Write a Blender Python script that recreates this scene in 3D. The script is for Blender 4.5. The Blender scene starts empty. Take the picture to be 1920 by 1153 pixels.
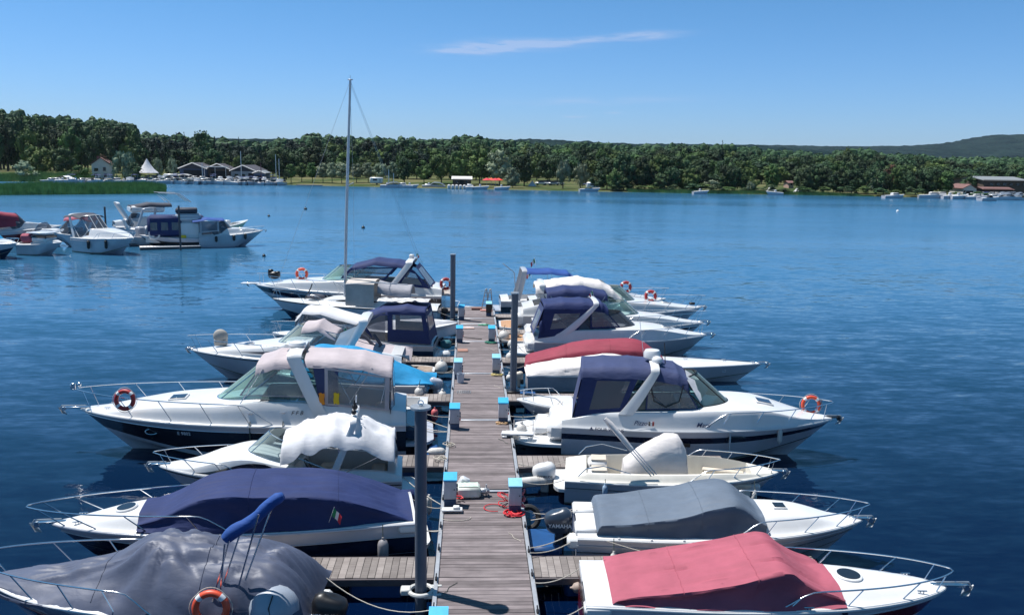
import bpy, math, random
from math import sin, cos, pi, radians, atan2, hypot, sqrt, exp
from mathutils import Vector, Matrix, noise
random.seed(7)
C = bpy.context.scene.collection
SC = bpy.context.scene
# ------------------------------------------------------------------ camera
F_PX, CXP, CYP = 1600.0, 960.0, 576.5
CAM_H = 8.9
TH = math.atan(275.2 / F_PX); YAW = math.atan(80 * cos(TH) / F_PX); ROLL = radians(1.0)
Fh = Vector((sin(YAW), cos(YAW), 0)); Rt = Vector((cos(YAW), -sin(YAW), 0)); Uz = Vector((0, 0, 1))
cF = Fh * cos(TH) - Uz * sin(TH); U0 = Fh * sin(TH) + Uz * cos(TH)
cU = cos(ROLL) * U0 - sin(ROLL) * Rt
cR = cos(ROLL) * Rt + sin(ROLL) * U0
CAM = Vector((0, 0, CAM_H))
cd = bpy.data.cameras.new('camera'); cam = bpy.data.objects.new('camera', cd); C.objects.link(cam)
cam.matrix_world = Matrix(((cR.x, cU.x, -cF.x, CAM.x), (cR.y, cU.y, -cF.y, CAM.y), (cR.z, cU.z, -cF.z, CAM.z), (0, 0, 0, 1)))
cd.sensor_fit = 'HORIZONTAL'; cd.sensor_width = 36; cd.lens = F_PX / 1920 * 36
cd.clip_start = 0.1; cd.clip_end = 20000
SC.camera = cam
def ray(px, py): return cF + cR * ((px - CXP) / F_PX) - cU * ((py - CYP) / F_PX)
def G(px, py, z=0.0):            # point at height z seen at that photo pixel
    d = ray(px, py); t = (z - CAM_H) / d.z
    return CAM + d * t
def at_dist(px, py, Y):          # point at depth Y
    d = ray(px, py); return CAM + d * (Y / d.y)
# ------------------------------------------------------------------ sky, sun
SUN_DIR = Vector((-0.90, 0.44, 2.23)).normalized()
elev = math.asin(SUN_DIR.z); azim = atan2(SUN_DIR.x, SUN_DIR.y)
W = bpy.data.worlds.new("World"); SC.world = W; W.use_nodes = True
nt = W.node_tree; nt.nodes.clear()
def N(t, **k):
    n = nt.nodes.new(t)
    for a, v in k.items(): setattr(n, a, v)
    return n
out = N('ShaderNodeOutputWorld'); bg = N('ShaderNodeBackground'); bg.inputs['Strength'].default_value = 0.097
sky = N('ShaderNodeTexSky', sky_type='NISHITA', sun_disc=False, sun_elevation=elev, sun_rotation=azim)
sky.altitude = 200; sky.air_density = 1.1; sky.dust_density = 0.25; sky.ozone_density = 3.0
hs = N('ShaderNodeHueSaturation'); hs.inputs['Saturation'].default_value = 1.0
def math_(op, a, b=None, c=None):
    n = N('ShaderNodeMath', operation=op)
    for i, v in enumerate((a, b, c)):
        if v is None: continue
        if isinstance(v, (int, float)): n.inputs[i].default_value = v
        else: nt.links.new(v, n.inputs[i])
    return n.outputs[0]
tc = N('ShaderNodeTexCoord'); sx = N('ShaderNodeSeparateXYZ'); nt.links.new(tc.outputs['Generated'], sx.inputs[0])
az = math_('ARCTAN2', sx.outputs[0], sx.outputs[1]); el = math_('ARCSINE', sx.outputs[2])
# the camera's blue rendering of clear air, slightly deeper away from the horizon
er = N('ShaderNodeMapRange'); er.inputs[1].default_value = 0; er.inputs[2].default_value = .34; nt.links.new(el, er.inputs[0])
tint = N('ShaderNodeMix', data_type='RGBA'); nt.links.new(er.outputs[0], tint.inputs[0]); tint.inputs[6].default_value = (.44, .64, 1.12, 1); tint.inputs[7].default_value = (.27, .62, .70, 1)
tm_ = N('ShaderNodeMix', data_type='RGBA', blend_type='MULTIPLY'); tm_.inputs[0].default_value = 1; nt.links.new(sky.outputs[0], tm_.inputs[6]); nt.links.new(tint.outputs[2], tm_.inputs[7])
nt.links.new(tm_.outputs[2], hs.inputs['Color'])
cmb = N('ShaderNodeCombineXYZ'); nt.links.new(math_('MULTIPLY', az, 14), cmb.inputs[0]); nt.links.new(math_('MULTIPLY', el, 130), cmb.inputs[1])
cn = N('ShaderNodeTexNoise'); cn.inputs['Scale'].default_value = 1.6; cn.inputs['Detail'].default_value = 6; cn.inputs['Roughness'].default_value = .62
nt.links.new(cmb.outputs[0], cn.inputs['Vector'])
def cloud(px, py, a, b, tilt, k):   # a thin streak: centre at that direction, half sizes in radians
    d = ray(px, py).normalized(); a0 = atan2(d.x, d.y); e0 = math.asin(d.z)
    u = math_('SUBTRACT', az, a0); v = math_('SUBTRACT', el, e0)
    v = math_('SUBTRACT', v, math_('MULTIPLY', u, tilt))
    r = math_('ADD', math_('POWER', math_('ABSOLUTE', math_('DIVIDE', u, a)), 2.0), math_('POWER', math_('ABSOLUTE', math_('DIVIDE', v, b)), 2.0))
    return math_('MULTIPLY', math_('EXPONENT', math_('MULTIPLY', r, -1.0)), k)
cs_ = [cloud(915, 90, .046, .0060, .05, .85), cloud(990, 84, .05, .0050, .0, .55), cloud(870, 96, .03, .0022, .02, .9), cloud(1040, 80, .07, .0028, .08, 1.0), cloud(1205, 68, .035, .004, .05, .75), cloud(1120, 190, .09, .004, .03, .28),
       cloud(1078, 219, .012, .0012, .0, .6), cloud(1155, 212, .01, .0012, .0, .55)]
s_ = cs_[0]
for c_ in cs_[1:]: s_ = math_('ADD', s_, c_)
mask = math_('MULTIPLY', s_, math_('MULTIPLY_ADD', cn.outputs[0], 3.2, -1.05))
cl = N('ShaderNodeClamp'); nt.links.new(mask, cl.inputs[0]); cl.inputs['Max'].default_value = .46
mx = N('ShaderNodeMix', data_type='RGBA'); nt.links.new(cl.outputs[0], mx.inputs['Factor']); nt.links.new(hs.outputs[0], mx.inputs[6])
mx.inputs[7].default_value = (4.3, 4.9, 6.6, 1)
nt.links.new(mx.outputs[2], bg.inputs[0]); nt.links.new(bg.outputs[0], out.inputs[0])
sl = bpy.data.lights.new('sun', 'SUN'); sl.energy = 5.0; sl.angle = radians(.5); sl.color = (1, .97, .93)
so = bpy.data.objects.new('sun', sl); C.objects.link(so); so.rotation_euler = SUN_DIR.to_track_quat('Z', 'Y').to_euler()
SC.view_settings.view_transform = 'Standard'; SC.view_settings.look = 'None'
SC.view_settings.exposure = 0.45; SC.view_settings.gamma = 1
try: SC.view_settings.use_curve_mapping = False
except Exception: pass
SC.render.engine = 'CYCLES'

# ------------------------------------------------------------------ helpers
def tag(o, label=None, cat=None, group=None, kind=None):
    if label: o['label'] = label
    if cat: o['category'] = cat
    if group: o['group'] = group
    if kind: o['kind'] = kind
    return o
def empty(name, loc=(0, 0, 0), rz=0, label=None, cat=None, group=None):
    o = bpy.data.objects.new(name, None); C.objects.link(o); o.location = loc; o.rotation_euler = (0, 0, rz)
    o.empty_display_size = .2
    return tag(o, label, cat, group)
def copy_tree(o, parent=None):
    c = o.copy(); C.objects.link(c)
    if parent: c.parent = parent
    for ch in o.children: copy_tree(ch, c)
    return c
def lerp(a, b, t): return a + (b - a) * t
def sst(a, b, x):
    t = max(0., min(1., (x - a) / (b - a))); return t * t * (3 - 2 * t)
def interp(keys, x):
    if x <= keys[0][0]: return keys[0][1]
    for (x0, v0), (x1, v1) in zip(keys, keys[1:]):
        if x <= x1:
            return v0 + (v1 - v0) * (x - x0) / (x1 - x0 + 1e-9)
    return keys[-1][1]
def sinterp(keys, x):            # smooth (monotone cubic-like) interpolation
    if x <= keys[0][0]: return keys[0][1]
    n = len(keys)
    for i in range(n - 1):
        x0, v0 = keys[i]; x1, v1 = keys[i + 1]
        if x <= x1:
            h = x1 - x0; t = (x - x0) / h
            m0 = (v1 - keys[i - 1][1]) / (x1 - keys[i - 1][0]) if i > 0 else (v1 - v0) / h
            m1 = (keys[i + 2][1] - v0) / (keys[i + 2][0] - x0) if i + 2 < n else (v1 - v0) / h
            return (2 * t**3 - 3 * t**2 + 1) * v0 + (t**3 - 2 * t**2 + t) * h * m0 + (-2 * t**3 + 3 * t**2) * v1 + (t**3 - t**2) * h * m1
    return keys[-1][1]
def V(*a): return Vector(a)
class MB:
    def __init__(s): s.v = []; s.f = []; s.m = []
    def grid(s, rows, mat=0, closed=False, flip=False):
        n = len(rows[0]); b = len(s.v)
        for r in rows: s.v.extend([tuple(p) for p in r])
        for i in range(len(rows) - 1):
            for j in range(n if closed else n - 1):
                j2 = (j + 1) % n
                q = (b + i * n + j, b + i * n + j2, b + (i + 1) * n + j2, b + (i + 1) * n + j)
                s.f.append(q[::-1] if flip else q)
                s.m.append(mat(i, j) if callable(mat) else mat)
        return s
    def poly(s, pts, mat=0):
        b = len(s.v); s.v.extend([tuple(p) for p in pts]); s.f.append(tuple(range(b, b + len(pts)))); s.m.append(mat); return s
    def box(s, c, d, rz=0, r=0.0, mat=0, M=None):
        hx, hy, hz = d[0] / 2, d[1] / 2, d[2] / 2
        r = min(r, hx * .49, hy * .49, hz * .49)
        if M is None: M = Matrix.Rotation(rz, 3, 'Z')
        c = Vector(c); b = len(s.v)
        if r <= 0:
            for a in (-1, 1):
                for e in (-1, 1):
                    for g in (-1, 1): s.v.append(tuple(c + M @ Vector((a * hx, e * hy, g * hz))))
            for q in ((0, 1, 3, 2), (4, 6, 7, 5), (0, 4, 5, 1), (2, 3, 7, 6), (0, 2, 6, 4), (1, 5, 7, 3)):
                s.f.append(tuple(b + i for i in q)); s.m.append(mat)
            return s
        idx = {}
        for a in (-1, 1):
            for e in (-1, 1):
                for g in (-1, 1):
                    for k in range(3):
                        p = [a * (hx - r), e * (hy - r), g * (hz - r)]; p[k] += (a, e, g)[k] * r
                        idx[(a, e, g, k)] = len(s.v); s.v.append(tuple(c + M @ Vector(p)))
        def F(*k): s.f.append(tuple(idx[q] for q in k)); s.m.append(mat)
        for t in (-1, 1):
            o = (lambda *k: F(*k)) if t > 0 else (lambda *k: F(*k[::-1]))
            o((t, -1, -1, 0), (t, 1, -1, 0), (t, 1, 1, 0), (t, -1, 1, 0))
            o((-1, t, -1, 1), (-1, t, 1, 1), (1, t, 1, 1), (1, t, -1, 1))
            o((-1, -1, t, 2), (1, -1, t, 2), (1, 1, t, 2), (-1, 1, t, 2))
        for a in (-1, 1):
            for e in (-1, 1):
                F((a, e, -1, 0), (a, e, 1, 0), (a, e, 1, 1), (a, e, -1, 1))
                F((a, -1, e, 0), (a, 1, e, 0), (a, 1, e, 2), (a, -1, e, 2))
                F((-1, a, e, 1), (1, a, e, 1), (1, a, e, 2), (-1, a, e, 2))
                for g in (-1, 1): F((a, e, g, 0), (a, e, g, 1), (a, e, g, 2))
        return s
    def tube(s, pts, r, n=6, closed=False, mat=0, caps=True):
        pts = [Vector(p) for p in pts]; k = len(pts); rows = []
        up = Vector((0, 0, 1)); prev = None
        for i in range(k):
            a = pts[(i - 1) % k] if (closed or i > 0) else pts[i]
            b = pts[(i + 1) % k] if (closed or i < k - 1) else pts[i]
            t = (b - a)
            if t.length < 1e-9: t = up.copy()
            t.normalize()
            if prev is None:
                ref = up if abs(t.z) < .9 else Vector((1, 0, 0)); x = t.cross(ref).normalized()
            else:
                x = (prev - t * prev.dot(t))
                x = x.normalized() if x.length > 1e-6 else t.cross(up).normalized()
            prev = x; y = t.cross(x); rr = r[i] if isinstance(r, (list, tuple)) else r
            rows.append([pts[i] + (x * cos(q * 2 * pi / n) + y * sin(q * 2 * pi / n)) * rr for q in range(n)])
        if closed: rows.append(rows[0])
        s.grid(rows, mat, closed=True)
        if caps and not closed: s.poly(rows[0][::-1], mat); s.poly(rows[-1], mat)
        return s
    def lathe(s, prof, n=12, c=(0, 0, 0), M=None, mat=0):
        c = Vector(c); M = M or Matrix.Identity(3)
        rows = [[c + M @ Vector((r * cos(q * 2 * pi / n), r * sin(q * 2 * pi / n), z)) for q in range(n)] for r, z in prof]
        s.grid(rows, mat, closed=True, flip=False)
        s.poly(rows[0][::-1], mat); s.poly(rows[-1], mat)
        return s
    def ball(s, c, r, n=8, sc=(1, 1, 1), mat=0):
        rows = []
        for i in range(n + 1):
            ph = -pi / 2 + pi * i / n
            rows.append([(c[0] + r * sc[0] * cos(ph) * cos(q * pi / n), c[1] + r * sc[1] * cos(ph) * sin(q * pi / n), c[2] + r * sc[2] * sin(ph)) for q in range(2 * n)])
        s.grid(rows, mat, closed=True); return s
    def torus(s, c, R, r, M=None, n=28, k=8, mat=0, a0=0, a1=2 * pi):
        c = Vector(c); M = M or Matrix.Identity(3); full = abs(a1 - a0 - 2 * pi) < 1e-6
        pts = [c + M @ Vector((R * cos(a0 + (a1 - a0) * i / n), R * sin(a0 + (a1 - a0) * i / n), 0)) for i in range(n if full else n + 1)]
        return s.tube(pts, r, k, closed=full, mat=mat)
    def mesh(s, name, ang=40, weld=True):
        me = bpy.data.meshes.new(name); me.from_pydata(s.v, [], s.f)
        me.polygons.foreach_set('material_index', s.m)
        if weld:
            import bmesh
            bm = bmesh.new(); bm.from_mesh(me); bmesh.ops.remove_doubles(bm, verts=bm.verts, dist=1e-4)
            bmesh.ops.recalc_face_normals(bm, faces=bm.faces); bm.to_mesh(me); bm.free()
        if ang:
            me.shade_smooth()
            if ang < 180: me.set_sharp_from_angle(angle=radians(ang))
        me.update(); return me
    def obj(s, name, mats, parent=None, ang=40, loc=None, label=None, weld=True):
        me = s.mesh(name, ang, weld)
        for m in (mats if isinstance(mats, (list, tuple)) else [mats]): me.materials.append(m)
        o = bpy.data.objects.new(name, me); C.objects.link(o)
        if parent: o.parent = parent
        if loc is not None: o.location = loc
        if label: o['label'] = label
        return o
# ------------------------------------------------------------------ materials
MATS = {}
def newmat(name):
    m = bpy.data.materials.new(name); m.use_nodes = True; t = m.node_tree; return m, t, t.nodes['Principled BSDF']
def setp(b, **k):
    for a, v in k.items():
        a = a.replace('_', ' ')
        if a in b.inputs: b.inputs[a].default_value = v
def mat(name, col, rough=.5, metal=0, var=.12, vscale=3., bump=0, bscale=40., spec=.5, coat=0, obj_var=0, dirt=None, alpha=None):
    if name in MATS: return MATS[name]
    m, t, b = newmat(name); L = t.links
    col = (*col, 1) if len(col) == 3 else col
    setp(b, Roughness=rough, Metallic=metal, Specular_IOR_Level=spec, Coat_Weight=coat)
    tc = t.nodes.new('ShaderNodeTexCoord'); no = t.nodes.new('ShaderNodeTexNoise')
    no.inputs['Scale'].default_value = vscale; no.inputs['Detail'].default_value = 6; no.inputs['Roughness'].default_value = .6
    L.new(tc.outputs['Object'], no.inputs['Vector'])
    mr = t.nodes.new('ShaderNodeMapRange'); mr.inputs[1].default_value = .3; mr.inputs[2].default_value = .7
    mr.inputs[3].default_value = 1 - var; mr.inputs[4].default_value = 1 + var * .6
    L.new(no.outputs[0], mr.inputs[0])
    mm = t.nodes.new('ShaderNodeMix'); mm.data_type = 'RGBA'; mm.blend_type = 'MULTIPLY'; mm.inputs[0].default_value = 1
    mm.inputs[6].default_value = col; L.new(mr.outputs[0], mm.inputs[7])
    last = mm.outputs[2]
    if dirt:
        n2 = t.nodes.new('ShaderNodeTexNoise'); n2.inputs['Scale'].default_value = dirt[1]; n2.inputs['Detail'].default_value = 8
        mp = t.nodes.new('ShaderNodeMapping'); mp.inputs['Scale'].default_value = (1, 1, .25); L.new(tc.outputs['Object'], mp.inputs[0]); L.new(mp.outputs[0], n2.inputs[0])
        r2 = t.nodes.new('ShaderNodeMapRange'); r2.inputs[1].default_value = .5; r2.inputs[2].default_value = .75; r2.inputs[4].default_value = dirt[2]
        L.new(n2.outputs[0], r2.inputs[0])
        m2 = t.nodes.new('ShaderNodeMix'); m2.data_type = 'RGBA'; L.new(r2.outputs[0], m2.inputs[0]); L.new(last, m2.inputs[6]); m2.inputs[7].default_value = (*dirt[0], 1)
        last = m2.outputs[2]
    if obj_var:
        oi = t.nodes.new('ShaderNodeObjectInfo'); hv = t.nodes.new('ShaderNodeHueSaturation')
        r3 = t.nodes.new('ShaderNodeMapRange'); r3.inputs[3].default_value = 1 - obj_var; r3.inputs[4].default_value = 1 + obj_var
        L.new(oi.outputs['Random'], r3.inputs[0]); L.new(r3.outputs[0], hv.inputs['Value']); L.new(last, hv.inputs['Color'])
        last = hv.outputs[0]
    L.new(last, b.inputs['Base Color'])
    if bump:
        n3 = t.nodes.new('ShaderNodeTexNoise'); n3.inputs['Scale'].default_value = bscale; n3.inputs['Detail'].default_value = 4
        L.new(tc.outputs['Object'], n3.inputs[0]); bp = t.nodes.new('ShaderNodeBump'); bp.inputs['Strength'].default_value = bump; bp.inputs['Distance'].default_value = .02
        L.new(n3.outputs[0], bp.inputs['Height']); L.new(bp.outputs[0], b.inputs['Normal'])
    MATS[name] = m; return m
def canvas(name, col, rough=.75, bump=.35):      # cloth with weathering and wrinkles
    if name in MATS: return MATS[name]
    m = mat(name, col, rough, var=.16, vscale=1.6, spec=.35)
    t = m.node_tree; L = t.links; b = t.nodes['Principled BSDF']
    tc = t.nodes.new('ShaderNodeTexCoord'); mp = t.nodes.new('ShaderNodeMapping'); mp.inputs['Scale'].default_value = (1.2, 2.6, 2.6)
    n = t.nodes.new('ShaderNodeTexNoise'); n.inputs['Scale'].default_value = 2.2; n.inputs['Detail'].default_value = 3; n.inputs['Distortion'].default_value = .6
    L.new(tc.outputs['Object'], mp.inputs[0]); L.new(mp.outputs[0], n.inputs[0])
    bp = t.nodes.new('ShaderNodeBump'); bp.inputs['Strength'].default_value = bump; bp.inputs['Distance'].default_value = .06
    L.new(n.outputs[0], bp.inputs['Height']); L.new(bp.outputs[0], b.inputs['Normal'])
    return m
def glass(name, col, alpha=.35, rough=.03):
    m, t, b = newmat(name)
    L = t.links; tr = t.nodes.new('ShaderNodeBsdfTransparent'); tr.inputs[0].default_value = (*col, 1)
    gl = t.nodes.new('ShaderNodeBsdfPrincipled'); setp(gl, Base_Color=(col[0] * .5, col[1] * .5, col[2] * .5, 1), Roughness=rough, Specular_IOR_Level=.7)
    fr = t.nodes.new('ShaderNodeFresnel'); fr.inputs[0].default_value = 1.5
    ad = t.nodes.new('ShaderNodeMath'); ad.operation = 'ADD'; ad.inputs[1].default_value = alpha; ad.use_clamp = True; L.new(fr.outputs[0], ad.inputs[0])
    mx = t.nodes.new('ShaderNodeMixShader'); L.new(ad.outputs[0], mx.inputs[0]); L.new(tr.outputs[0], mx.inputs[1]); L.new(gl.outputs[0], mx.inputs[2])
    L.new(mx.outputs[0], t.nodes['Material Output'].inputs[0]); MATS[name] = m; return m
WHITE = mat('white_gelcoat', (.66, .66, .66), .28, var=.05, vscale=1.2, coat=.4, dirt=((.45, .43, .38), 2.5, .22))
CREAM = mat('cream_gelcoat', (.70, .67, .60), .35, var=.07, dirt=((.4, .36, .3), 3, .2))
HWHITE = mat('hull_white', (.45, .455, .50), .25, var=.05, vscale=1., coat=.5, dirt=((.33, .34, .30), 1.4, .3))
GREYW = mat('grey_gelcoat', (.42, .43, .46), .3, var=.06, coat=.3)
NAVYH = mat('navy_hull', (.012, .016, .035), .18, var=.2, coat=.6)
DARKH = mat('dark_hull', (.016, .017, .026), .2, var=.2, coat=.6)
BLUEH = mat('petrol_hull', (.015, .035, .07), .2, var=.2, coat=.6)
REDH = mat('dark_red_hull', (.13, .012, .02), .25, var=.2, coat=.5)
BLACK = mat('black_plastic', (.012, .012, .014), .4, var=.2)
RUBBER = mat('black_rubber', (.02, .02, .022), .65)
STEEL = mat('polished_steel', (.72, .73, .75), .22, metal=1, var=.05)
GALV = mat('galvanised_steel', (.42, .44, .46), .45, metal=.7, var=.2, vscale=8)
TEAK = mat('weathered_teak', (.30, .23, .18), .7, var=.3, vscale=9, bump=.3)
TEAKW = mat('warm_teak', (.42, .24, .13), .6, var=.25, vscale=9)
BROWNIN = mat('brown_interior', (.10, .05, .04), .6, var=.3)
BEIGE = mat('beige_vinyl', (.56, .50, .42), .5, var=.1)
WINDK = mat('dark_window', (.012, .014, .02), .06, var=.1, coat=.3)
GLASSC = glass('clear_glass', (.80, .90, .90), .16)
GLASSG = glass('green_glass', (.62, .84, .82), .22)
GLASSD = glass('smoked_glass', (.30, .34, .40), .35)
VINYL = glass('clear_vinyl', (.82, .82, .84), .28, .12)
VINYLD = glass('dim_vinyl', (.40, .42, .48), .4, .15)
NAVY = canvas('navy_canvas', (.015, .028, .105))
NAVY2 = canvas('dusty_navy_canvas', (.038, .052, .128))
BLUEC = canvas('bright_blue_canvas', (.018, .07, .27))
GREYP = canvas('grey_purple_tarp', (.075, .088, .135), .50, .15)
STEELB = canvas('steel_blue_canvas', (.11, .14, .185), .6, .2)
REDC = canvas('faded_red_canvas', (.35, .088, .125), .8, .25)
REDC2 = canvas('crimson_canvas', (.25, .035, .06), .75, .3)
PINKG = canvas('pinkish_grey_canvas', (.44, .385, .40))
TAN = canvas('pale_tan_canvas', (.50, .45, .41))
TANL = canvas('off_white_canvas', (.66, .62, .60))
WHC = canvas('white_canvas', (.60, .60, .62), .7, .2)
TURQ = canvas('turquoise_canvas', (.012, .24, .48))
SIDEG = canvas('grey_side_canvas', (.30, .30, .33))
DKGREY = canvas('dark_grey_canvas', (.05, .055, .075))
ORANGE = mat('orange_red_plastic', (.72, .085, .035), .45, var=.15)
DRED = mat('dark_red_plastic', (.40, .03, .03), .5, var=.2)
YEL = mat('yellow_cloth', (.75, .50, .02), .8)
ORCL = mat('orange_cloth', (.80, .27, .02), .8)
REFL = mat('white_band', (.75, .75, .75), .4)
CYAN = mat('cyan_cap_paint', (.025, .38, .66), .45, var=.15, vscale=6)
CYANP = mat('faded_cyan_cap_paint', (.22, .52, .66), .5, var=.15, vscale=6)
PEDG = mat('grey_pedestal_paint', (.42, .42, .47), .45, var=.1, vscale=5, dirt=((.2, .19, .18), 4, .35))
PEDB = mat('blue_pedestal_base', (.012, .05, .12), .5)
FEND = mat('white_fender_vinyl', (.60, .58, .55), .45, var=.15, dirt=((.25, .22, .18), 6, .5))
FENDT = mat('tan_fender_vinyl', (.34, .26, .22), .6, var=.2)
FENDP = mat('pink_fender_vinyl', (.62, .14, .15), .5, var=.2)
BLUEF = mat('blue_float_plastic', (.008, .06, .19), .45, var=.2)
ROPE = mat('pale_rope', (.48, .44, .38), .9, var=.25, vscale=30)
ROPED = mat('dark_rope', (.05, .07, .06), .9)
ROPER = mat('red_hose', (.62, .03, .04), .5)
ROPEY = mat('yellow_hose', (.68, .55, .22), .6)
ROPEG = mat('green_net', (.03, .22, .15), .8)
POLEM = mat('galvanised_pole', (.085, .105, .14), .55, metal=0, var=.16, vscale=2.5, dirt=((.10, .11, .13), 3, .5))
FLAGG = mat('flag_green', (.02, .22, .08), .8); FLAGR = mat('flag_red', (.6, .03, .05), .8)
LETW = mat('white_lettering', (.62, .64, .68), .5); LETB = mat('black_lettering', (.02, .02, .03), .5); LETN = mat('blue_lettering', (.03, .05, .14), .5)
ALU = mat('aluminium_edge', (.46, .47, .49), .4, metal=.45, var=.15, vscale=6)
ALUW = mat('white_mast_paint', (.52, .54, .56), .35, metal=.3, var=.1)
BROWNM = mat('brown_metal_beam', (.09, .075, .08), .6, var=.2)
# planks: weathered grey-brown boards, each a bit different
def plank_mat(name, c1, c2):
    m, t, b = newmat(name); L = t.links
    tc = t.nodes.new('ShaderNodeTexCoord'); oi = t.nodes.new('ShaderNodeObjectInfo')
    ad = t.nodes.new('ShaderNodeVectorMath'); ad.operation = 'MULTIPLY_ADD'
    cb = t.nodes.new('ShaderNodeCombineXYZ'); 
    for i in range(3): L.new(oi.outputs['Random'], cb.inputs[i])
    ad.inputs[1].default_value = (37, 61, 13)
    L.new(cb.outputs[0], ad.inputs[0]); L.new(tc.outputs['Object'], ad.inputs[2])
    mp = t.nodes.new('ShaderNodeMapping'); mp.inputs['Scale'].default_value = (1.6, 38, 10); L.new(ad.outputs[0], mp.inputs[0])
    n1 = t.nodes.new('ShaderNodeTexNoise'); n1.inputs['Scale'].default_value = 1.0; n1.inputs['Detail'].default_value = 7; n1.inputs['Roughness'].default_value = .65; L.new(mp.outputs[0], n1.inputs[0])
    n2 = t.nodes.new('ShaderNodeTexNoise'); n2.inputs['Scale'].default_value = 2.2; n2.inputs['Detail'].default_value = 5; L.new(ad.outputs[0], n2.inputs[0])
    r = t.nodes.new('ShaderNodeValToRGB'); r.color_ramp.elements[0].position = .3; r.color_ramp.elements[0].color = (*c1, 1); r.color_ramp.elements[1].position = .72; r.color_ramp.elements[1].color = (*c2, 1)
    mx = t.nodes.new('ShaderNodeMath'); mx.operation = 'MULTIPLY_ADD'; mx.inputs[1].default_value = .6; L.new(n1.outputs[0], mx.inputs[0])
    m3 = t.nodes.new('ShaderNodeMath'); m3.operation = 'MULTIPLY'; m3.inputs[1].default_value = .4; L.new(n2.outputs[0], m3.inputs[0]); L.new(m3.outputs[0], mx.inputs[2])
    L.new(mx.outputs[0], r.inputs[0])
    hv = t.nodes.new('ShaderNodeHueSaturation'); mr = t.nodes.new('ShaderNodeMapRange'); mr.inputs[3].default_value = .66; mr.inputs[4].default_value = 1.22
    L.new(oi.outputs['Random'], mr.inputs[0]); L.new(mr.outputs[0], hv.inputs['Value']); L.new(r.outputs[0], hv.inputs['Color'])
    L.new(hv.outputs[0], b.inputs['Base Color']); setp(b, Roughness=.8, Specular_IOR_Level=.25)
    bp = t.nodes.new('ShaderNodeBump'); bp.inputs['Strength'].default_value = .5; bp.inputs['Distance'].default_value = .01
    L.new(n1.outputs[0], bp.inputs['Height']); L.new(bp.outputs[0], b.inputs['Normal'])
    return m
PLANK = plank_mat('pier_plank', (.095, .080, .082), (.275, .235, .238))
PLANKF = plank_mat('finger_plank', (.13, .11, .105), (.34, .305, .285))
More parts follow.
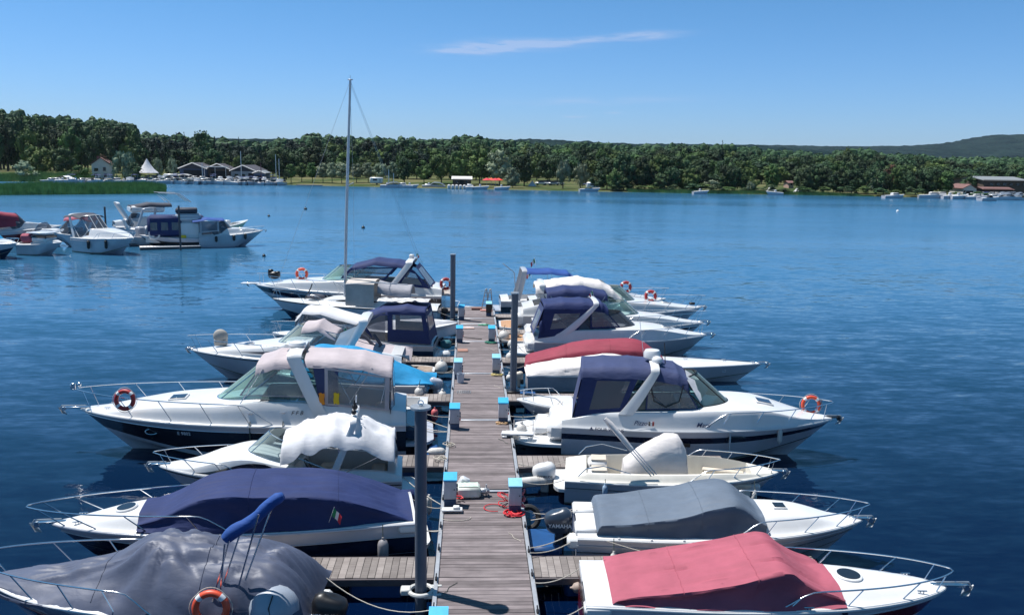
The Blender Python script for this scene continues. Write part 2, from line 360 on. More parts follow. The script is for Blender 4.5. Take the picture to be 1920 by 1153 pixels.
# ------------------------------------------------------------------ water
def water_mat():
    m, t, b = newmat('lake_water'); L = t.links
    setp(b, Base_Color=(.0030, .024, .085, 1), Roughness=.04, IOR=1.33, Specular_IOR_Level=.5)
    tc = t.nodes.new('ShaderNodeTexCoord')
    def nz(sc, det, rot, dist=0):
        mp = t.nodes.new('ShaderNodeMapping'); mp.inputs['Scale'].default_value = sc; mp.inputs['Rotation'].default_value = (0, 0, rot)
        n = t.nodes.new('ShaderNodeTexNoise'); n.inputs['Scale'].default_value = 1; n.inputs['Detail'].default_value = det; n.inputs['Distortion'].default_value = dist
        L.new(tc.outputs['Object'], mp.inputs[0]); L.new(mp.outputs[0], n.inputs[0]); return n.outputs[0], n.outputs[1]
    a = nz((.75, 2.3, 1), 3, .10, .25); c = nz((2.6, 8.0, 1), 3, -.08, .2); lg = nz((.12, .30, 1), 2, .2); big = nz((.035, .11, 1), 4, .05)[0]; pat = nz((.006, .022, 1), 3, .08)[0]
    # calmer and rougher patches of the lake
    mr = t.nodes.new('ShaderNodeMapRange'); mr.inputs[1].default_value = .38; mr.inputs[2].default_value = .66; mr.inputs[3].default_value = .7; mr.inputs[4].default_value = 1.3
    L.new(pat, mr.inputs[0])
    def vm(op, a_, b_):
        n = t.nodes.new('ShaderNodeVectorMath'); n.operation = op
        for i, q in enumerate((a_, b_)):
            if isinstance(q, tuple): n.inputs[i].default_value = q
            else: L.new(q, n.inputs[i])
        return n.outputs[0]
    def slope(nn, k): return vm('MULTIPLY', vm('SUBTRACT', nn[1], (.5, .5, .5)), k)
    sm = vm('ADD', vm('ADD', slope(a, (.11, .27, 0)), slope(c, (.07, .17, 0))), slope(lg, (.05, .14, 0)))
    # sheltered by the boats and pier, windier (finer, rougher ripples) on the open lake
    sp = t.nodes.new('ShaderNodeSeparateXYZ'); L.new(tc.outputs['Object'], sp.inputs[0])
    rr = t.nodes.new('ShaderNodeMapRange'); rr.interpolation_type = 'SMOOTHSTEP'; rr.inputs[1].default_value = 30; rr.inputs[2].default_value = 130; rr.inputs[3].default_value = .05; rr.inputs[4].default_value = .22; L.new(sp.outputs[1], rr.inputs[0])
    rm = t.nodes.new('ShaderNodeMath'); rm.operation = 'MULTIPLY'; L.new(rr.outputs[0], rm.inputs[0]); L.new(mr.outputs[0], rm.inputs[1]); L.new(rm.outputs[0], b.inputs['Roughness'])
    ff = t.nodes.new('ShaderNodeMapRange'); ff.interpolation_type = 'SMOOTHSTEP'; ff.inputs[1].default_value = 35; ff.inputs[2].default_value = 150; ff.inputs[3].default_value = 1; ff.inputs[4].default_value = .3; L.new(sp.outputs[1], ff.inputs[0])
    fm_ = t.nodes.new('ShaderNodeMath'); fm_.operation = 'MULTIPLY'; L.new(ff.outputs[0], fm_.inputs[0]); L.new(mr.outputs[0], fm_.inputs[1])
    sc = t.nodes.new('ShaderNodeVectorMath'); sc.operation = 'SCALE'; L.new(sm, sc.inputs[0]); L.new(fm_.outputs[0], sc.inputs['Scale'])
    nrm = t.nodes.new('ShaderNodeVectorMath'); nrm.operation = 'NORMALIZE'; L.new(vm('ADD', sc.outputs[0], (0, 0, 1)), nrm.inputs[0])
    L.new(nrm.outputs[0], b.inputs['Normal'])
    # base colour brightens with distance, painting in far water's stronger sky reflection
    def cmix(f, c1, c2):
        n = t.nodes.new('ShaderNodeMix'); n.data_type = 'RGBA'
        L.new(f, n.inputs[0])
        for k, c_ in ((6, c1), (7, c2)):
            if isinstance(c_, tuple): n.inputs[k].default_value = (*c_, 1)
            else: L.new(c_, n.inputs[k])
        return n.outputs[2]
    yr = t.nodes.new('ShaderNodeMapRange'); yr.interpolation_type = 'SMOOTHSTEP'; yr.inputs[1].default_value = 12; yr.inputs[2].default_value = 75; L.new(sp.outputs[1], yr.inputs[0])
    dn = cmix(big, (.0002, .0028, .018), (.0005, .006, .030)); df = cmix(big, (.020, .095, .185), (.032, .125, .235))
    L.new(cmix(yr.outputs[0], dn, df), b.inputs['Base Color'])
    return m
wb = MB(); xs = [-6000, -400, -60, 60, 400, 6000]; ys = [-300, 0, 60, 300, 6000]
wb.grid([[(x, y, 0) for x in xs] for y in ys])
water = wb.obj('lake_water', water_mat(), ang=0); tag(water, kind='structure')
# ------------------------------------------------------------------ shore terrain
SH = [G(px, py) for px, py in ((-260, 337), (-60, 340), (60, 341), (140, 342.5), (320, 344), (450, 346), (540, 347), (700, 351), (860, 354), (1000, 357), (1150, 360), (1300, 363), (1450, 365), (1600, 368), (1750, 371), (1930, 375), (2150, 380))]
SH = [V(-1400, 380, 0), V(-700, 300, 0)] + SH + [V(420, 250, 0), V(1400, 330, 0)]
SHK = [(p.x, p.y) for p in SH]
def shore(x): return interp(SHK, x)
def ground_z(x, y):
    d = y - shore(x)
    z = .35 * sst(0, 2.5, d) + 1.2 * sst(2, 55, d) + 5.5 * sst(60, 500, d) + 3 * sst(500, 1200, d) - .6 * (1 - sst(-2, 0, d))
    if d > 30: z += 1.5 * noise.noise(Vector((x * .01, y * .01, 0))) * sst(30, 90, d)
    return z
def ground_mat():
    m, t, b = newmat('shore_ground'); L = t.links
    tc = t.nodes.new('ShaderNodeTexCoord'); n = t.nodes.new('ShaderNodeTexNoise'); n.inputs['Scale'].default_value = .06; n.inputs['Detail'].default_value = 6
    n2 = t.nodes.new('ShaderNodeTexNoise'); n2.inputs['Scale'].default_value = 1.2; n2.inputs['Detail'].default_value = 5
    L.new(tc.outputs['Object'], n.inputs[0]); L.new(tc.outputs['Object'], n2.inputs[0])
    r = t.nodes.new('ShaderNodeValToRGB'); e = r.color_ramp.elements; e[0].position = .38; e[0].color = (.055, .09, .026, 1); e[1].position = .66; e[1].color = (.19, .18, .085, 1)
    L.new(n.outputs[0], r.inputs[0])
    mx = t.nodes.new('ShaderNodeMix'); mx.data_type = 'RGBA'; mx.blend_type = 'MULTIPLY'; mx.inputs[0].default_value = .6; L.new(r.outputs[0], mx.inputs[6]); L.new(n2.outputs[1], mx.inputs[7])
    L.new(mx.outputs[2], b.inputs['Base Color']); setp(b, Roughness=.95, Specular_IOR_Level=.1)
    return m
gm = MB(); xs = [-1400 + 20 * i for i in range(141)]; offs = [-3, 0, .8, 2.5, 6, 12, 20, 30, 45, 60, 85, 120, 180, 260, 380, 520, 700, 1000, 1500, 2600, 6000]
gm.grid([[(x, shore(x) + o, ground_z(x, shore(x) + o)) for x in xs] for o in offs])
ground = gm.obj('ground', ground_mat(), ang=180); tag(ground, kind='structure')
# ------------------------------------------------------------------ far hills
def hill_mat():
    m, t, b = newmat('wooded_hill'); L = t.links
    tc = t.nodes.new('ShaderNodeTexCoord'); mp = t.nodes.new('ShaderNodeMapping'); mp.inputs['Scale'].default_value = (1, .5, 1.6); L.new(tc.outputs['Object'], mp.inputs[0])
    v = t.nodes.new('ShaderNodeTexVoronoi'); v.inputs['Scale'].default_value = .07; L.new(mp.outputs[0], v.inputs['Vector'])
    n = t.nodes.new('ShaderNodeTexNoise'); n.inputs['Scale'].default_value = .02; n.inputs['Detail'].default_value = 8; n.inputs['Roughness'].default_value = .7; L.new(mp.outputs[0], n.inputs[0])
    r = t.nodes.new('ShaderNodeValToRGB'); e = r.color_ramp.elements; e[0].position = .35; e[0].color = (.006, .015, .020, 1); e[1].position = .62; e[1].color = (.018, .036, .036, 1)
    x = r.color_ramp.elements.new(.76); x.color = (.07, .078, .062, 1)
    L.new(n.outputs[0], r.inputs[0]); L.new(r.outputs[0], b.inputs['Base Color']); setp(b, Roughness=1, Specular_IOR_Level=0)
    bp = t.nodes.new('ShaderNodeBump'); bp.inputs['Distance'].default_value = 9; bp.inputs['Strength'].default_value = 1; bp.invert = True
    L.new(v.outputs['Distance'], bp.inputs['Height']); L.new(bp.outputs[0], b.inputs['Normal'])
    return m
HM = hill_mat()
def hill(name, sky_px, Y, depth, rough, zbase=0):
    # ridge seen at those photo directions, standing at depth Y
    keys = [(at_dist(px, py, Y).x, at_dist(px, py, Y).z) for px, py in sky_px]
    x0, x1 = keys[0][0], keys[-1][0]; n = 420; rows = []
    for j in range(26):
        t = j / 25; row = []
        for i in range(n + 1):
            x = lerp(x0, x1, i / n); top = sinterp(keys, x)
            y = Y - depth + depth * t * 1.0
            s = sin(t * pi / 2) ** 1.1
            z = zbase + (top - zbase) * s
            nn = noise.noise(Vector((x * .012, y * .012, 3))) * 14 * s * (1 - s) + (noise.noise(Vector((x * .05, y * .05, 7))) * rough + noise.noise(Vector((x * .16, y * .2, 9))) * rough * .6) * min(1, t * 4)
            row.append((x, y + noise.noise(Vector((x * .01, 5, t))) * 20, z + nn))
        rows.append(row)
    rows.append([(p[0], Y + 300, zbase - 30) for p in rows[-1]])
    b = MB(); b.grid(rows)
    return tag(b.obj(name, HM, ang=0, weld=False), kind='structure')
hill('far_hills', [(1240, 285), (1340, 275), (1400, 273.5), (1480, 275), (1560, 276), (1640, 275.5), (1700, 274), (1750, 271), (1790, 266), (1820, 260), (1850, 255), (1880, 254.5), (1920, 256), (1990, 258), (2100, 262), (2300, 272)], 2700, 1300, 3.2, -10)
hill('middle_hills', [(-300, 262), (60, 262), (250, 262), (330, 264), (395, 262), (430, 261.5), (480, 264), (560, 264), (700, 265), (780, 266), (830, 264), (855, 262), (876, 260), (900, 262), (950, 264), (1000, 264), (1040, 266), (1100, 270), (1150, 271), (1230, 273), (1300, 273), (1360, 275), (1420, 282), (1500, 292)], 1350, 800, 3.0, -6)
# ------------------------------------------------------------------ trees
def leaf_mat(name, c1, c2, ov=.22):
    m, t, b = newmat(name); L = t.links
    tc = t.nodes.new('ShaderNodeTexCoord'); n = t.nodes.new('ShaderNodeTexNoise'); n.inputs['Scale'].default_value = .9; n.inputs['Detail'].default_value = 5
    L.new(tc.outputs['Object'], n.inputs[0])
    r = t.nodes.new('ShaderNodeValToRGB'); e = r.color_ramp.elements; e[0].position = .35; e[0].color = (*c1, 1); e[1].position = .68; e[1].color = (*c2, 1)
    L.new(n.outputs[0], r.inputs[0])
    oi = t.nodes.new('ShaderNodeObjectInfo'); hv = t.nodes.new('ShaderNodeHueSaturation')
    a = t.nodes.new('ShaderNodeMapRange'); a.inputs[3].default_value = 1 - ov; a.inputs[4].default_value = 1 + ov * 1.6; L.new(oi.outputs['Random'], a.inputs[0]); L.new(a.outputs[0], hv.inputs['Value'])
    h = t.nodes.new('ShaderNodeMath'); h.operation = 'MULTIPLY'; h.inputs[1].default_value = 7.31; L.new(oi.outputs['Random'], h.inputs[0])
    fr = t.nodes.new('ShaderNodeMath'); fr.operation = 'FRACT'; L.new(h.outputs[0], fr.inputs[0])
    hr = t.nodes.new('ShaderNodeMapRange'); hr.inputs[3].default_value = .47; hr.inputs[4].default_value = .53; L.new(fr.outputs[0], hr.inputs[0]); L.new(hr.outputs[0], hv.inputs['Hue'])
    L.new(r.outputs[0], hv.inputs['Color']); L.new(hv.outputs[0], b.inputs['Base Color']); setp(b, Roughness=.7, Specular_IOR_Level=.2)
    return m
LDARK = leaf_mat('dark_foliage', (.014, .034, .017), (.056, .098, .036), .36)
LMID = leaf_mat('green_foliage', (.026, .058, .018), (.105, .160, .042))
LPALE = leaf_mat('silvery_foliage', (.10, .135, .085), (.27, .31, .20))
LCON = leaf_mat('conifer_foliage', (.006, .018, .014), (.020, .042, .026))
LBRO = leaf_mat('reddish_foliage', (.06, .03, .02), (.14, .07, .04))
BARK = mat('bark', (.09, .07, .055), .9, var=.3, bump=.5, bscale=6)
def crown_mesh(kind, seed, nl):
    R = random.Random(seed); mb = MB(); blobs = []
    if kind == 'conifer':
        for i in range(26):
            h = (i / 25) ** .9; r = (1 - h) * .95 + .06
            for k in range(3 if h < .7 else 1):
                a = R.random() * 6.28; q = r * R.uniform(.3, .62)
                blobs.append((V(cos(a) * q, sin(a) * q, -1 + 2 * h + R.uniform(-.05, .05)), r * R.uniform(.35, .5), .55))
    else:
        n = dict(broad=26, round=34, willow=24, tall=30, bush=14)[kind]
        for i in range(n):
            while True:
                p = V(R.uniform(-1, 1), R.uniform(-1, 1), R.uniform(-1, 1))
                if p.length <= 1: break
            p = p.normalized() * (p.length ** .45)
            sq = .72
            w = 1.0
            if kind == 'tall': w = .75 + .25 * (1 - abs(p.z))
            if kind == 'broad': w = .8 + .35 * (1 - abs(p.z + .2))
            if kind == 'willow': w = .9 + .2 * (-p.z)
            if kind == 'bush': p.z = abs(p.z) * 1.5 - .7
            blobs.append((V(p.x * sq * w, p.y * sq * w, p.z * .76), R.uniform(.24, .42), .8))
    for c, r, sq in blobs:
        # rough core so the crown is not see-through everywhere
        rows = []; cr = r * .62
        for i in range(5):
            ph = -pi / 2 + pi * i / 4
            rows.append([(c.x + cr * cos(ph) * cos(q * pi / 3), c.y + cr * cos(ph) * sin(q * pi / 3), c.z + cr * sq * sin(ph)) for q in range(6)])
        mb.grid(rows, closed=True)
        for k in range(nl):
            d = V(R.gauss(0, 1), R.gauss(0, 1), R.gauss(.25, 1)).normalized()
            p = c + V(d.x, d.y, d.z * sq) * r * R.uniform(.62, 1.12)
            if kind == 'willow': p.z -= R.random() ** 2 * .3
            s = R.uniform(.045, .085) * (.8 if kind == 'conifer' else 1)
            nrm = (d + V(R.uniform(-.7, .7), R.uniform(-.7, .7), R.uniform(-.5, .9))).normalized()
            x = nrm.orthogonal().normalized(); x = (Matrix.Rotation(R.random() * 6.28, 3, nrm) @ x); y = nrm.cross(x)
            if kind == 'willow': y = V(0, 0, 1.7)
            mb.poly([p + x * s, p + y * s * .9, p - x * s * .8, p - y * s])
    me = mb.mesh('crown', 0, weld=False); return me
CR = {}
for kind, seeds in dict(broad=(1, 2, 3, 4), round=(11, 12), willow=(21, 22), tall=(31, 32, 33), conifer=(41, 42), bush=(51, 52)).items():
    CR[kind] = [crown_mesh(kind, s, 46 if kind != 'conifer' else 22) for s in seeds]
CRM = {}
def trunk_mesh(h, r):
    mb = MB(); mb.tube([(0, 0, 0), (.05 * r, .1 * r, h * .5), (0, 0, h)], [r, r * .8, r * .45], 7)
    for k in range(4):
        a = k * 1.7 + .4; mb.tube([(0, 0, h * (.55 + .08 * k)), (cos(a) * h * .16, sin(a) * h * .16, h * (.85 + .08 * k))], [r * .4, r * .15], 5, caps=False)
    return mb.mesh('trunk', 60)
TRM = {}
KIND_NAME = dict(broad='broadleaf_tree', round='round_tree', willow='willow_tree', tall='tall_tree', conifer='conifer_tree', bush='shrub')
NTREE = 0
def tree(x, y, h, w, kind, lm, label, group, z=None, bare=.22, cat=None):
    global NTREE
    NTREE += 1; R = random.Random(NTREE * 13 + 5)
    z = ground_z(x, y) if z is None else z
    root = empty(KIND_NAME[kind], (x, y, z - .1), R.random() * 6.28, label, cat or ('shrub' if kind == 'bush' else 'tree'), group)
    me = R.choice(CR[kind]); key = (me.name, lm.name)
    if key not in CRM:
        m2 = me.copy(); m2.materials.clear(); m2.materials.append(lm); CRM[key] = m2
    c = bpy.data.objects.new('crown', CRM[key]); C.objects.link(c); c.parent = root
    ch = h * (1 - bare); c.location = (0, 0, h - ch / 2); c.scale = (w / 2, w / 2 * R.uniform(.85, 1.1), ch / 2)
    if kind != 'bush':
        k = kind == 'conifer'
        if k not in TRM:
            TRM[k] = trunk_mesh(1, .035 if not k else .02); TRM[k].materials.append(BARK)
        t = bpy.data.objects.new('trunk', TRM[k]); C.objects.link(t); t.parent = root; t.scale = (h * .55, h * .55, h * .62)
    return root
def tree_px(px, ytop, Y, w_px, kind, lm, label, group, bare=.22):
    """tree whose top shows at (px, ytop) when it stands at depth Y"""
    p = at_dist(px, ytop, Y); x = p.x; z = ground_z(x, Y)
    return tree(x, Y, max(1.5, p.z - z), w_px * Y / F_PX, kind, lm, label, group, bare=bare)
R0 = random.Random(99)
MARKS = [(-60, 'at the very left end of the shore'), (30, 'above the silvery bush by the reeds'), (100, 'above the yellowish bush'), (160, 'above the white gabled house'), (215, 'above the large pale willow'), (262, 'above the white marquee'), (305, 'right of the marquee'), (345, 'above the left boat shed'), (400, 'above the middle boat shed'), (445, 'above the right boat shed'), (495, 'above the blue annex'), (535, 'right of the boat sheds'),
         (580, 'by the narrow pinkish house'), (625, 'left of the sailboat mast'), (665, 'right of the sailboat mast'), (700, 'above the white caravan'), (750, 'above the moored sailboat'), (800, 'left of the kiosk'), (850, 'above the kiosk'), (900, 'above the red parasols'), (955, 'left of the camp lawn'), (1005, 'above the parked cars'), (1055, 'above the pale weeping tree'), (1105, 'right of the two pale trees'), (1155, 'above the right end of the camp lawn'), (1210, 'right of the camp lawn'),
         (1265, 'left of the small white boat'), (1310, 'above the small white boat'), (1360, 'under the pointed skyline tree'), (1410, 'above the small pale bush'), (1455, 'above the green bank'), (1500, 'by the small pink house'), (1550, 'right of the pink house'), (1600, 'left of the grey willow bush'), (1650, 'above the grey willow bush'), (1700, 'right of the brownish tree'), (1750, 'left of the boatyard boats'), (1800, 'above the brown-roofed boathouse'), (1850, 'above the left end of the warehouse'), (1900, 'above the right end of the warehouse')]
def mark(px):
    k = MARKS[0][1]
    for a, m in MARKS:
        if px >= a - 12: k = m
    return k
ADJ = {'broad': 'broad', 'round': 'round-topped', 'tall': 'tall', 'conifer': 'pointed', 'bush': 'low'}
def shade(lm): return 'light green' if lm is LMID else 'very dark' if lm is LCON else 'dark green'
# skyline of the middle wood, photo pixels
SKY = [(-60, 204), (0, 206), (40, 208), (80, 220), (130, 216), (160, 224), (215, 222), (245, 230), (262, 252), (300, 251), (345, 256), (352, 256), (400, 262), (450, 266), (520, 264), (560, 262), (590, 252), (620, 258), (660, 256), (690, 262), (730, 258), (770, 262), (810, 262), (835, 263), (858, 259), (876, 256), (895, 259), (930, 264), (960, 266), (1020, 268), (1080, 270), (1130, 272), (1200, 276), (1270, 270), (1330, 272), (1400, 277), (1450, 284), (1500, 286), (1560, 284), (1590, 278), (1630, 284), (1700, 290), (1760, 298), (1830, 302), (1920, 306), (2000, 306)]
def skyl(px): return interp(SKY, px)
# tall wood on the left
gl = 'tall trees of the wood at the left end of the far shore'
for i in range(46):
    px = -60 + i * 7.1 + R0.uniform(-4, 4); row = i % 3; Y = (330, 352, 380)[row] + R0.uniform(-6, 6)
    tree_px(px, skyl(px) + R0.uniform(-3, 9) + (22 if row == 0 else 6 if row == 1 else 0), Y, R0.uniform(34, 52), *(lambda k_, l_: (k_, l_, '%s %s tree, %s row, %s' % (ADJ[k_], shade(l_), ('front', 'middle', 'back')[row], mark(px))))(R0.choice(['tall', 'broad', 'round', 'tall']), R0.choice([LDARK, LDARK, LMID])), gl, bare=.08)
for px, yt, w, kd, lm, lab in ((378, 243, 48, 'round', LDARK, 'largest round-topped dark tree standing above the boat sheds'), (330, 250, 22, 'conifer', LCON, 'pointed conifer between the left wood and the big round tree, left one'), (345, 249, 22, 'conifer', LCON, 'pointed conifer just left of the big round tree'), (402, 257, 26, 'conifer', LCON, 'dark conifer on the right of the big round tree'), (447, 258, 16, 'conifer', LCON, 'thin pointed conifer top rising above the white-trimmed sheds'),
                          (1355, 265, 26, 'conifer', LCON, 'pointed dark tree breaking the skyline right of the middle'), (595, 251, 26, 'tall', LDARK, 'tall dark tree left of the sailboat mast'), (1590, 279, 44, 'broad', LDARK, 'broad dark tree standing above the wood in front of the far hills')):
    tree_px(px, yt, 345, w, kd, lm, lab, None, bare=.06)
# second row, behind the lawns and sheds
zones = [(262, 560, 'dark tree in the row behind the boat sheds', 'dark trees behind the boat sheds', ['conifer', 'broad', 'tall'], [LCON, LDARK, LDARK]),
         (560, 860, 'dark tree in the wood behind the lakeside lawn', 'dark trees behind the lakeside lawn', ['broad', 'tall', 'round', 'conifer'], [LDARK, LMID, LCON]),
         (860, 1200, 'green tree in the wood behind the camp site', 'trees behind the camp site', ['broad', 'round', 'tall'], [LDARK, LMID, LDARK]),
         (1200, 1460, 'green tree in the dense wood right of the camp site', 'trees of the wood right of the camp site', ['broad', 'round', 'broad'], [LMID, LDARK, LDARK]),
         (1460, 1960, 'dark tree in the wood below the far hills', 'trees of the wood below the far hills', ['broad', 'round', 'tall'], [LDARK, LMID, LDARK])]
for a, b, lab, grp, kinds, lms in zones:
    for row, (Y, dy) in enumerate(((420, 0), (372, 9), (328, 19))):
        px = a + R0.uniform(0, 9)
        while px < b:
            kd = R0.choice(kinds)
            tree_px(px, skyl(px) + dy + R0.uniform(-4, 6), Y + R0.uniform(-9, 9), R0.uniform(26, 62) * (.62 if kd == 'conifer' else 1), kd, *(lambda l_: (l_, '%s %s tree, %s row, %s' % (ADJ[kd], shade(l_), ('back', 'middle', 'front')[row], mark(px))))(R0.choice(lms)), grp, bare=.06)
            px += R0.uniform(15, 25)
# shore row: separate trees one can tell apart
gsm = 'small round trees on the lakeside lawn'
for px, yt, w in ((545, 306, 20), (565, 304, 22), (585, 303, 22), (605, 304, 24), (622, 303, 20), (640, 303, 26), (668, 305, 22), (690, 303, 26), (714, 304, 24), (735, 302, 22)):
    tree_px(px, yt, 290 + R0.uniform(-3, 3), w * 1.25, 'round', R0.choice([LMID, LPALE, LMID]), 'small round tree on the lakeside lawn, ' + ('right' if px > 655 else 'left') + ' of the mast, ' + ['first', 'second', 'third', 'fourth', 'fifth', 'sixth', 'seventh', 'eighth', 'ninth', 'tenth'][[545, 565, 585, 605, 622, 640, 668, 690, 714, 735].index(px)] + ' of ten', gsm, bare=.2)
SPEC = [(45, 297, 52, 'bush', LPALE, 'silvery green bush behind the reed bed', 272, .0), (232, 274, 56, 'willow', LPALE, 'large pale willow beside the white gabled house', 278, .04), (75, 266, 70, 'broad', LMID, 'broad light green tree left of the white gabled house', 300, .05), (115, 272, 46, 'broad', LDARK, 'dark green tree between the wood and the house', 298, .05),
        (150, 303, 34, 'bush', LMID, 'yellowish bush left of the white gabled house', 282, 0), (250, 300, 34, 'bush', LDARK, 'dark bush right under the large willow', 274, 0), (193, 279, 26, 'bush', LBRO, 'reddish brown treetop behind the white house roof', 296, 0),
        (368, 289, 28, 'round', LMID, 'round green tree behind the left boat shed', 300, .1), (392, 296, 22, 'round', LMID, 'small round tree between the first two boat sheds', 300, .1), (425, 292, 26, 'round', LMID, 'round green tree behind the middle boat shed', 300, .1), (445, 290, 22, 'round', LMID, 'round green tree behind the right boat shed', 300, .1), (322, 294, 18, 'round', LPALE, 'small grey-green round tree right of the white marquee', 290, .1), (296, 294, 18, 'round', LPALE, 'small grey-green round tree behind the white marquee', 290, .1),
        (536, 312, 16, 'bush', LDARK, 'dark shrub at the right end of the boat sheds quay', 280, 0), (758, 292, 34, 'tall', LDARK, 'dark tree standing by the moored sailboat on the far lawn', 282, .12), (795, 298, 36, 'broad', LMID, 'green tree right of the moored sailboat on the far lawn', 292, .14),
        (828, 282, 44, 'broad', LMID, 'broad green tree left of the lakeside kiosk', 292, .12), (858, 280, 44, 'round', LMID, 'round green tree behind the lakeside kiosk', 290, .12), (900, 276, 56, 'round', LMID, 'large green tree above the red parasols', 292, .1), (938, 278, 58, 'round', LPALE, 'big grey-green tree above the red parasols', 288, .1), (962, 312, 34, 'round', LPALE, 'low grey willow overhanging the water right of the red parasols', 272, .05),
        (984, 282, 50, 'tall', LDARK, 'tall very dark tree at the left edge of the camp lawn', 284, .05), (1028, 292, 44, 'round', LDARK, 'dark round tree behind the camp lawn', 300, .1), (1057, 292, 34, 'willow', LPALE, 'pale weeping tree standing on the camp lawn', 272, .18), (1090, 298, 38, 'willow', LPALE, 'second pale tree on the camp lawn, just right of the weeping one', 276, .1), (1140, 295, 46, 'broad', LDARK, 'dark green tree right of the camp lawn by the water', 272, .06),
        (1172, 282, 54, 'broad', LDARK, 'broad very dark tree at the right edge of the camp lawn', 268, .03), (1205, 290, 46, 'broad', LDARK, 'dark tree overhanging the water, second right of the camp lawn', 268, .02), (1236, 286, 46, 'round', LMID, 'green round tree by the water, third right of the camp lawn', 270, .04), (1262, 304, 36, 'broad', LDARK, 'low dark tree close to the small white boat', 266, .02), (1290, 296, 44, 'broad', LDARK, 'dark tree directly left of the silvery waterside willow', 270, .04),
        (1332, 331, 40, 'bush', LPALE, 'silvery willow bush hanging over the water right of the small white boat', 263, 0), (1368, 300, 44, 'broad', LDARK, 'dark tree right of the silvery waterside willow', 268, .03), (1408, 334, 20, 'bush', LPALE, 'small pale bush by the water on the right shore', 262, 0), (1400, 298, 40, 'round', LMID, 'round green tree behind the small pale bush', 276, .05), (1450, 305, 34, 'round', LMID, 'round tree on the left of the reedy green bank', 276, .05),
        (1512, 308, 42, 'round', LDARK, 'dark round tree on the green bank next to the small pink house', 270, .03), (1548, 310, 40, 'round', LDARK, 'dark round tree, second right of the small pink house', 268, .03), (1575, 298, 40, 'broad', LMID, 'lighter green tree behind the dark bank trees on the right', 278, .05), (1610, 305, 48, 'broad', LDARK, 'dark tree close to the water left of the grey willow', 268, .02), (1642, 325, 36, 'bush', LPALE, 'grey willow bush on the right shore', 265, 0),
        (1672, 306, 46, 'broad', LBRO, 'brownish tree behind the grey willow on the right shore', 276, .05), (1700, 318, 44, 'broad', LDARK, 'dark tree right of the brownish tree', 266, .02), (1738, 322, 46, 'round', LDARK, 'dark round tree left of the right-hand boatyard', 264, .02), (1775, 318, 44, 'round', LMID, 'green round tree nearest to the right-hand boatyard', 264, .03), (1820, 322, 40, 'broad', LDARK, 'dark tree behind the brown-roofed boathouse', 278, .03), (1870, 312, 50, 'broad', LDARK, 'dark tree behind the long grey-roofed warehouse', 300, .03), (1915, 310, 50, 'broad', LDARK, 'dark tree behind the right end of the warehouse', 300, .03)]
for px, yt, w, kd, lm, lab, Y, br in SPEC: tree_px(px, yt, Y, w, kd, lm, lab, None, bare=br)
gd = 'dense dark trees leaning over the water on the right shore'
for px in range(1128, 1770, 19):
    if 1430 < px < 1500: continue
    tree_px(px + R0.uniform(-5, 5), R0.uniform(306, 326), 264 + R0.uniform(0, 5), R0.uniform(30, 46), *(lambda k_, l_: (k_, l_, '%s %s waterside tree, %s' % (ADJ[k_], shade(l_), mark(px))))(R0.choice(['broad', 'round', 'broad']), R0.choice([LDARK, LDARK, LMID])), gd, bare=.02)
# low scrub along the water at the right
for i in range(26):
    px = 1175 + i * 22 + R0.uniform(-8, 8); x = G(px, 364).x; y = shore(x) + R0.uniform(1, 4)
    tree(x, y, R0.uniform(1.6, 3.4), R0.uniform(4, 7), 'bush', R0.choice([LDARK, LMID, LDARK]), 'low shrub hanging over the water, ' + mark(px), 'low shrubs along the right shore')
# distant wood that reads as one mass
def wood_mass():
    R = random.Random(5); mb = MB(); n = 0
    for i in range(1500):
        Y = R.uniform(440, 900); px = R.uniform(-120, 2040)
        p = at_dist(px, skyl(px) + R.uniform(-1, 12) + 3, Y); x = p.x; z0 = ground_z(x, Y)
        h = max(9, min(30, p.z - z0)); w = R.uniform(5, 9); c = V(x, Y, z0 + h)
        for k in range(5):
            q = c + V(R.uniform(-w, w) * .5, R.uniform(-3, 0), -R.uniform(.5, h * .45)); r = w * R.uniform(.28, .5)
            rows = []
            for a in range(5):
                ph = -pi / 2 + pi * a / 4
                rows.append([(q.x + r * cos(ph) * cos(b * pi / 3) * R.uniform(.8, 1.2), q.y + r * cos(ph) * sin(b * pi / 3), q.z + r * sin(ph) * R.uniform(.8, 1.2)) for b in range(6)])
            mb.grid(rows, closed=True)
        mb.box((x, Y + 1, z0 + h * .4), (w * .9, w * .6, h * .8))
    o = mb.obj('distant_wood', LDARK, ang=0, weld=False); tag(o, 'dense dark wood reaching back from the far shore', 'wood', kind='stuff')
wood_mass()
# ------------------------------------------------------------------ reed bed
def reeds(name, poly_pts, n, h, label, seed):
    R = random.Random(seed); mb = MB()
    for i in range(n):
        u = R.random(); v = R.random() ** .8
        x = lerp(poly_pts[0], poly_pts[1], u); y0 = poly_pts[2](u); y = y0 + poly_pts[3] * v * min(1, (1 - u) * 9)
        hh = h * R.uniform(.65, 1.1) * (.55 + .45 * min(1, (1 - u) * 6)) * (.85 + .25 * noise.noise(Vector((x * .12, y * .2, 0)))); w = R.uniform(.05, .11)
        zb = max(0, ground_z(x, y)) - .1; lean = R.uniform(-.35, .35); a = R.uniform(-.6, .6)
        mb.poly([(x - w, y, zb), (x + w, y + a * w, zb), (x + lean, y + a * .3, zb + hh)])
    m = leaf_mat('reed_green_' + name, (.10, .17, .05), (.24, .34, .11)); o = mb.obj(name, m, ang=0, weld=False)
    tag(o, label, 'reeds', kind='stuff')
def rl(u):
    px = lerp(-120, 312, u); return G(px, lerp(368, 363.2, u)).y
xL = G(-120, 366).x; xR = G(312, 363).x
reeds('reed_bed', (xL, xR, rl, 16), 26000, 2.9, 'long low bed of green reeds in the water on the left', 3)
xa = G(-60, 341).x; xb = G(140, 342).x
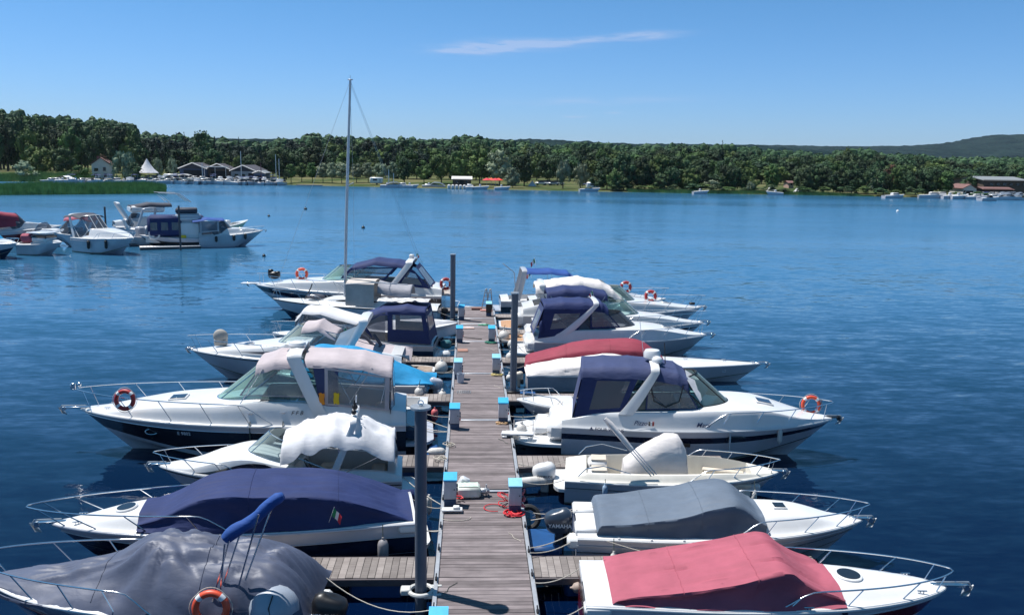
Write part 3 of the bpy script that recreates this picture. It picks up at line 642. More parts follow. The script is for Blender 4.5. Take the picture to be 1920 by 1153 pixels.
reeds('shore_reeds', (xa, xb, lambda u: shore(lerp(xa, xb, u)) - 1, 26), 9000, 2.6, 'green reeds on the bank behind the reed bed', 4)
xa = G(1180, 361).x; xb = G(1640, 369).x
reeds('bank_reeds', (xa, xb, lambda u: shore(lerp(xa, xb, u)) - .5, 5), 7000, 1.2, 'fringe of reeds along the dark right-hand bank', 6)

# ------------------------------------------------------------------ hazy air over the lake
hz = MB(); hz.box((200, 1640, 69), (7600, 3400, 160)); hzm = bpy.data.materials.new('hazy_air'); hzm.use_nodes = True; ht_ = hzm.node_tree; ht_.nodes.clear()
ho = ht_.nodes.new('ShaderNodeOutputMaterial'); pv = ht_.nodes.new('ShaderNodeVolumePrincipled'); pv.inputs['Color'].default_value = (.70, .84, 1, 1); pv.inputs['Density'].default_value = .000035; pv.inputs['Anisotropy'].default_value = .2
ht_.links.new(pv.outputs[0], ho.inputs['Volume']); hzo = hz.obj('haze', hzm, ang=0); tag(hzo, 'thin bluish haze over the lake and hills', 'haze', kind='stuff')

# ------------------------------------------------------------------ pier
PX0, PX1, PY0, PY1, DZ = -0.69, 1.36, 9.0, 49.0, .5
RP = random.Random(3)
pier = empty('floating_pier', (0, PY0, 0), 0, 'long weathered wooden pier running away between the two rows of boats', 'pier')
def plank_variants(L, wd, th, n, seed, axis='x'):
    R = random.Random(seed); out = []
    for i in range(n):
        b = MB(); a = (L - R.uniform(0, .012), wd, th)
        b.box((0, 0, 0), a, r=.005)
        if axis == 'y': b.v = [(y, x, z) for x, y, z in b.v]
        me = b.mesh('plank', 30); out.append(me)
    return out
pv = plank_variants(PX1 - PX0 - .20, .131, .032, 4, 1)
for m in pv: m.materials.append(PLANK)
y = PY0 + .07; k = 0
SECT = [20.9, 27.0, 33.2, 39.3, 42.9, 45.2]
while y < PY1 - .05:
    if all(abs(y - s) > .085 for s in SECT):
        o = bpy.data.objects.new('plank', RP.choice(pv)); C.objects.link(o); o.parent = pier
        o.location = ((PX0 + PX1) / 2 + RP.uniform(-.004, .004), y - PY0, DZ - .016 + RP.uniform(-.003, .003)); o.rotation_euler = (RP.uniform(-.008, .008), RP.uniform(-.002, .002), RP.uniform(-.003, .003))
        k += 1
    y += .14
for s in SECT:
    MB().box((0, 0, 0), (PX1 - PX0 - .2, .12, .04), r=.006).obj('joint_plate', ALU, pier, loc=((PX0 + PX1) / 2, s - PY0, DZ - .012))
ya = PY0
for s in SECT + [PY1]:
    for x in (PX0 + .045, PX1 - .045):
        MB().box((0, 0, 0), (.09, s - ya - .012, .16), r=.01).obj('edge_beam', ALU, pier, loc=(x, (s + ya) / 2 - PY0, DZ - .06))
    # concrete float below the section
    MB().box((0, 0, 0), (1.6, s - ya - .5, .4), r=.03).obj('float', BROWNM, pier, loc=((PX0 + PX1) / 2, (s + ya) / 2 - PY0, .1))
    ya = s
MB().box((0, 0, 0), (PX1 - PX0, .05, .2), r=.01).obj('end_beam', ALU, pier, loc=((PX0 + PX1) / 2, PY1 - PY0 + .02, DZ - .1))
# small cleats on the edge beams
cm = MB(); cm.box((0, 0, .03), (.05, .10, .05), r=.01); cm.tube([(0, -.13, .07), (0, 0, .065), (0, .13, .07)], .014, 6)
cmm = cm.mesh('cleat', 40); cmm.materials.append(BLACK)
for x in (PX0 + .045, PX1 - .045):
    for yy in (12.6, 14.9, 16.2, 17.5, 18.7, 20.3, 22.2, 24.3, 26.6, 28.4, 30.9, 33.4, 35.0, 37.7, 40.3, 43, 45.8, 47.9):
        o = bpy.data.objects.new('cleat', cmm); C.objects.link(o); o.parent = pier; o.location = (x, yy - PY0 + RP.uniform(-.2, .2), DZ + .02)
# finger docks
fvs = plank_variants(.92, .142, .03, 3, 2, 'y')
for m in fvs: m.materials.append(PLANKF)
FING = [(-1, 16.8, 6.2, 'nearest left finger dock, between the blue and the grey-purple covered boats'), (1, 16.8, 6.2, 'nearest right finger dock, between the red and the steel-blue covered boats'),
        (-1, 23.25, 6.0, 'left finger dock beside the small open-cockpit cabin cruiser'), (1, 23.2, 6.0, 'right finger dock under the swim platform of the big navy-canopied cruiser'),
        (-1, 29.8, 5.4, 'left finger dock between the turquoise covered boat and the small white boat'), (1, 29.9, 5.4, 'right finger dock at the foot of the second steel pole'),
        (-1, 35.75, 5.6, 'left finger dock beside the cruiser with the oval teak platform'), (1, 35.75, 5.6, 'right finger dock beside the long boat with the crimson cover'),
        (-1, 41.9, 5, 'left finger dock beyond the white tarp-covered dinghy'), (1, 41.9, 5, 'right finger dock near the far end of the pier'), (-1, 48.2, 5, 'farthest left finger dock at the pier head'), (1, 46.3, 4, 'farthest right finger dock beside the small boat with the radar arch')]
for sd, yc, Lf, lab in FING:
    xe = PX0 if sd < 0 else PX1
    r = empty('finger_dock', (xe, yc, 0), 0 if sd > 0 else pi, lab, 'finger dock', 'finger docks along the pier')
    n = int(Lf / .15)
    for i in range(n):
        o = bpy.data.objects.new('plank', RP.choice(fvs)); C.objects.link(o); o.parent = r
        o.location = (.09 + i * .15, RP.uniform(-.004, .004), DZ - .05 + RP.uniform(-.003, .003)); o.rotation_euler = (0, RP.uniform(-.006, .006), RP.uniform(-.004, .004))
    for s in (-1, 1):
        MB().box((0, 0, 0), (Lf, .05, .15), r=.008).obj('side_beam', BROWNM, r, loc=(Lf / 2 + .01, s * .49, DZ - .12))
        MB().poly([(0, s * .52, DZ - .04), (.9, s * .52, DZ - .04), (0, s * 1.15, DZ - .04)]).poly([(0, s * 1.15, DZ - .04), (.9, s * .52, DZ - .04), (.9, s * .52, DZ - .16), (0, s * 1.15, DZ - .16)]).obj('gusset', GALV, r) if False else None
    for i in range(3):
        MB().box((0, 0, 0), (1.1, .8, .42), r=.06).obj('float', BLUEF, r, loc=(1.2 + i * 1.8, 0, .12))
# ------------------------------------------------------------------ steel poles
def pole(x, y, ztop, r, sq, label, cap=.3):
    o = empty('mooring_pole', (x, y, 0), 0, label, 'pole', 'steel poles holding the pier')
    m = MB(); m.tube([(0, 0, -1), (0, 0, ztop)], r, 14 if not sq else 4, caps=True)
    m.obj('post', POLEM, o, ang=40)
    MB().lathe([(cap * .5, 0), (cap * .5, .03), (cap * .49, .045)], 20, c=(0, 0, ztop + .002)).obj('cap', GALV, o)
    return o
p = pole(-.93, 15.75, 4.22, .118, False, 'nearest tall steel pole with a flat round cap on the left side of the pier', .40)
m = MB(); m.torus((0, 0, 4.33), .05, .012, M=Matrix.Rotation(pi / 2, 3, 'X'), n=14, k=6); m.box((0, 0, 4.29), (.05, .05, .06), r=.008); m.obj('lifting_eye', STEEL, p)
m = MB(); m.torus((0, 0, .50), .23, .045, n=24, k=8); m.box((-.30, 0, .50), (.2, .22, .12), r=.02); m.box((.24, .18, .47), (.34, .07, .09), r=.01); m.box((.24, -.18, .47), (.34, .07, .09), r=.01)
m.obj('pile_guide', mat('white_guide', (.5, .5, .48), .5), p)
p = pole(1.60, 30.5, 4.15, .125, False, 'middle tall steel pole on the right side of the pier near the red covered boat', .31)
MB().box((0, 0, .52), (.5, .42, .07), r=.015).obj('pile_guide', BLACK, p)
p = pole(-.95, 44.9, 3.95, .14, False, 'farthest tall steel pole on the left near the end of the pier', .32)
MB().box((.1, 0, .5), (.5, .4, .08), r=.015).obj('pile_guide', BLACK, p)
# ------------------------------------------------------------------ service pedestals
def pedestal(x, y, capm, label, hgt=.66, wd=.31, facing=1, dark=False):
    r = empty('service_pedestal', (x, y, DZ), 0, label, 'pedestal', 'service pedestals along the pier edges')
    MB().box((0, 0, .09), (wd * .94, .24, .19), r=.01).obj('base', PEDB, r)
    MB().box((0, 0, .19 + (hgt - .19) / 2), (wd, .26, hgt - .19), r=.012).obj('cabinet', BLACK if dark else PEDG, r)
    MB().box((0, -.133, .19 + (hgt - .19) / 2), (wd * .84, .012, (hgt - .19) * .92), r=.004).obj('door', BLACK if dark else PEDG, r)
    MB().box((facing * wd * .33, -.142, .45), (.025, .02, .03), r=.004).obj('lock', BLACK, r)
    for k_, (zz_, c_) in enumerate(((.50, PEDB), (.40, PEDB), (.30, ROPER))):
        MB().box((facing * (wd / 2 + .018), 0, zz_), (.035, .075, .075), r=.01).obj('socket', c_, r)
    b = MB(); h = hgt
    a = [(-wd / 2 - .012, -.145, h), (wd / 2 + .012, -.145, h), (wd / 2 + .012, .145, h), (-wd / 2 - .012, .145, h)]
    t = [(-wd / 2 - .012, -.145, h + .035), (wd / 2 + .012, -.145, h + .035), (wd / 2 + .012, .145, h + .14), (-wd / 2 - .012, .145, h + .14)]
    b.poly(a[::-1]); b.poly(t)
    for i in range(4): b.poly([a[i], a[(i + 1) % 4], t[(i + 1) % 4], t[i]])
    b.obj('cap', capm, r, ang=20)
    return r
PEDS = [(-.50, 13.55, CYAN, 'nearest pedestal with bright cyan cap at the bottom left edge of the pier'), (-.46, 20.0, CYAN, 'cyan-capped pedestal beside the white outboard cowling lying on the pier'), (-.47, 26.1, CYAN, 'cyan-capped pedestal near the pink fender on the left edge'),
        (-.46, 32.35, CYANP, 'pedestal with a bucket in front of it on the left edge'), (-.50, 39.05, CYAN, 'cyan-capped pedestal beside the navy canvas enclosure on the left edge'), (-.48, 44.8, CYAN, 'farthest left pedestal at the foot of the farthest pole'),
        (1.12, 19.6, CYANP, 'pale-capped pedestal standing in the red hose coil'), (1.09, 26.75, CYAN, 'cyan-capped pedestal with orange rope at its foot on the right edge'), (1.04, 33.1, CYANP, 'pale-capped pedestal with a yellow coil at its foot'),
        (1.0, 39.1, CYAN, 'blue-capped pedestal with a green net at its foot'), (1.0, 46.0, CYANP, 'dark pedestal with pale cap at the far right end of the pier')]
for i, (x, y, cmat, lab) in enumerate(PEDS): pedestal(x, y, cmat, lab, facing=1, dark=(i == 10))

# ------------------------------------------------------------------ boat builder
TXT = {}
GRIME = mat('waterline_scum', (.16, .17, .13), .6, var=.5, vscale=4)
def text(parent, s, loc, size, rot, m, name='lettering', bold=False, italic=0):
    k = (s, bold, italic)
    if k not in TXT:
        cu = bpy.data.curves.new('lettering', 'FONT'); cu.body = s; cu.size = 1; cu.extrude = .004; cu.align_x = 'CENTER'; cu.align_y = 'CENTER'; cu.shear = italic; cu.offset = .012 if bold else .004
        cu.resolution_u = 2
        o = bpy.data.objects.new('tmp', cu); me = bpy.data.meshes.new_from_object(o); bpy.data.objects.remove(o); TXT[k] = me
    me = TXT[k].copy(); me.materials.clear(); me.materials.append(m)
    o = bpy.data.objects.new(name, me); C.objects.link(o); o.parent = parent; o.location = loc; o.scale = (size, size, size); o.rotation_euler = rot
    return o
class Boat:
    def __init__(s, name, label, cat, stern, bow, B, Fs, Fb, group=None, sw=.88, rake=1.05, ent=2.2, fb_p=.8, shp=1.7, um=.35, ustep=30):
        s.L = hypot(bow[0] - stern[0], bow[1] - stern[1]); s.B = B; s.Fs = Fs; s.Fb = Fb; s.sw = sw; s.rk = rake; s.ent = ent; s.ep = fb_p; s.shp = shp; s.um = um
        a = atan2(bow[1] - stern[1], bow[0] - stern[0])
        s.root = empty(name, (stern[0], stern[1], 0), a, label, cat, group); s.n = 1 if bow[0] < stern[0] else -1   # local side facing the camera
        s.us = [1 - (1 - i / ustep) ** 1.35 for i in range(ustep + 1)]; s.th = [(0, 0), (1, 0)]; s.q0, s.q1 = .60, .86; s.camber = .05; s.ck = None
    def hb(s, u):
        w = s.sw + (1 - s.sw) * sst(0, s.um, u); v = max(0., (u - s.um) / (1 - s.um))
        return s.B / 2 * w * max(0., 1 - v ** s.ent) ** s.ep
    def zs(s, u): return s.Fs + (s.Fb - s.Fs) * max(0, min(1, u)) ** s.shp
    def hp(s, u, k, side=1):           # hull surface: k 0 sheer .. 1 chine .. 2 keel
        b = s.hb(u); z0 = s.zs(u); bc = b * (.90 - .42 * u ** 3); zc = -.02 + .5 * s.Fb * u ** 5; zk = -.34 + .33 * u ** 6
        if k <= 1: y = bc + (b - bc) * (1 - k) ** 1.35; z = lerp(z0, zc, k)
        else: y = bc * (2 - k); z = lerp(zc, zk, k - 1)
        x = u * s.L - s.rk * (z0 - z) * sst(.45, 1, u)
        return V(x, side * y, z)
    def hull(s, mats, bands, trm=0):
        """bands: list of (k_end, material index) from the sheer down"""
        ks = [0]; mi = []
        for ke, m_ in bands:
            k0 = ks[-1]; n = max(1, int((ke - k0) / .14 + .5))
            for i in range(n): ks.append(lerp(k0, ke, (i + 1) / n)); mi.append(m_)
        mats = list(mats) + [GRIME]
        for q in range(len(mi)):
            if ks[q] < .91 < ks[q + 1]: ks.insert(q + 1, .91); mi.insert(q, mi[q]); break
        for q in range(len(mi)):
            if .90 < ks[q] and ks[q + 1] <= 1.001: mi[q] = len(mats) - 1
        mb = MB()
        for sd in (1, -1): mb.grid([[s.hp(u, k, sd) for k in ks] for u in s.us], mat=lambda i, j: mi[j], flip=sd > 0)
        for j in range(len(ks) - 1):   # transom
            a, b = s.hp(0, ks[j], 1), s.hp(0, ks[j + 1], 1)
            mb.poly([a, b, V(b.x, -b.y, b.z), V(a.x, -a.y, a.z)], mi[j])
        s.hullo = mb.obj('hull', mats, s.root, ang=35)
        return s.hullo
    def rub(s, m, r=.022, k=.03, name='rub_rail', ua=0):
        mb = MB(); pts = [s.hp(u, k, 1) + V(0, .012, 0) for u in s.us if u >= ua] + [s.hp(u, k, -1) - V(0, .012, 0) for u in s.us[::-1] if u >= ua]
        mb.tube(pts, r, 6); return mb.obj(name, m, s.root, ang=60)
    def stripe(s, m, ka, kb, ua=0, ub=1, name='hull_stripe', taper=0):
        """raised painted strake laid 6 mm proud of the hull"""
        mb = MB(); us = [lerp(ua, ub, i / 24) for i in range(25)]
        for sd in (1, -1):
            rows = []
            for u in us:
                t = (u - ua) / (ub - ua); w = 1 - taper * (1 - t) ** 2; kc = (ka + kb) / 2; h = (kb - ka) / 2 * w
                a, c_ = s.hp(u, kc - h, sd), s.hp(u, kc + h, sd); o = V(0, .006 * sd, 0); rows.append([a + o, (a + c_) / 2 + o * 1.4, c_ + o])
            mb.grid(rows)
        return mb.obj(name, m, s.root)
    def qz(s, u, q):
        return s.zs(u) + .015 + s.camber * (1 - q * q) * min(1, (1 - u) * 6) + sinterp(s.th, u) * (1 - sst(s.q0, s.q1, q))
    def top(s, x, y):
        u = max(0, min(1, x / s.L)); b = max(.02, s.hb(u)); return s.qz(u, min(1, abs(y) / b))
    def deck(s, m, th=None, ck=None, solez=.3, solem=None, qc=.76, q0=None, q1=None, camber=None, name='deck'):
        if th: s.th = th
        if q0: s.q0 = q0
        if q1: s.q1 = q1
        if camber is not None: s.camber = camber
        Q = [0, .15, .3, .45, .55, .63, .70, qc - .006, qc + .006, .82, .86, .89, .915, .935, .955, .97, .985, 1]
        us = list(s.us)
        if ck:
            for c in ck: us += [c - .0008, c + .0008]
            us.sort()
        mb = MB(); rows = []
        for u in us:
            b = s.hb(u); inside = ck and ck[0] < u < ck[1]; half = []
            for q in Q:
                z = s.qz(u, q)
                if q == 1: z = s.zs(u)
                if inside and q < qc: z = solez
                half.append((q * b, z))
            rows.append([V(u * s.L, -y, z) for y, z in half[::-1]] + [V(u * s.L, y, z) for y, z in half[1:]])
        nq = len(Q)
        def mf(i, j):
            if solem is None or not ck: return 0
            um = (us[i] + us[i + 1]) / 2; jj = j - (nq - 1); qi = jj if jj >= 0 else -jj - 1
            return 1 if (ck[0] < um < ck[1] and qi < Q.index(qc - .006)) else 0
        mb.grid(rows, mat=mf, flip=True)
        return mb.obj(name, [m] + ([solem] if solem else []), s.root, ang=32)
    def box(s, name, c, d, m, r=.03, rz=0, parent=None, label=None):
        return MB().box((0, 0, 0), d, rz=rz, r=r).obj(name, m, parent or s.root, loc=c, label=label)
    def platform(s, l, z=.32, w=.8, m=WHITE, teak=None, th=.09, round_=True):
        mb = MB(); b = s.B / 2 * w; n = 14; rows = []
        for i in range(n + 1):
            t = i / n; x = -l * t; ww = b * ((1 - (t ** 4) * .35) if round_ else 1); rows.append([V(x, -ww, z - th), V(x, -ww, z), V(x, ww, z), V(x, ww, z - th)])
        mb.grid(rows, closed=True); mb.poly(rows[-1]); mb.poly(rows[0][::-1])
        o = mb.obj('swim_platform', m, s.root, ang=30)
        if teak:
            t2 = MB(); r2 = []
            for i in range(n + 1):
                t = .08 + .84 * i / n; x = -l * t; ww = b * .9 * (1 - (t ** 4) * .35); r2.append([V(x, -ww, z + .004), V(x, ww, z + .004)])
            t2.grid(r2); t2.obj('teak_pad', teak, o)
        return o
    # --- glass
    def windscreen(s, xa, xf, w, h, rake=.9, inn=.12, taper=.35, gm=GLASSC, fm=STEEL, mull=(0, .45, -.45), z0=None, p=.75, fr=.014, hf=None, zoff=0.0):
        n = 28; bot = []; topp = []
        for i in range(n + 1):
            a = -pi / 2 + pi * i / n; c = max(0., cos(a)) ** p; y = w * sin(a); x = xa + (xf - xa) * c
            zb = (s.top(x, y) if z0 is None else z0) + zoff
            hh = h * (taper + (1 - taper) * (c if hf is None else hf(c)))
            bot.append(V(x, y, zb)); topp.append(V(x - rake * hh, y * (1 - inn * hh / max(h, .01)), zb + hh))
        mb = MB(); mb.grid([bot, [(a + b) / 2 for a, b in zip(bot, topp)], topp]); g = mb.obj('windscreen', gm, s.root, ang=60)
        MB().tube(topp, fr, 5).obj('frame', fm, g); MB().tube(bot, fr * .9, 5).obj('frame', fm, g)
        for q in list(mull) + [-.98, .98]:
            i = int(round((math.asin(q) + pi / 2) / pi * n)); MB().tube([bot[i], topp[i]], fr * .9, 5).obj('mullion', fm, g)
        s.wtop = topp; return g
    def side_window(s, xa, xb, z, h, yk, m=WINDK, skew=.0, name='window', both=True, th=.012):
        for sd in ((1, -1) if both else (s.n,)):
            mb = MB(); n = 10; rows = []
            for i in range(n + 1):
                t = i / n; x = lerp(xa, xb, t); hh = h * (1 - skew * t) * min(1, .25 + 4 * min(t, 1 - t)); y = yk(x) if callable(yk) else yk
                rows.append([V(x, sd * (y + th), z - hh / 2), V(x, sd * (y + th * 1.6), z), V(x, sd * (y + th), z + hh / 2)])
            mb.grid(rows); mb.obj(name, m, s.root)
    def deck_patch(s, xa, xb, qa, qb, m, name='cabin_window', taper=.5, off=.025):
        """glazing laid on the curved cabin side, 8 mm proud"""
        for sd in (1, -1):
            mb = MB(); rows = []; n = 14
            for i in range(n + 1):
                t = i / n; x = lerp(xa, xb, t); u = x / s.L; b = s.hb(u); f = min(1, 8 * t + .3) * (1 - taper * t ** 1.5); row = []
                for k in range(6):
                    q = qb + (qa - qb) * f * (1 - k / 5); z = s.qz(u, q); row.append(V(x, sd * (q * b + off), z + off))
                rows.append(row)
            mb.grid(rows); mb.obj(name, m, s.root)
    def side_y(s, x, z):
        u = x / s.L; b = s.hb(u)
        for i in range(200):
            q = 1 - i * .004
            if s.qz(u, q) >= z: return q * b
        return b
    def hatch(s, x, y, r, m=WINDK, square=False):
        z = s.top(x, y) + .012; dzdx = (s.top(x + .2, y) - s.top(x - .2, y)) / .4
        Mr = Matrix.Rotation(-math.atan(dzdx), 3, 'Y')
        if square:
            f = MB().box((0, 0, 0), (r * 2.2, r * 2.2, .05), r=.02, M=Mr).obj('deck_hatch', WHITE, s.root, loc=(x, y, z + .005)); MB().box((0, 0, .028), (r * 1.8, r * 1.8, .02), r=.009, M=Mr).obj('pane', m, f)
        else:
            f = MB().lathe([(r * 1.12, -.02), (r * 1.12, .015), (r * 1.04, .03), (r, .03)], 26, M=Mr).obj('deck_hatch', WHITE, s.root, loc=(x, y, z)); MB().lathe([(r * .93, .02), (r * .93, .036)], 26, M=Mr).obj('pane', m, f)
    # --- cloth
    def cover(s, keys, m, over=1.03, drop=.10, nexp=2.4, mexp=1.5, wr=.03, xs_n=54, name='cover', base=None, ridge=0, dropn=None, seed=0, label=None, wscale=1.0, sf=None, cf=.14, tuck=.03, pleat=.02, skeys=None, radial=None):
        xa, xb = keys[0][0], keys[-1][0]; rows = []; nc = 46
        for i in range(xs_n + 1):
            x = lerp(xa, xb, i / xs_n); u = max(0, min(.999, x / s.L)); b = s.hb(u) * over; zt = sinterp(keys, x); row = []
            ze0 = (s.zs(u) if base is None else base(x)) - drop
            endf = min(1, min(i, xs_n - i) / 3)
            for j in range(nc + 1):
                t = -1 + 2 * j / nc; ta = abs(t); sgn = 1 if t > 0 else -1
                if sf is not None:
                    sfx = interp(skeys, x) if skeys else sf
                    ze = ze0 - (dropn(x) if (dropn and t * s.n > 0) else 0); TS = .72
                    if ta <= TS:
                        q = ta / TS; yy = b * sfx * q; zz = zt - cf * (zt - ze) * q ** 2.2
                        zz += pleat * (.5 * noise.noise(Vector((x * .7, yy * 7, seed))) + .9 * (.35 - abs(noise.noise(Vector((x * .55 + yy * .5, yy * 6.5 - x * .5, seed + 2))))) * 2) * endf
                    else:
                        q = (ta - TS) / (1 - TS); zs_ = zt - cf * (zt - ze)
                        yy = b * (lerp(sfx, 1.0, q ** .8) - tuck * sin(q * pi)); zz = lerp(zs_, ze, q)
                        yy += .035 * endf * sin(q * pi) * (noise.noise(Vector((x * 2.6 + q * 2.5, seed, q * 1.4))) + .6 * noise.noise(Vector((x * 6 - q * 3, seed, q * 3))))
                    zz += wr * noise.noise(Vector((x * 1.6, yy * 1.8 + seed, seed))) * endf
                    if radial:
                        for (rx, ry, am, fq) in radial:
                            dx_, dy_ = x - rx, yy * sgn - ry; dd = hypot(dx_, dy_); an = atan2(dy_, dx_)
                            zz += am * (abs(sin(an * fq + 1.5 * noise.noise(Vector((dx_ * .8, dy_ * .8, seed))))) - .5) * min(1, dd * 1.6) * exp(-(dd / 1.5) ** 2) * endf
                    if ta < .9 and 0 < x < s.L and base is None: zz = max(zz, s.top(x, yy) + .02 + .012 * noise.noise(Vector((x * 5, yy * 5, 2))))
                    elif ta < .9 and 0 < x < s.L: zz = max(zz, s.top(x, yy) + .02)
                    row.append(V(x, yy * sgn, zz)); continue
                yy = b * (abs(sin(t * pi / 2)) ** .9) * (1 if t > 0 else -1)
                tt = abs(yy) / max(b, .001)
                ze = ze0 - (dropn(x) if (dropn and t * s.n > 0) else 0)
                zz = ze + (zt - ze) * max(0, 1 - tt ** nexp) ** (1 / mexp)
                zz -= ridge * (1 - abs(2 * tt - 1)) * (zt - ze)
                w = noise.noise(Vector((x * 1.1 * wscale + seed, yy * 2.6, seed))) + .5 * noise.noise(Vector((x * 3.1, yy * 5 + seed, 3))) + .55 * (1 - abs(noise.noise(Vector((x * .9 + yy * 2.2, yy * 1.3 - x * .8, seed + 5)))) * 4)
                zz += wr * w * (.35 + .65 * tt) * endf
                yo = wr * .8 * noise.noise(Vector((x * 4.0, 1.5, seed))) * tt ** 3 * (1 if t > 0 else -1)
                row.append(V(x, yy + yo, zz))
            rows.append(row)
        mb = MB(); mb.grid(rows, flip=True)
        # hem hanging down
        for sd in (0, -1):
            mb.grid([[r[sd] for r in rows], [r[sd] + V(0, 0, -.05 - .03 * noise.noise(r[sd] * 3)) for r in rows]], flip=sd == 0)
        co = mb.obj(name, m, s.root, ang=50, label=label)
        if sf is not None:
            for fi in (.30, .62): MB().tube([p + V(0, 0, .004) for p in rows[int(xs_n * fi)][3:-3]], .008, 5, caps=False).obj('seam', m, co, ang=80)
        return co
    def canopy(s, keys, w, m, arch=.12, roll=.14, sag=.035, name='canopy', wkeys=None, scal=True, nb=10, endroll=.10, nz=.008):
        """cloth stretched over bows at the key x positions"""
        rows = []; nc = 20; seg = []
        for (x0, z0), (x1, z1) in zip(keys, keys[1:]):
            for i in range(nb): seg.append((lerp(x0, x1, i / nb), lerp(z0, z1, i / nb) - sag * 4 * (i / nb) * (1 - i / nb)))
        seg.append(keys[-1])
        x0, z0 = seg[0]; x1, z1 = seg[-1]; sg = 1 if x1 > x0 else -1
        seg = [(x0 - sg * .03, z0 - endroll), (x0 - sg * .02, z0 - .03)] + seg + [(x1 + sg * .02, z1 - .03), (x1 + sg * .03, z1 - endroll)]
        for x, z in seg:
            ww = interp(wkeys, x) if wkeys else w; row = []
            for j in range(nc + 1):
                t = -1 + 2 * j / nc; a = abs(t); y = ww * min(1, a * 1.06) ** 1.0 * (1 if t > 0 else -1)
                zz = z - arch * a ** 2 - roll * sst(.80, 1, a) + nz * (noise.noise(Vector((x * 3, y * 3, 1))) + (1 if nz > .02 else 0) * (.5 - 2 * abs(noise.noise(Vector((x * 2 + y, y * 2.5 - x, 4))))))
                row.append(V(x, y, zz))
            rows.append(row)
        mb = MB(); mb.grid(rows); o = mb.obj(name, m, s.root, ang=60)
        return o
    def pane(s, p, m, win=None, wm=VINYL, name='curtain', nu=8):
        """cloth panel between four corners p=(bottom a, bottom b, top b, top a) with a clear window (u0,u1,v0,v1)"""
        a, b, c, d = [Vector(q) for q in p]
        def P(u, v): return (a.lerp(b, u)).lerp(d.lerp(c, u), v) + V(0, .012 * noise.noise(Vector((u * 5, v * 4, a.x))), 0)
        mb = MB()
        if win is None:
            mb.grid([[P(i / nu, j / nu) for j in range(nu + 1)] for i in range(nu + 1)]); return mb.obj(name, m, s.root, ang=60)
        u0, u1, v0, v1 = win; U = [0, u0, (u0 + u1) / 2, u1, 1]; Vv = [0, v0, (v0 + v1) / 2, v1, 1]
        for i in range(4):
            for j in range(4):
                if 0 < i < 3 and 0 < j < 3: continue
                mb.poly([P(U[i], Vv[j]), P(U[i + 1], Vv[j]), P(U[i + 1], Vv[j + 1]), P(U[i], Vv[j + 1])])
        o = mb.obj(name, m, s.root, ang=60)
        w = MB(); w.grid([[P(lerp(u0, u1, i / 6), lerp(v0, v1, j / 4)) + V(0, .02 * noise.noise(Vector((i * .9, j * .9, a.x))), 0) for j in range(5)] for i in range(7)])
        w.obj('clear_window', wm, o, ang=80); return o
    # --- metal
    def arch(s, xb, xt, zt, w, m, wid=.22, widt=.3, th=.05, zb=None, inn=.82, name='radar_arch', yb=None):
        yb = yb or s.hb(xb / s.L) * .92; zb = zb if zb is not None else s.top(xb, yb); rows = []
        path = []
        n = 9
        for i in range(n): t = i / (n - 1); path.append((lerp(xb, xt, t ** .9), -lerp(yb, yb * inn, t), lerp(zb, zt - .15, t), lerp(wid * 1.5, widt, t)))
        for i in range(1, 8): a = i / 8 * pi / 2; path.append((xt, -yb * inn * (1 - .14 * (1 - cos(a))) , zt - .15 + .15 * sin(a) * .85, widt))
        path.append((xt, -yb * inn * .7, zt, widt)); path.append((xt, 0, zt + .02, widt))
        full = path + [(x, -y, z, w_) for x, y, z, w_ in path[-2::-1]]
        for i, (x, y, z, w_) in enumerate(full):
            a = full[max(0, i - 1)]; b = full[min(len(full) - 1, i + 1)]; t = V(0, b[1] - a[1], b[2] - a[2]).normalized(); nrm = V(0, -t.z, t.y)
            c = V(x, y, z); rows.append([c + V(w_ / 2, 0, 0) + nrm * th * .3, c + nrm * th, c - V(w_ / 2, 0, 0) + nrm * th * .3, c - V(w_ / 2, 0, 0) - nrm * th * .3, c - nrm * th, c + V(w_ / 2, 0, 0) - nrm * th * .3])
        mb = MB(); mb.grid(rows, closed=True); return mb.obj(name, m, s.root, ang=45)
    def railing(s, ua, h, inset=.07, ext=.25, r=.013, m=STEEL, st=(.5, .62, .75, .88), h0=.0, mid=False, openb=0, name='bow_rail', hk=None, lean=.0):
        def P(u, sd, hh):
            uu = min(u, 1); b = max(0, s.hb(uu) - inset); k = s.hp(uu, 0, sd); x = k.x + (ext * sst(.55, 1, uu)) + lean * hh
            return V(x, sd * (b + .02 + .05 * sst(.6, .95, uu)), s.zs(uu) + hh)
        def H(u): return (hk and interp(hk, u)) or h * sst(ua - .02, ua + .10, u) + h0
        us = [lerp(ua, .985, i / 22) for i in range(23)]
        A = [P(u, 1, H(u)) for u in us]; Bq = [P(u, -1, H(u)) for u in us]
        end = V(A[-1].x + .10, 0, A[-1].z)
        mb = MB()
        if openb:
            mb.tube(A, r, 6); mb.tube(Bq, r, 6)
            for q in (A, Bq): mb.tube([q[-1], V(q[-1].x - .05, q[-1].y, s.zs(.97))], r, 6)
        else: mb.tube(A + [V(end.x - .03, A[-1].y * .5, end.z), V(end.x - .03, Bq[-1].y * .5, end.z)] + Bq[::-1], r, 6)
        o = mb.obj(name, m, s.root, ang=60)
        for u in st:
            for sd in (1, -1):
                a = P(u, sd, H(u)); u2 = u - .035; q = s.hp(u2, 0, sd); bz = V(q.x, sd * max(0, s.hb(u2) - inset), s.zs(u2) + .01)
                MB().tube([bz, a], r * .85, 5).obj('stanchion', m, o)
        for sd in (1, -1):
            a = P(.965, sd, H(.965)); q = s.hp(.955, 0, sd); MB().tube([V(q.x, sd * max(0, s.hb(.955) - inset * .5), s.zs(.955)), a], r * .85, 5).obj('stanchion', m, o)
        return o
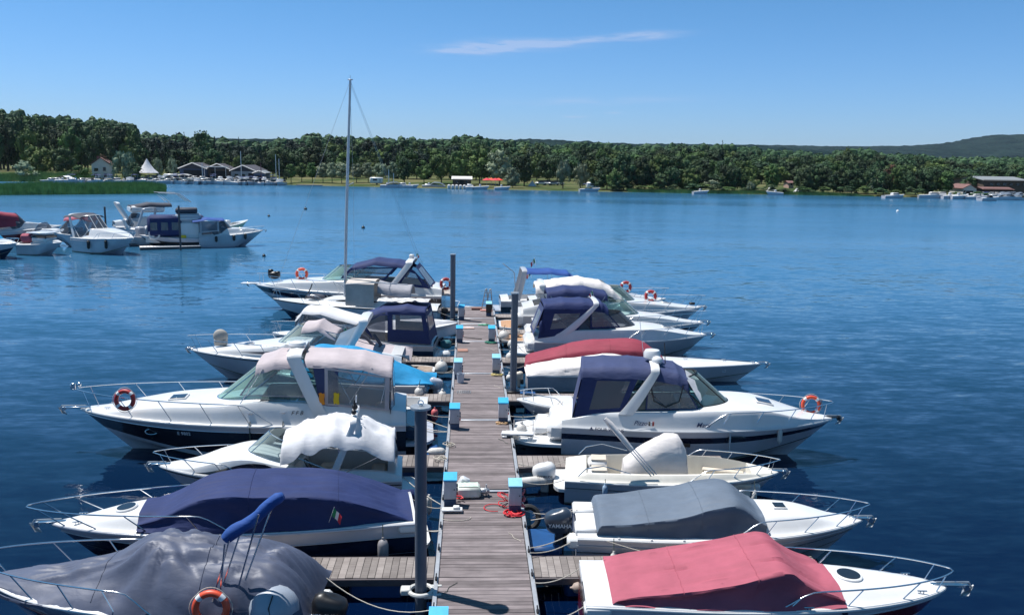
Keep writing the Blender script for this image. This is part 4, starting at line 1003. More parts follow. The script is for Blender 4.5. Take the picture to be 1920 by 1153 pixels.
    def anchor(s, ext=.35, z=None, m=STEEL, fold=True):
        z = z if z is not None else s.Fb + .03; L = s.L
        mb = MB(); mb.box((L + ext / 2 - .15, 0, z), (ext + .3, .11, .035), r=.01); mb.box((L + ext - .05, .05, z - .03), (.1, .02, .12), r=.005); mb.box((L + ext - .05, -.05, z - .03), (.1, .02, .12), r=.005)
        o = mb.obj('bow_roller', m, s.root)
        a = MB(); a.tube([(L - .2, 0, z + .05), (L + ext, 0, z + .06), (L + ext + .08, 0, z - .06)], .018, 6)
        a.poly([(L + ext + .10, 0, z - .0), (L + ext - .04, .12, z - .16), (L + ext - .13, 0, z - .22)]); a.poly([(L + ext + .10, 0, z - .0), (L + ext - .13, 0, z - .22), (L + ext - .04, -.12, z - .16)])
        a.tube([(L + ext + .10, 0, z), (L + ext - .13, 0, z - .22)], .02, 5); a.obj('anchor', GALV, s.root)
    def cleat(s, x, y):
        b = MB(); z = s.top(x, y); b.tube([(x - .09, y, z + .05), (x + .09, y, z + .05)], .012, 6); b.tube([(x - .03, y, z), (x - .03, y, z + .05)], .012, 5); b.tube([(x + .03, y, z), (x + .03, y, z + .05)], .012, 5); b.obj('cleat', STEEL, s.root)
    def flag(s, x, y, z, h=.5, sc=.28):
        r = MB().tube([(x, y, z), (x - .12, y, z + h)], .009, 5).obj('flagstaff', STEEL, s.root); o = V(x - .11, y, z + h * .95)
        for i, m_ in enumerate((FLAGG, REFL, FLAGR)):
            rows = []
            for j in range(4):
                t = (i + j / 3) * sc * .33; rows.append([o + V(-t * .55, .03 * sin(t * 22), -t * .75), o + V(-t * .55 + .04, .03 * sin(t * 22 + 1), -t * .75 - sc * .6)])
            MB().grid(rows).obj('flag_band', m_, r)
    def world(s, p): return s.root.matrix_basis @ Vector(p)
def fender(p, l, r, m, label, top=None, hor=False, rz=0, cat='fender', group='fenders hanging along boats and pier'):
    o = empty('fender', p, rz, label, cat, group)
    b = MB(); pr = [(.02, -l / 2 - .04), (.03, -l / 2), (r * .8, -l / 2 + r * .35), (r, -l / 2 + r), (r, l / 2 - r), (r * .8, l / 2 - r * .35), (.03, l / 2), (.025, l / 2 + .05)]
    Mx = Matrix.Rotation(pi / 2, 3, 'Y') if hor else None
    b.lathe(pr, 12, M=Mx); b.obj('body', m, o, ang=50)
    if top is not None:
        t = Vector(top) - Vector(p); t = Matrix.Rotation(-rz, 3, 'Z') @ t; MB().tube([(0, 0, l / 2 + .03), t], .01, 5).obj('line', ROPED, o)
    return o
def ball_fender(p, r, label, m=FEND, group='round ball fenders by the pier'):
    o = empty('ball_fender', p, 0, label, 'fender', group)
    b = MB(); b.ball((0, 0, 0), r, 9, (1, 1, 1.08)); b.lathe([(.05, 0), (.045, .07), (.02, .09)], 8, c=(0, 0, r * 1.02)); b.obj('body', m, o, ang=60)
    MB().tube([(0, 0, r + .06), (.05, 0, r + .3)], .012, 5).obj('line', ROPED, o); return o
def lifebuoy(p, n_dir, label, R=.27, r=.065, m=ORANGE, up=(0, 0, 1)):
    o = empty('lifebuoy', p, 0, label, 'lifebuoy', None)
    z = Vector(n_dir).normalized(); x = Vector(up).cross(z).normalized(); y = z.cross(x); M = Matrix((x, y, z)).transposed()
    MB().torus((0, 0, 0), R, r, M=M, n=32, k=10).obj('ring', m, o, ang=80)
    for k in range(4):
        a = pi / 4 + k * pi / 2; MB().torus((0, 0, 0), R, r * 1.06, M=M, a0=a - .16, a1=a + .16, n=5, k=10).obj('band', REFL, o, ang=60)
    pts = []
    for k in range(4):
        for j in range(8):
            a = pi / 4 + (k + j / 8) * pi / 2; rr = R + r + .012 + .03 * sin(j / 8 * pi); pts.append(M @ V(cos(a) * rr, sin(a) * rr, 0))
    MB().tube(pts, .008, 4, closed=True).obj('grab_line', ROPE, o)
    return o
def outboard(parent, x, y, z, m, txt=None, tm=LETW, n=1, tilt=0, sc=1.0, tsize=.13, band=None):
    o = empty('outboard_motor', (x, y, z), 0); o.parent = parent; o.rotation_euler = (0, tilt, 0); o.scale = (sc, sc, sc); del_keys = None
    rows = []
    prof = [(0, .24, .15, 0), (.06, .30, .19, 0), (.2, .33, .205, -.01), (.34, .34, .20, -.02), (.44, .31, .18, -.03), (.50, .22, .13, -.03), (.52, .08, .05, -.02)]
    for zz, a, b, dx in prof:
        rows.append([V(dx + a * (abs(cos(t)) ** .7) * (1 if cos(t) > 0 else -1) * (1.0 if cos(t) < 0 else .9), b * (abs(sin(t)) ** .7) * (1 if sin(t) > 0 else -1), zz + (.05 * cos(t) if zz > .3 else 0)) for t in [2 * pi * i / 24 for i in range(24)]])
    mb = MB(); mb.grid(rows, closed=True); mb.poly(rows[-1]); mb.poly(rows[0][::-1]); cw = mb.obj('cowling', m, o, ang=50)
    b = MB(); b.box((-.0, 0, -.28), (.22, .13, .56), r=.03); b.box((-.04, 0, -.6), (.34, .06, .1), r=.02); b.box((-.08, 0, -.75), (.14, .035, .28), r=.01); b.lathe([(.01, -.22), (.05, -.12), (.055, .1), (.03, .2)], 10, c=(-.05, 0, -.72), M=Matrix.Rotation(pi / 2, 3, 'Y'))
    b.obj('leg', m, o); MB().box((.22, 0, -.16), (.22, .24, .3), r=.03).obj('bracket', BLACK, o)
    if band: MB().grid([[p + V(0, 0, 0) for p in r_] for r_ in ([(q * V(1.012, 1.012, 1)) + V(0, 0, .05) for q in rows[1]], [(q * V(1.012, 1.012, 1)) - V(0, 0, .1) for q in rows[2]])], closed=True).obj('trim_band', band, o)
    if txt:
        text(o, txt, (-.0, n * .222, .21), tsize, (pi / 2, 0, pi if n > 0 else 0), tm, bold=True)
    return o
def rope(pts, label, r=.012, m=ROPE, sag=0, group='mooring ropes', name='mooring_rope', cat='rope'):
    P = [Vector(p) for p in pts]; out_ = []
    for a, b in zip(P, P[1:]):
        for i in range(10):
            t = i / 10; q = a.lerp(b, t); q.z -= sag * 4 * t * (1 - t); out_.append(q)
    out_.append(P[-1]); c = P[0].copy(); b = MB(); b.tube([q - c for q in out_], r, 5); return tag(b.obj(name, m, loc=c), label, cat, group)
def coil(c, R, label, m=ROPER, r=.014, turns=6, name='hose_coil', cat='hose', seed=1, flat=1, group=None):
    Rn = random.Random(seed); pts = []; n = turns * 22
    ph = Rn.random() * 6
    for i in range(n):
        a = i / 22 * 2 * pi; k = i / 22; rr = R * (.72 + .28 * sin(k * 1.9 + ph)) * (1 + .1 * sin(a * 2 + k)); pts.append(V(cos(a) * rr + .05 * sin(k * 2.3), (sin(a) * rr + .04 * cos(k * 3)) * flat, r + .012 * (k % 4) + .01 * sin(a * 3 + k)))
    b = MB(); b.tube(pts, r, 5); return tag(b.obj(name, m, loc=c), label, cat, group)

RB = random.Random(21)
def hull_text(b, s, x, k, size, m, italic=0, bold=True, side=None, out_=.014):
    n = side or b.n; u = x / b.L; p = b.hp(u, k, n); p2 = b.hp(u, k + .08, n); a = atan2(p.y * n - p2.y * n, p.z - p2.z)   # flare angle
    q = b.hp(min(1, u + .04), k, n); yaw = atan2(q.y - p.y, q.x - p.x)
    rot = Matrix.Rotation(yaw + (pi if n > 0 else 0), 3, 'Z') @ Matrix.Rotation(pi / 2 + a, 3, 'X')
    return text(b.root, s, (p.x, p.y + n * out_, p.z), size, rot.to_euler(), m, italic=italic, bold=bold)
# =========================== LEFT SIDE ===========================
# L1 grey-purple tarp over a sports boat, nearest left
b = L1 = Boat('motorboat', 'sports boat wrapped in a grey-purple tarp, nearest boat on the left', 'boat', (-2.9, 14.9), (-9.1, 15.45), 2.25, .88, .98, um=.38, ent=2.3)
b.hull([WHITE, NAVYH, REDH, HWHITE], [(.30, 3), (.36, 2), (.86, 1), (2, 3)]); b.rub(REDH, .024, .33); b.deck(WHITE, [(0, .02), (.5, .15), (.9, .05), (1, 0)])
b.cover([(-.12, .78), (.1, 1.2), (.5, 1.62), (.75, 1.70), (1.15, 1.74), (2.0, 1.86), (2.60, 1.98), (2.9, 1.93), (3.3, 1.68), (4.0, 1.42), (5.0, 1.18), (5.9, .99), (6.15, .93)], GREYP, over=1.02, drop=.02, sf=.62, cf=.38, tuck=-.02, pleat=.06, wr=.03, seed=4, skeys=[(0, .86), (1.0, .80), (2.4, .60), (3.2, .5), (6.2, .55)], radial=[(2.5, .1, .17, 4), (.9, .4, .12, 3.5), (4.2, .6, .07, 3)], name='tarp', xs_n=70, dropn=lambda x: .06 + .05 * sin(x * 2.2))
b.railing(.40, .46, ext=.28, st=(.55, .68, .82), r=.015)
b.platform(.42, .34, .8, WHITE)
outboard(b.root, -.42, .45, .62, BLACK, 'MERCURY', n=1, sc=1.0, tsize=.125)
b.box('transom_pod', (-.05, .1, .62), (.5, 1.2, .3), WHITE, .1)
# folded bimini in a bright blue sleeve on four poles
sl_ = MB(); A, Bp = V(.25, .75, 3.12), V(1.25, .85, 2.32)
sl_.tube([A.lerp(Bp, t) + V(0, 0, .03 * sin(t * 9)) for t in [i / 12 for i in range(13)]], [.07, .105, .10, .105, .11, .10, .11, .115, .11, .12, .125, .12, .10], 9); sl_.obj('sleeve', BLUEC, b.root, ang=80)
pm = MB()
for a_, c_ in (((.45, .65, 2.95), (.95, .80, 1.55)), ((.62, .95, 2.85), (1.02, .95, 1.5)), ((1.02, .75, 2.42), (1.42, .80, 1.25)), ((1.16, .92, 2.35), (1.50, .92, 1.2)), ((1.22, .98, 2.3), (1.35, .98, 1.25))): MB().tube([a_, c_], .017, 5).obj('bimini_pole', STEEL, b.root)
el = MB(); el.ball((0, 0, 0), 1, 10, (.48, .40, .44)); el.obj('stern_locker', mat('pale_blue_grey', (.30, .34, .40), .4), b.root, loc=(.50, .72, .98), ang=80); el = MB().tube([(.42, .95, 1.36), (.46, 1.08, 1.18), (.40, 1.1, .95)], .012, 5).obj('hose', BLACK, b.root)
w = b.world((1.42, 1.20, 1.22)); lifebuoy(w, (0, -1, .12), 'bright orange lifebuoy hanging at the foot of the blue-sleeved bimini poles, nearest left', R=.265, r=.062)
# L2 dark blue cover
b = L2 = Boat('motorboat', 'sports boat under a dark blue cover with a round foredeck hatch, second on the left', 'boat', (-1.30, 18.95), (-9.0, 17.82), 2.15, .90, 1.02, um=.36, ent=2.4)
b.hull([HWHITE, NAVYH], [(.34, 0), (1.5, 1), (2, 0)]); b.rub(HWHITE, .03, .03); b.rub(GREYW, .012, .34)
b.deck(WHITE, [(0, .05), (.5, .22), (.75, .26), (.92, .06), (1, 0)], q0=.5, q1=.95)
b.stripe(HWHITE, .80, 1.10, -.0, .34, name='white_wedge', taper=-.2)
b.cover([(-.10, .62), (.0, .80), (.25, .99), (.97, 1.32), (1.7, 1.60), (2.3, 1.69), (3.2, 1.74), (4.1, 1.76), (4.65, 1.68), (5.2, 1.42), (5.75, 1.20), (5.9, 1.16)], NAVY, over=.97, drop=-.02, sf=.80, cf=.09, tuck=.08, pleat=.03, wr=.03, seed=9, skeys=[(0, .97), (.9, .95), (2, .93), (4.0, .88), (5.0, .8), (5.9, .9)], xs_n=70, base=lambda x: L2.zs(x / L2.L) + .04, dropn=lambda x: .18 * exp(-((x - .8) / .9) ** 2))
b.railing(.50, .42, ext=.50, st=(.62, .76, .90), r=.016)
b.hatch(6.25, 0, .21); b.anchor(.34); b.cleat(7.2, -.25); b.cleat(7.2, .25); b.platform(.35, .30, .8, WHITE)
L2.box('transom_corner', (.16, .84, .78), (.5, .30, .22), WHITE, .1)
for x in (5.6, 5.2, 4.6, 3.8, 3.0, 2.2, 1.4):
    MB().box((0, 0, 0), (.05, .03, .04), r=.008).obj('cover_strap', REFL, b.root, loc=(x, .97 * b.hb(x / b.L) + .01, b.zs(x / b.L) + .0))
fender(b.world((.75, 1.16, .42)), .50, .12, mat('grey_fender_vinyl', (.25, .24, .25), .5), 'grey fender hanging at the stern of the dark blue covered boat', top=b.world((.75, 1.07, .98)))
b.flag(1.9, 1.05, 1.1, .35, .3)
# L3 small cabin cruiser, open cockpit
b = L3 = Boat('cabin_cruiser', 'small white cabin cruiser with open beige cockpit and white sun canopy, third on the left', 'boat', (-1.78, 21.8), (-8.0, 21.38), 2.0, .78, 1.02, ent=2.2, um=.4)
b.hull([HWHITE, HWHITE, BLUEH], [(.9, 0), (1, 2), (2, 1)]); b.rub(BLACK, .014, .16); b.rub(WHITE, .022, .03)
b.deck(WHITE, [(0, .03), (.08, .16), (.45, .30), (.62, .46), (.74, .32), (.86, .08), (1, 0)], ck=(.06, .44), solez=.28, solem=BROWNIN, qc=.74, q0=.86, q1=.985)
b.windscreen(2.7, 3.95, .66, .48, rake=1.1, gm=GLASSC, p=.8, taper=.75)
b.deck_patch(1.2, 2.9, .90, .965, WINDK, taper=.1); b.deck_patch(3.1, 5.2, .88, .97, WINDK, taper=.9)
b.box('dashboard', (2.75, 0, .85), (.5, 1.2, .35), WHITE, .06); b.box('helm_seat', (1.95, .35, .66), (.5, .46, .5), BEIGE, .08); b.box('helm_backrest', (1.66, .35, .95), (.12, .46, .5), BEIGE, .05); b.box('mate_seat', (1.95, -.38, .60), (.5, .46, .4), BEIGE, .08)
MB().torus((2.42, .35, 1.08), .16, .016, M=Matrix.Rotation(-1.0, 3, 'Y'), n=18).obj('steering_wheel', BLACK, b.root)
b.box('stern_bench', (.62, 0, .50), (.4, 1.3, .42), BEIGE, .06); b.box('stern_table', (1.2, 0.1, .45), (.4, .35, .05), WHITE, .02); b.box('engine_cover', (.2, 0, .72), (.34, 1.5, .26), WHITE, .06)
b.canopy([(3.0, 1.86), (2.5, 2.12), (1.75, 2.30), (1.0, 2.18), (.2, 1.84)], .95, WHC, arch=.40, roll=.14, sag=.05, nz=.07)
b.pane([(.12, .72, 1.0), (.12, -.6, 1.0), (.25, -.74, 1.62), (.25, .76, 1.60)], VINYLD)
for x, z in ((2.80, 1.50), (1.6, 1.82), (.45, 1.46)):
    for sd in (1, -1): MB().tube([(x, sd * .80, z), (1.55, sd * .84, .95)], .012, 5).obj('canopy_pole', STEEL, b.root)
b.arch(1.75, 1.22, 2.35, .8, WHITE, wid=.13, widt=.16, inn=.80, th=.035)
for y, h in ((.35, .42), (.22, .3), (-.3, .36), (-.1, .22)): MB().tube([(1.22, y, 2.35), (1.2, y, 2.35 + h)], .022, 6).obj('aerial', BLACK if h != .36 else REFL, b.root)
MB().ball((1.22, .45, 2.48), .07, 6).obj('deck_light', BLACK, b.root); MB().ball((1.22, .05, 2.5), .08, 6).obj('horn', BLACK, b.root)
b.railing(.62, .36, ext=.12, st=(.74, .86), r=.013); b.anchor(.25, fold=True); b.platform(.38, .26, .75)
MB().lathe([(.06, -.05), (.07, 0), (.06, .05)], 12, M=Matrix.Rotation(pi / 2, 3, 'X')).obj('vent', BLACK, b.root, loc=(2.75, L3.hb(.44) * .9, .99))
fender(b.world((2.2, 1.06, .62)), .42, .07, FEND, 'slim white fender lying along the side of the small cabin cruiser', hor=True, rz=.07)
for k, (c, q) in enumerate(((V(1.15, .1, .50), .16), (V(1.28, .02, .56), .11))): b.box('folded_towel', c, (q * 1.6, q, q * .7), REFL, .03, rz=.4)
# L4 large dark-hulled cruiser
b = L4 = Boat('motor_cruiser', 'large cruiser with near-black hull, pinkish-grey canopy and white radar arch', 'boat', (-2.0, 26.15), (-11.78, 25.52), 2.85, 1.0, 1.30, um=.38, ent=2.5, rake=1.12)
b.hull([HWHITE, DARKH, HWHITE], [(.20, 0), (.86, 1), (2, 2)]); b.rub(WHITE, .028, .03); b.rub(STEEL, .012, .2)
b.deck(WHITE, [(0, .30), (.15, .52), (.42, .62), (.56, .46), (.72, .34), (.84, .16), (.93, .02), (1, 0)], ck=(.05, .44), solez=.55, solem=BEIGE, qc=.72, q0=.82, q1=.98)
b.windscreen(2.3, 5.75, 1.02, 1.02, rake=1.25, gm=GLASSG, taper=.62, mull=(.35, -.35, .72, -.72), p=.85, fr=.02, inn=.22)
b.canopy([(4.4, 2.86), (3.9, 3.02), (3.2, 3.04)], .98, PINKG, arch=.12, roll=.22, sag=.02)
b.canopy([(3.0, 3.04), (2.1, 3.02), (1.3, 2.94), (.42, 2.70)], 1.02, PINKG, arch=.14, roll=.16, sag=.018, name='aft_canopy')
b.arch(2.45, 3.28, 3.14, 1.0, WHITE, wid=.26, widt=.42, inn=.80, th=.06)
MB().lathe([(.24, 0), (.27, .05), (.24, .12), (.1, .17)], 18, c=(3.3, .12, 3.2)).obj('radar_dome', WHITE, b.root); MB().box((0, 0, 0), (.3, .5, .05), r=.02).obj('aerial_shelf', WHITE, b.root, loc=(3.55, -.25, 3.2))
b.pane([(4.9, 1.0, 1.9), (3.0, 1.08, 1.84), (3.05, .98, 2.74), (4.35, .92, 2.66)], PINKG, (.03, .97, .03, .97), VINYL); b.pane([(2.4, 1.16, 1.62), (.5, 1.18, 1.42), (.48, 1.0, 2.42), (2.4, 1.02, 2.74)], PINKG, (.05, .93, .05, .94), VINYL)
b.pane([(2.55, 1.15, 1.6), (2.0, 1.15, 1.56), (2.0, 1.0, 2.74), (2.75, 1.0, 2.78)], NAVY2); b.pane([(2.4, -1.12, 1.62), (.5, -1.14, 1.42), (.48, -1.0, 2.42), (2.4, -1.02, 2.74)], PINKG, (.05, .93, .05, .94), VINYL)
b.pane([(.46, 1.16, 1.3), (.34, .55, 1.28), (.42, .5, 2.5), (.46, 1.0, 2.42)], DKGREY, (.2, .8, .1, .85), VINYLD); b.pane([(.34, .5, 1.28), (.34, -.9, 1.28), (.42, -.85, 2.5), (.42, .45, 2.55)], DKGREY, (.1, .9, .1, .9), VINYLD)
for x0, x1 in ((4.2, 4.9), (3.4, 2.8), (2.2, 1.6), (1.0, 1.7), (.55, .75)): 
    for sd in (1, -1): MB().tube([(x0, sd * .95, 2.7 if x0 > .8 else 2.4), (x1, sd * 1.1, 1.62)], .014, 5).obj('canopy_pole', STEEL, b.root)
b.box('helm_console', (3.9, .5, 1.42), (.7, .9, .5), DKGREY, .1); b.box('helm_seat', (3.1, .5, 1.2), (.5, .8, .5), BEIGE, .1); b.box('helm_backrest', (2.82, .5, 1.55), (.15, .8, .5), BEIGE, .06); b.box('aft_bench', (.75, 0, .9), (.5, 1.7, .5), TANL, .1); b.box('cockpit_table', (1.5, -.2, 1.15), (.6, .5, .05), WHITE, .02); b.box('port_bench', (3.4, -.6, 1.1), (1.1, .6, .5), TANL, .1)
b.railing(.40, .60, ext=.12, st=(.50, .61, .73, .85), r=.015, h0=.02); b.anchor(.52)
MB().ball((9.75, .05, 2.05), .07, 6).obj('bow_light', STEEL, b.root); MB().box((0, 0, 0), (.16, .1, .2), r=.03).obj('bow_lamp', STEEL, b.root, loc=(9.95, 0, 1.98))
b.hatch(6.9, 0, .24, square=True)
for sd in (1,): MB().torus((0, 0, 0), .12, .014, M=Matrix.Diagonal((1.5, 1, .7)) @ Matrix.Rotation(pi / 2, 3, 'X'), n=20, k=5).obj('porthole', STEEL, b.root, loc=b.hp(.80, .42, 1) + V(0, .02, 0))
hull_text(b, 'E 9802', 6.65, .33, .15, LETW)
text(b.root, 'F F B', (3.2, b.side_y(3.2, 1.42) + .03, 1.42), .17, (pi / 2 - .12, 0, pi), LETB, italic=.3)
b.platform(.85, .38, .85, HWHITE)
b.box('transom_step', (-.15, 0, .62), (.5, 2.0, .45), BLUEH, .1); b.cleat(8.9, .3); b.cleat(8.9, -.3)
for x in (4.55, 3.6): MB().tube([(x, 1.36, 1.2), (x, 1.45, 1.0), (x, 1.42, .25)], .016, 5).obj('fender_line', ROPED, b.root); b.cleat(x, 1.28)
lifebuoy(b.world((8.15, 1.02, 1.82)), (-.1, -1, .15), 'dark red lifebuoy on the bow rail of the large dark-hulled cruiser', R=.26, r=.065, m=DRED)
for x, m_, nm in ((2.48, ORCL, 'orange'), (2.05, YEL, 'yellow')):
    rows = [[b.world((x + .055 * (i - 1.5) * (1 + .15 * sin(j * 2 + i)), 1.22 + .02 * sin(i * 3 + j), 2.0 - .085 * j + .02 * sin(i * 4))) for i in range(4)] for j in range(5)]
    tag(MB().grid(rows).obj('hanging_cloth', m_, ang=80), nm + ' cloth hanging on the side of the large dark-hulled cruiser', 'cloth', None)
# L5b small white open boat and L5 turquoise covered boat
b = Boat('small_boat', 'small white open boat with a drooping rope between the dark-hulled cruiser and the finger dock', 'boat', (-1.45, 28.55), (-6.0, 28.45), 1.6, .62, .75)
b.hull([HWHITE], [(2, 0)]); b.rub(WHITE, .04, .03); b.deck(WHITE, [(0, .02), (1, 0)], ck=(.06, .8), solez=.15, qc=.82); b.box('bench', (1.2, 0, .45), (.35, 1.2, .06), TEAK, .01); b.box('bench', (2.6, 0, .45), (.35, 1.2, .06), TEAK, .01)
fender(b.world((-.25, .35, .3)), .42, .12, FENDP, 'pink-red cylindrical fender hanging by the left edge of the pier'); fender(b.world((.15, -.05, .45)), .4, .07, DRED, 'thin dark red fender at the stern of the small white open boat')
b = L5 = Boat('motorboat', 'white motorboat under a turquoise cover, on the left beyond the large dark-hulled cruiser', 'boat', (-1.65, 31.5), (-7.6, 31.6), 2.0, .66, .95)
b.hull([HWHITE], [(2, 0)]); b.rub(WHITE, .025, .03); b.deck(WHITE, [(0, .02), (.5, .15), (1, 0)])
b.cover([(-.35, .50), (0, .82), (.4, 1.02), (1.3, 1.44), (2.5, 1.88), (3.4, 1.97), (4.1, 1.93), (4.6, 1.45), (5, 1.15)], TURQ, over=.98, drop=-.08, sf=.6, cf=.35, tuck=.02, wr=.05, seed=13)
outboard(b.root, -.35, .1, .35, HWHITE, sc=.8)
# L6 white cruiser
b = L6 = Boat('motor_cruiser', 'white cruiser with round grey bag on the bow and oval teak swim platform', 'boat', (-2.7, 34.05), (-11.25, 34.1), 2.5, .95, 1.22, um=.36, ent=2.4, rake=1.2)
b.hull([HWHITE, BLACK, HWHITE], [(.08, 0), (.12, 1), (2, 2)]); b.rub(WHITE, .025, .03)
b.deck(WHITE, [(0, .2), (.2, .48), (.5, .56), (.62, .40), (.8, .18), (.93, .02), (1, 0)], ck=(.05, .42), solez=.5, solem=BEIGE, qc=.72, q0=.82, q1=.98)
b.windscreen(2.7, 5.0, .9, .70, rake=1.15, gm=GLASSC, taper=.6, fr=.018)
b.canopy([(3.9, 2.36), (3.3, 2.46), (2.6, 2.05)], .9, PINKG, arch=.12, roll=.14)
b.pane([(2.7, 1.05, 1.5), (1.9, 1.05, 1.4), (1.5, .8, 2.5), (2.4, .85, 2.1)], WHITE)
b.arch(2.3, 1.5, 2.66, .95, WHITE, wid=.2, widt=.36, inn=.78)
b.cover([(-.3, .85), (.1, 1.15), (.8, 1.33), (1.6, 1.52), (2.1, 1.62), (2.4, 1.3)], PINKG, over=.8, drop=-.28, nexp=3, mexp=2, wr=.02, name='cockpit_cover', seed=2, xs_n=26)
b.railing(.42, .55, ext=.15, st=(.52, .64, .76, .88), r=.015); b.hatch(6.2, 0, .2)
MB().ball((0, 0, 0), 1, 10, (.30, .16, .30)).box((0, 0, -.22), (.5, .28, .3), r=.05).obj('padded_bag', mat('grey_bag', (.36, .34, .31), .8), b.root, loc=(7.35, -.1, 1.72), ang=60)
o = b.platform(1.25, .38, .80, WHITE, TEAK)
b.flag(2.35, .8, 1.7, .65, .42); b.anchor(.1)
MB().tube([(2.0, -.2, 2.0), (1.5, -.1, 1.7), (1.1, 0, 1.3), (.9, .05, 1.45), (1.2, .1, 1.9)], .07, 7).obj('rolled_bimini', DKGREY, b.root)
MB().grid([[V(x, b.side_y(x, 1.30 + h_) + .03, 1.30 + h_ + (.02 if k < 0 else 0)) for k, h_ in ((-1, -w_), (0, 0), (1, w_))] for x, w_ in [(6.3 - .13 * i, .012 + .006 * i if i < 10 else .06 - .02 * (i - 9)) for i in range(12)]]).obj('wedge_decal', DKGREY, b.root, ang=80)
# L7 cabin boat with navy enclosure
b = L7 = Boat('cabin_cruiser', 'cabin boat with navy canvas enclosure aft and white framed front canopy, left row', 'boat', (-1.55, 37.75), (-8.95, 38.35), 2.3, .82, 1.05, rake=.9)
b.hull([GREYW, BLUEH], [(.14, 0), (.30, 0), (.70, 1), (2, 0)]); b.rub(GREYW, .025, .03)
b.deck(WHITE, [(0, .1), (.3, .35), (.55, .45), (.8, .12), (1, 0)], ck=(.05, .5), solez=.4, solem=BEIGE)
b.canopy([(3.1, 2.10), (2.3, 2.48), (1.2, 2.60), (.35, 2.50)], 1.0, NAVY, arch=.12, roll=.22, sag=.03)
for sd in (1, -1):
    b.pane([(2.0, sd * 1.05, .98), (.10, sd * 1.04, .90), (.35, sd * .98, 2.3), (2.0, sd * .98, 2.30)], NAVY, (.12, .88, .42, .9), VINYL); b.pane([(3.9, sd * 1.02, 1.2), (2.1, sd * 1.05, 1.0), (2.1, sd * .98, 2.28), (3.05, sd * .98, 1.98)], VINYLD)
b.pane([(.10, 1.04, .90), (.05, -1.04, .90), (.33, -.98, 2.3), (.33, .98, 2.3)], NAVY, (.15, .85, .4, .85), VINYLD)
b.canopy([(6.1, 1.95), (5.8, 2.30), (5.0, 2.28), (3.2, 1.80)], .88, WHC, arch=.1, roll=.10, name='front_canopy', sag=.02)
for sd in (1, -1): b.pane([(6.2, sd * .62, 1.35), (3.4, sd * .98, 1.25), (3.3, sd * .85, 1.68), (5.85, sd * .82, 2.14)], WHC, (.02, .98, .02, .96), VINYL)
b.pane([(6.25, .6, 1.35), (6.25, -.6, 1.35), (6.1, -.8, 1.95), (6.1, .8, 1.95)], WHC, (.04, .96, .04, .96), VINYL)
tag_c = MB(); rows = [[V(lerp(.3, 2.6, i / 16), -.5 + .9 * j / 8, 2.62 + .10 * noise.noise(V(i * .6, j * .7, 2)) + .05 * noise.noise(V(i * 1.7, j * 1.9, 5)) + .05) for j in range(9)] for i in range(17)]
tag_c.grid(rows).obj('folded_sailcloth', mat('grey_white_cloth', (.5, .5, .5), .8, var=.5, vscale=5), b.root, ang=80)
b.railing(.68, .5, ext=.1, st=(.82,), r=.014); b.platform(.4, .3, .8)
MB().tube([(2.6, .95, 1.05), (3.0, 1.0, 1.55), (3.3, .95, 1.62)], .08, 7).obj('rolled_cover', NAVY, b.root)
tag(MB().box((0, 0, 0), (.5, .45, .35), r=.12).obj('crate', mat('teal_crate', (.03, .13, .15), .6), loc=(-1.12, 38.4, .55)), 'teal box on the float behind the navy canvas enclosure', 'box')
tag(MB().box((0, 0, 0), (.55, .5, .4), r=.1).obj('tank', WHITE, loc=(-1.15, 36.85, .38)), 'white tank standing at the stern beside the finger dock, left', 'tank')
# L8 tarp covered dinghy, bow to the pier
b = Boat('dinghy', 'dinghy under a pointed white tarp with its bow over the left pier edge', 'boat', (-5.0, 40.75), (-.58, 41.25), 1.75, .72, 1.02, um=.3)
b.hull([HWHITE], [(2, 0)]); b.deck(WHITE)
b.cover([(0, .85), (.4, 1.05), (1.5, 1.18), (3.0, 1.22), (4.0, 1.13), (4.42, 1.08)], WHC, over=1.06, drop=.25, nexp=1.5, mexp=1.1, wr=.06, seed=17, name='tarp', dropn=lambda x: .25)
# L9 sailing boat
b = L9 = Boat('sailing_boat', 'sailing boat with a tall bare mast and beige cockpit awning, far left row', 'boat', (-1.7, 46.45), (-11.0, 47.42), 2.3, .85, 1.12, um=.45, ent=2.0, rake=.95)
b.hull([HWHITE, HWHITE, BLUEH], [(.95, 0), (2, 2)]); b.rub(BLACK, .028, .04)
b.deck(WHITE, [(0, .1), (.2, .12), (.3, .32), (.62, .30), (.72, .05), (1, 0)], ck=(.06, .30), solez=.4, qc=.6, q0=.5, q1=.72, camber=.05)
b.side_window(3.3, 5.6, 1.2, .12, lambda x: L9.hb(x / L9.L) * .60, WINDK)
mast = MB(); mast.tube([(5.28, 0, 1.1), (5.15, 0, 5), (4.98, 0, 9), (4.80, 0, 12.95)], [.085, .083, .078, .062], 12); mo = mast.obj('mast', ALUW, b.root, ang=60)
MB().box((4.8, 0, 12.97), (.28, .06, .05), r=.01).tube([(4.80, 0, 13.0), (4.80, 0, 13.2)], .012, 5).obj('masthead', ALU, mo)
for sd in (1, -1): MB().tube([(5.05, 0, 7.4), (4.9, sd * .75, 7.55)], .02, 6).obj('spreader', ALUW, mo)
for a_, c_ in (((4.82, .02, 12.85), (10.75 - 1.4, 0, 1.25)), ((4.78, 0, 12.85), (.15, 0, 1.2)), ((4.82, 0, 12.8), (.4, -.7, 1.1))): MB().tube([a_, c_], .007, 4).obj('stay', GALV, mo)
for sd in (1, -1): MB().tube([(4.82, 0, 12.8), (4.9, sd * .75, 7.55), (5.0, sd * 1.06, 1.05)], .006, 4).obj('shroud', GALV, mo)
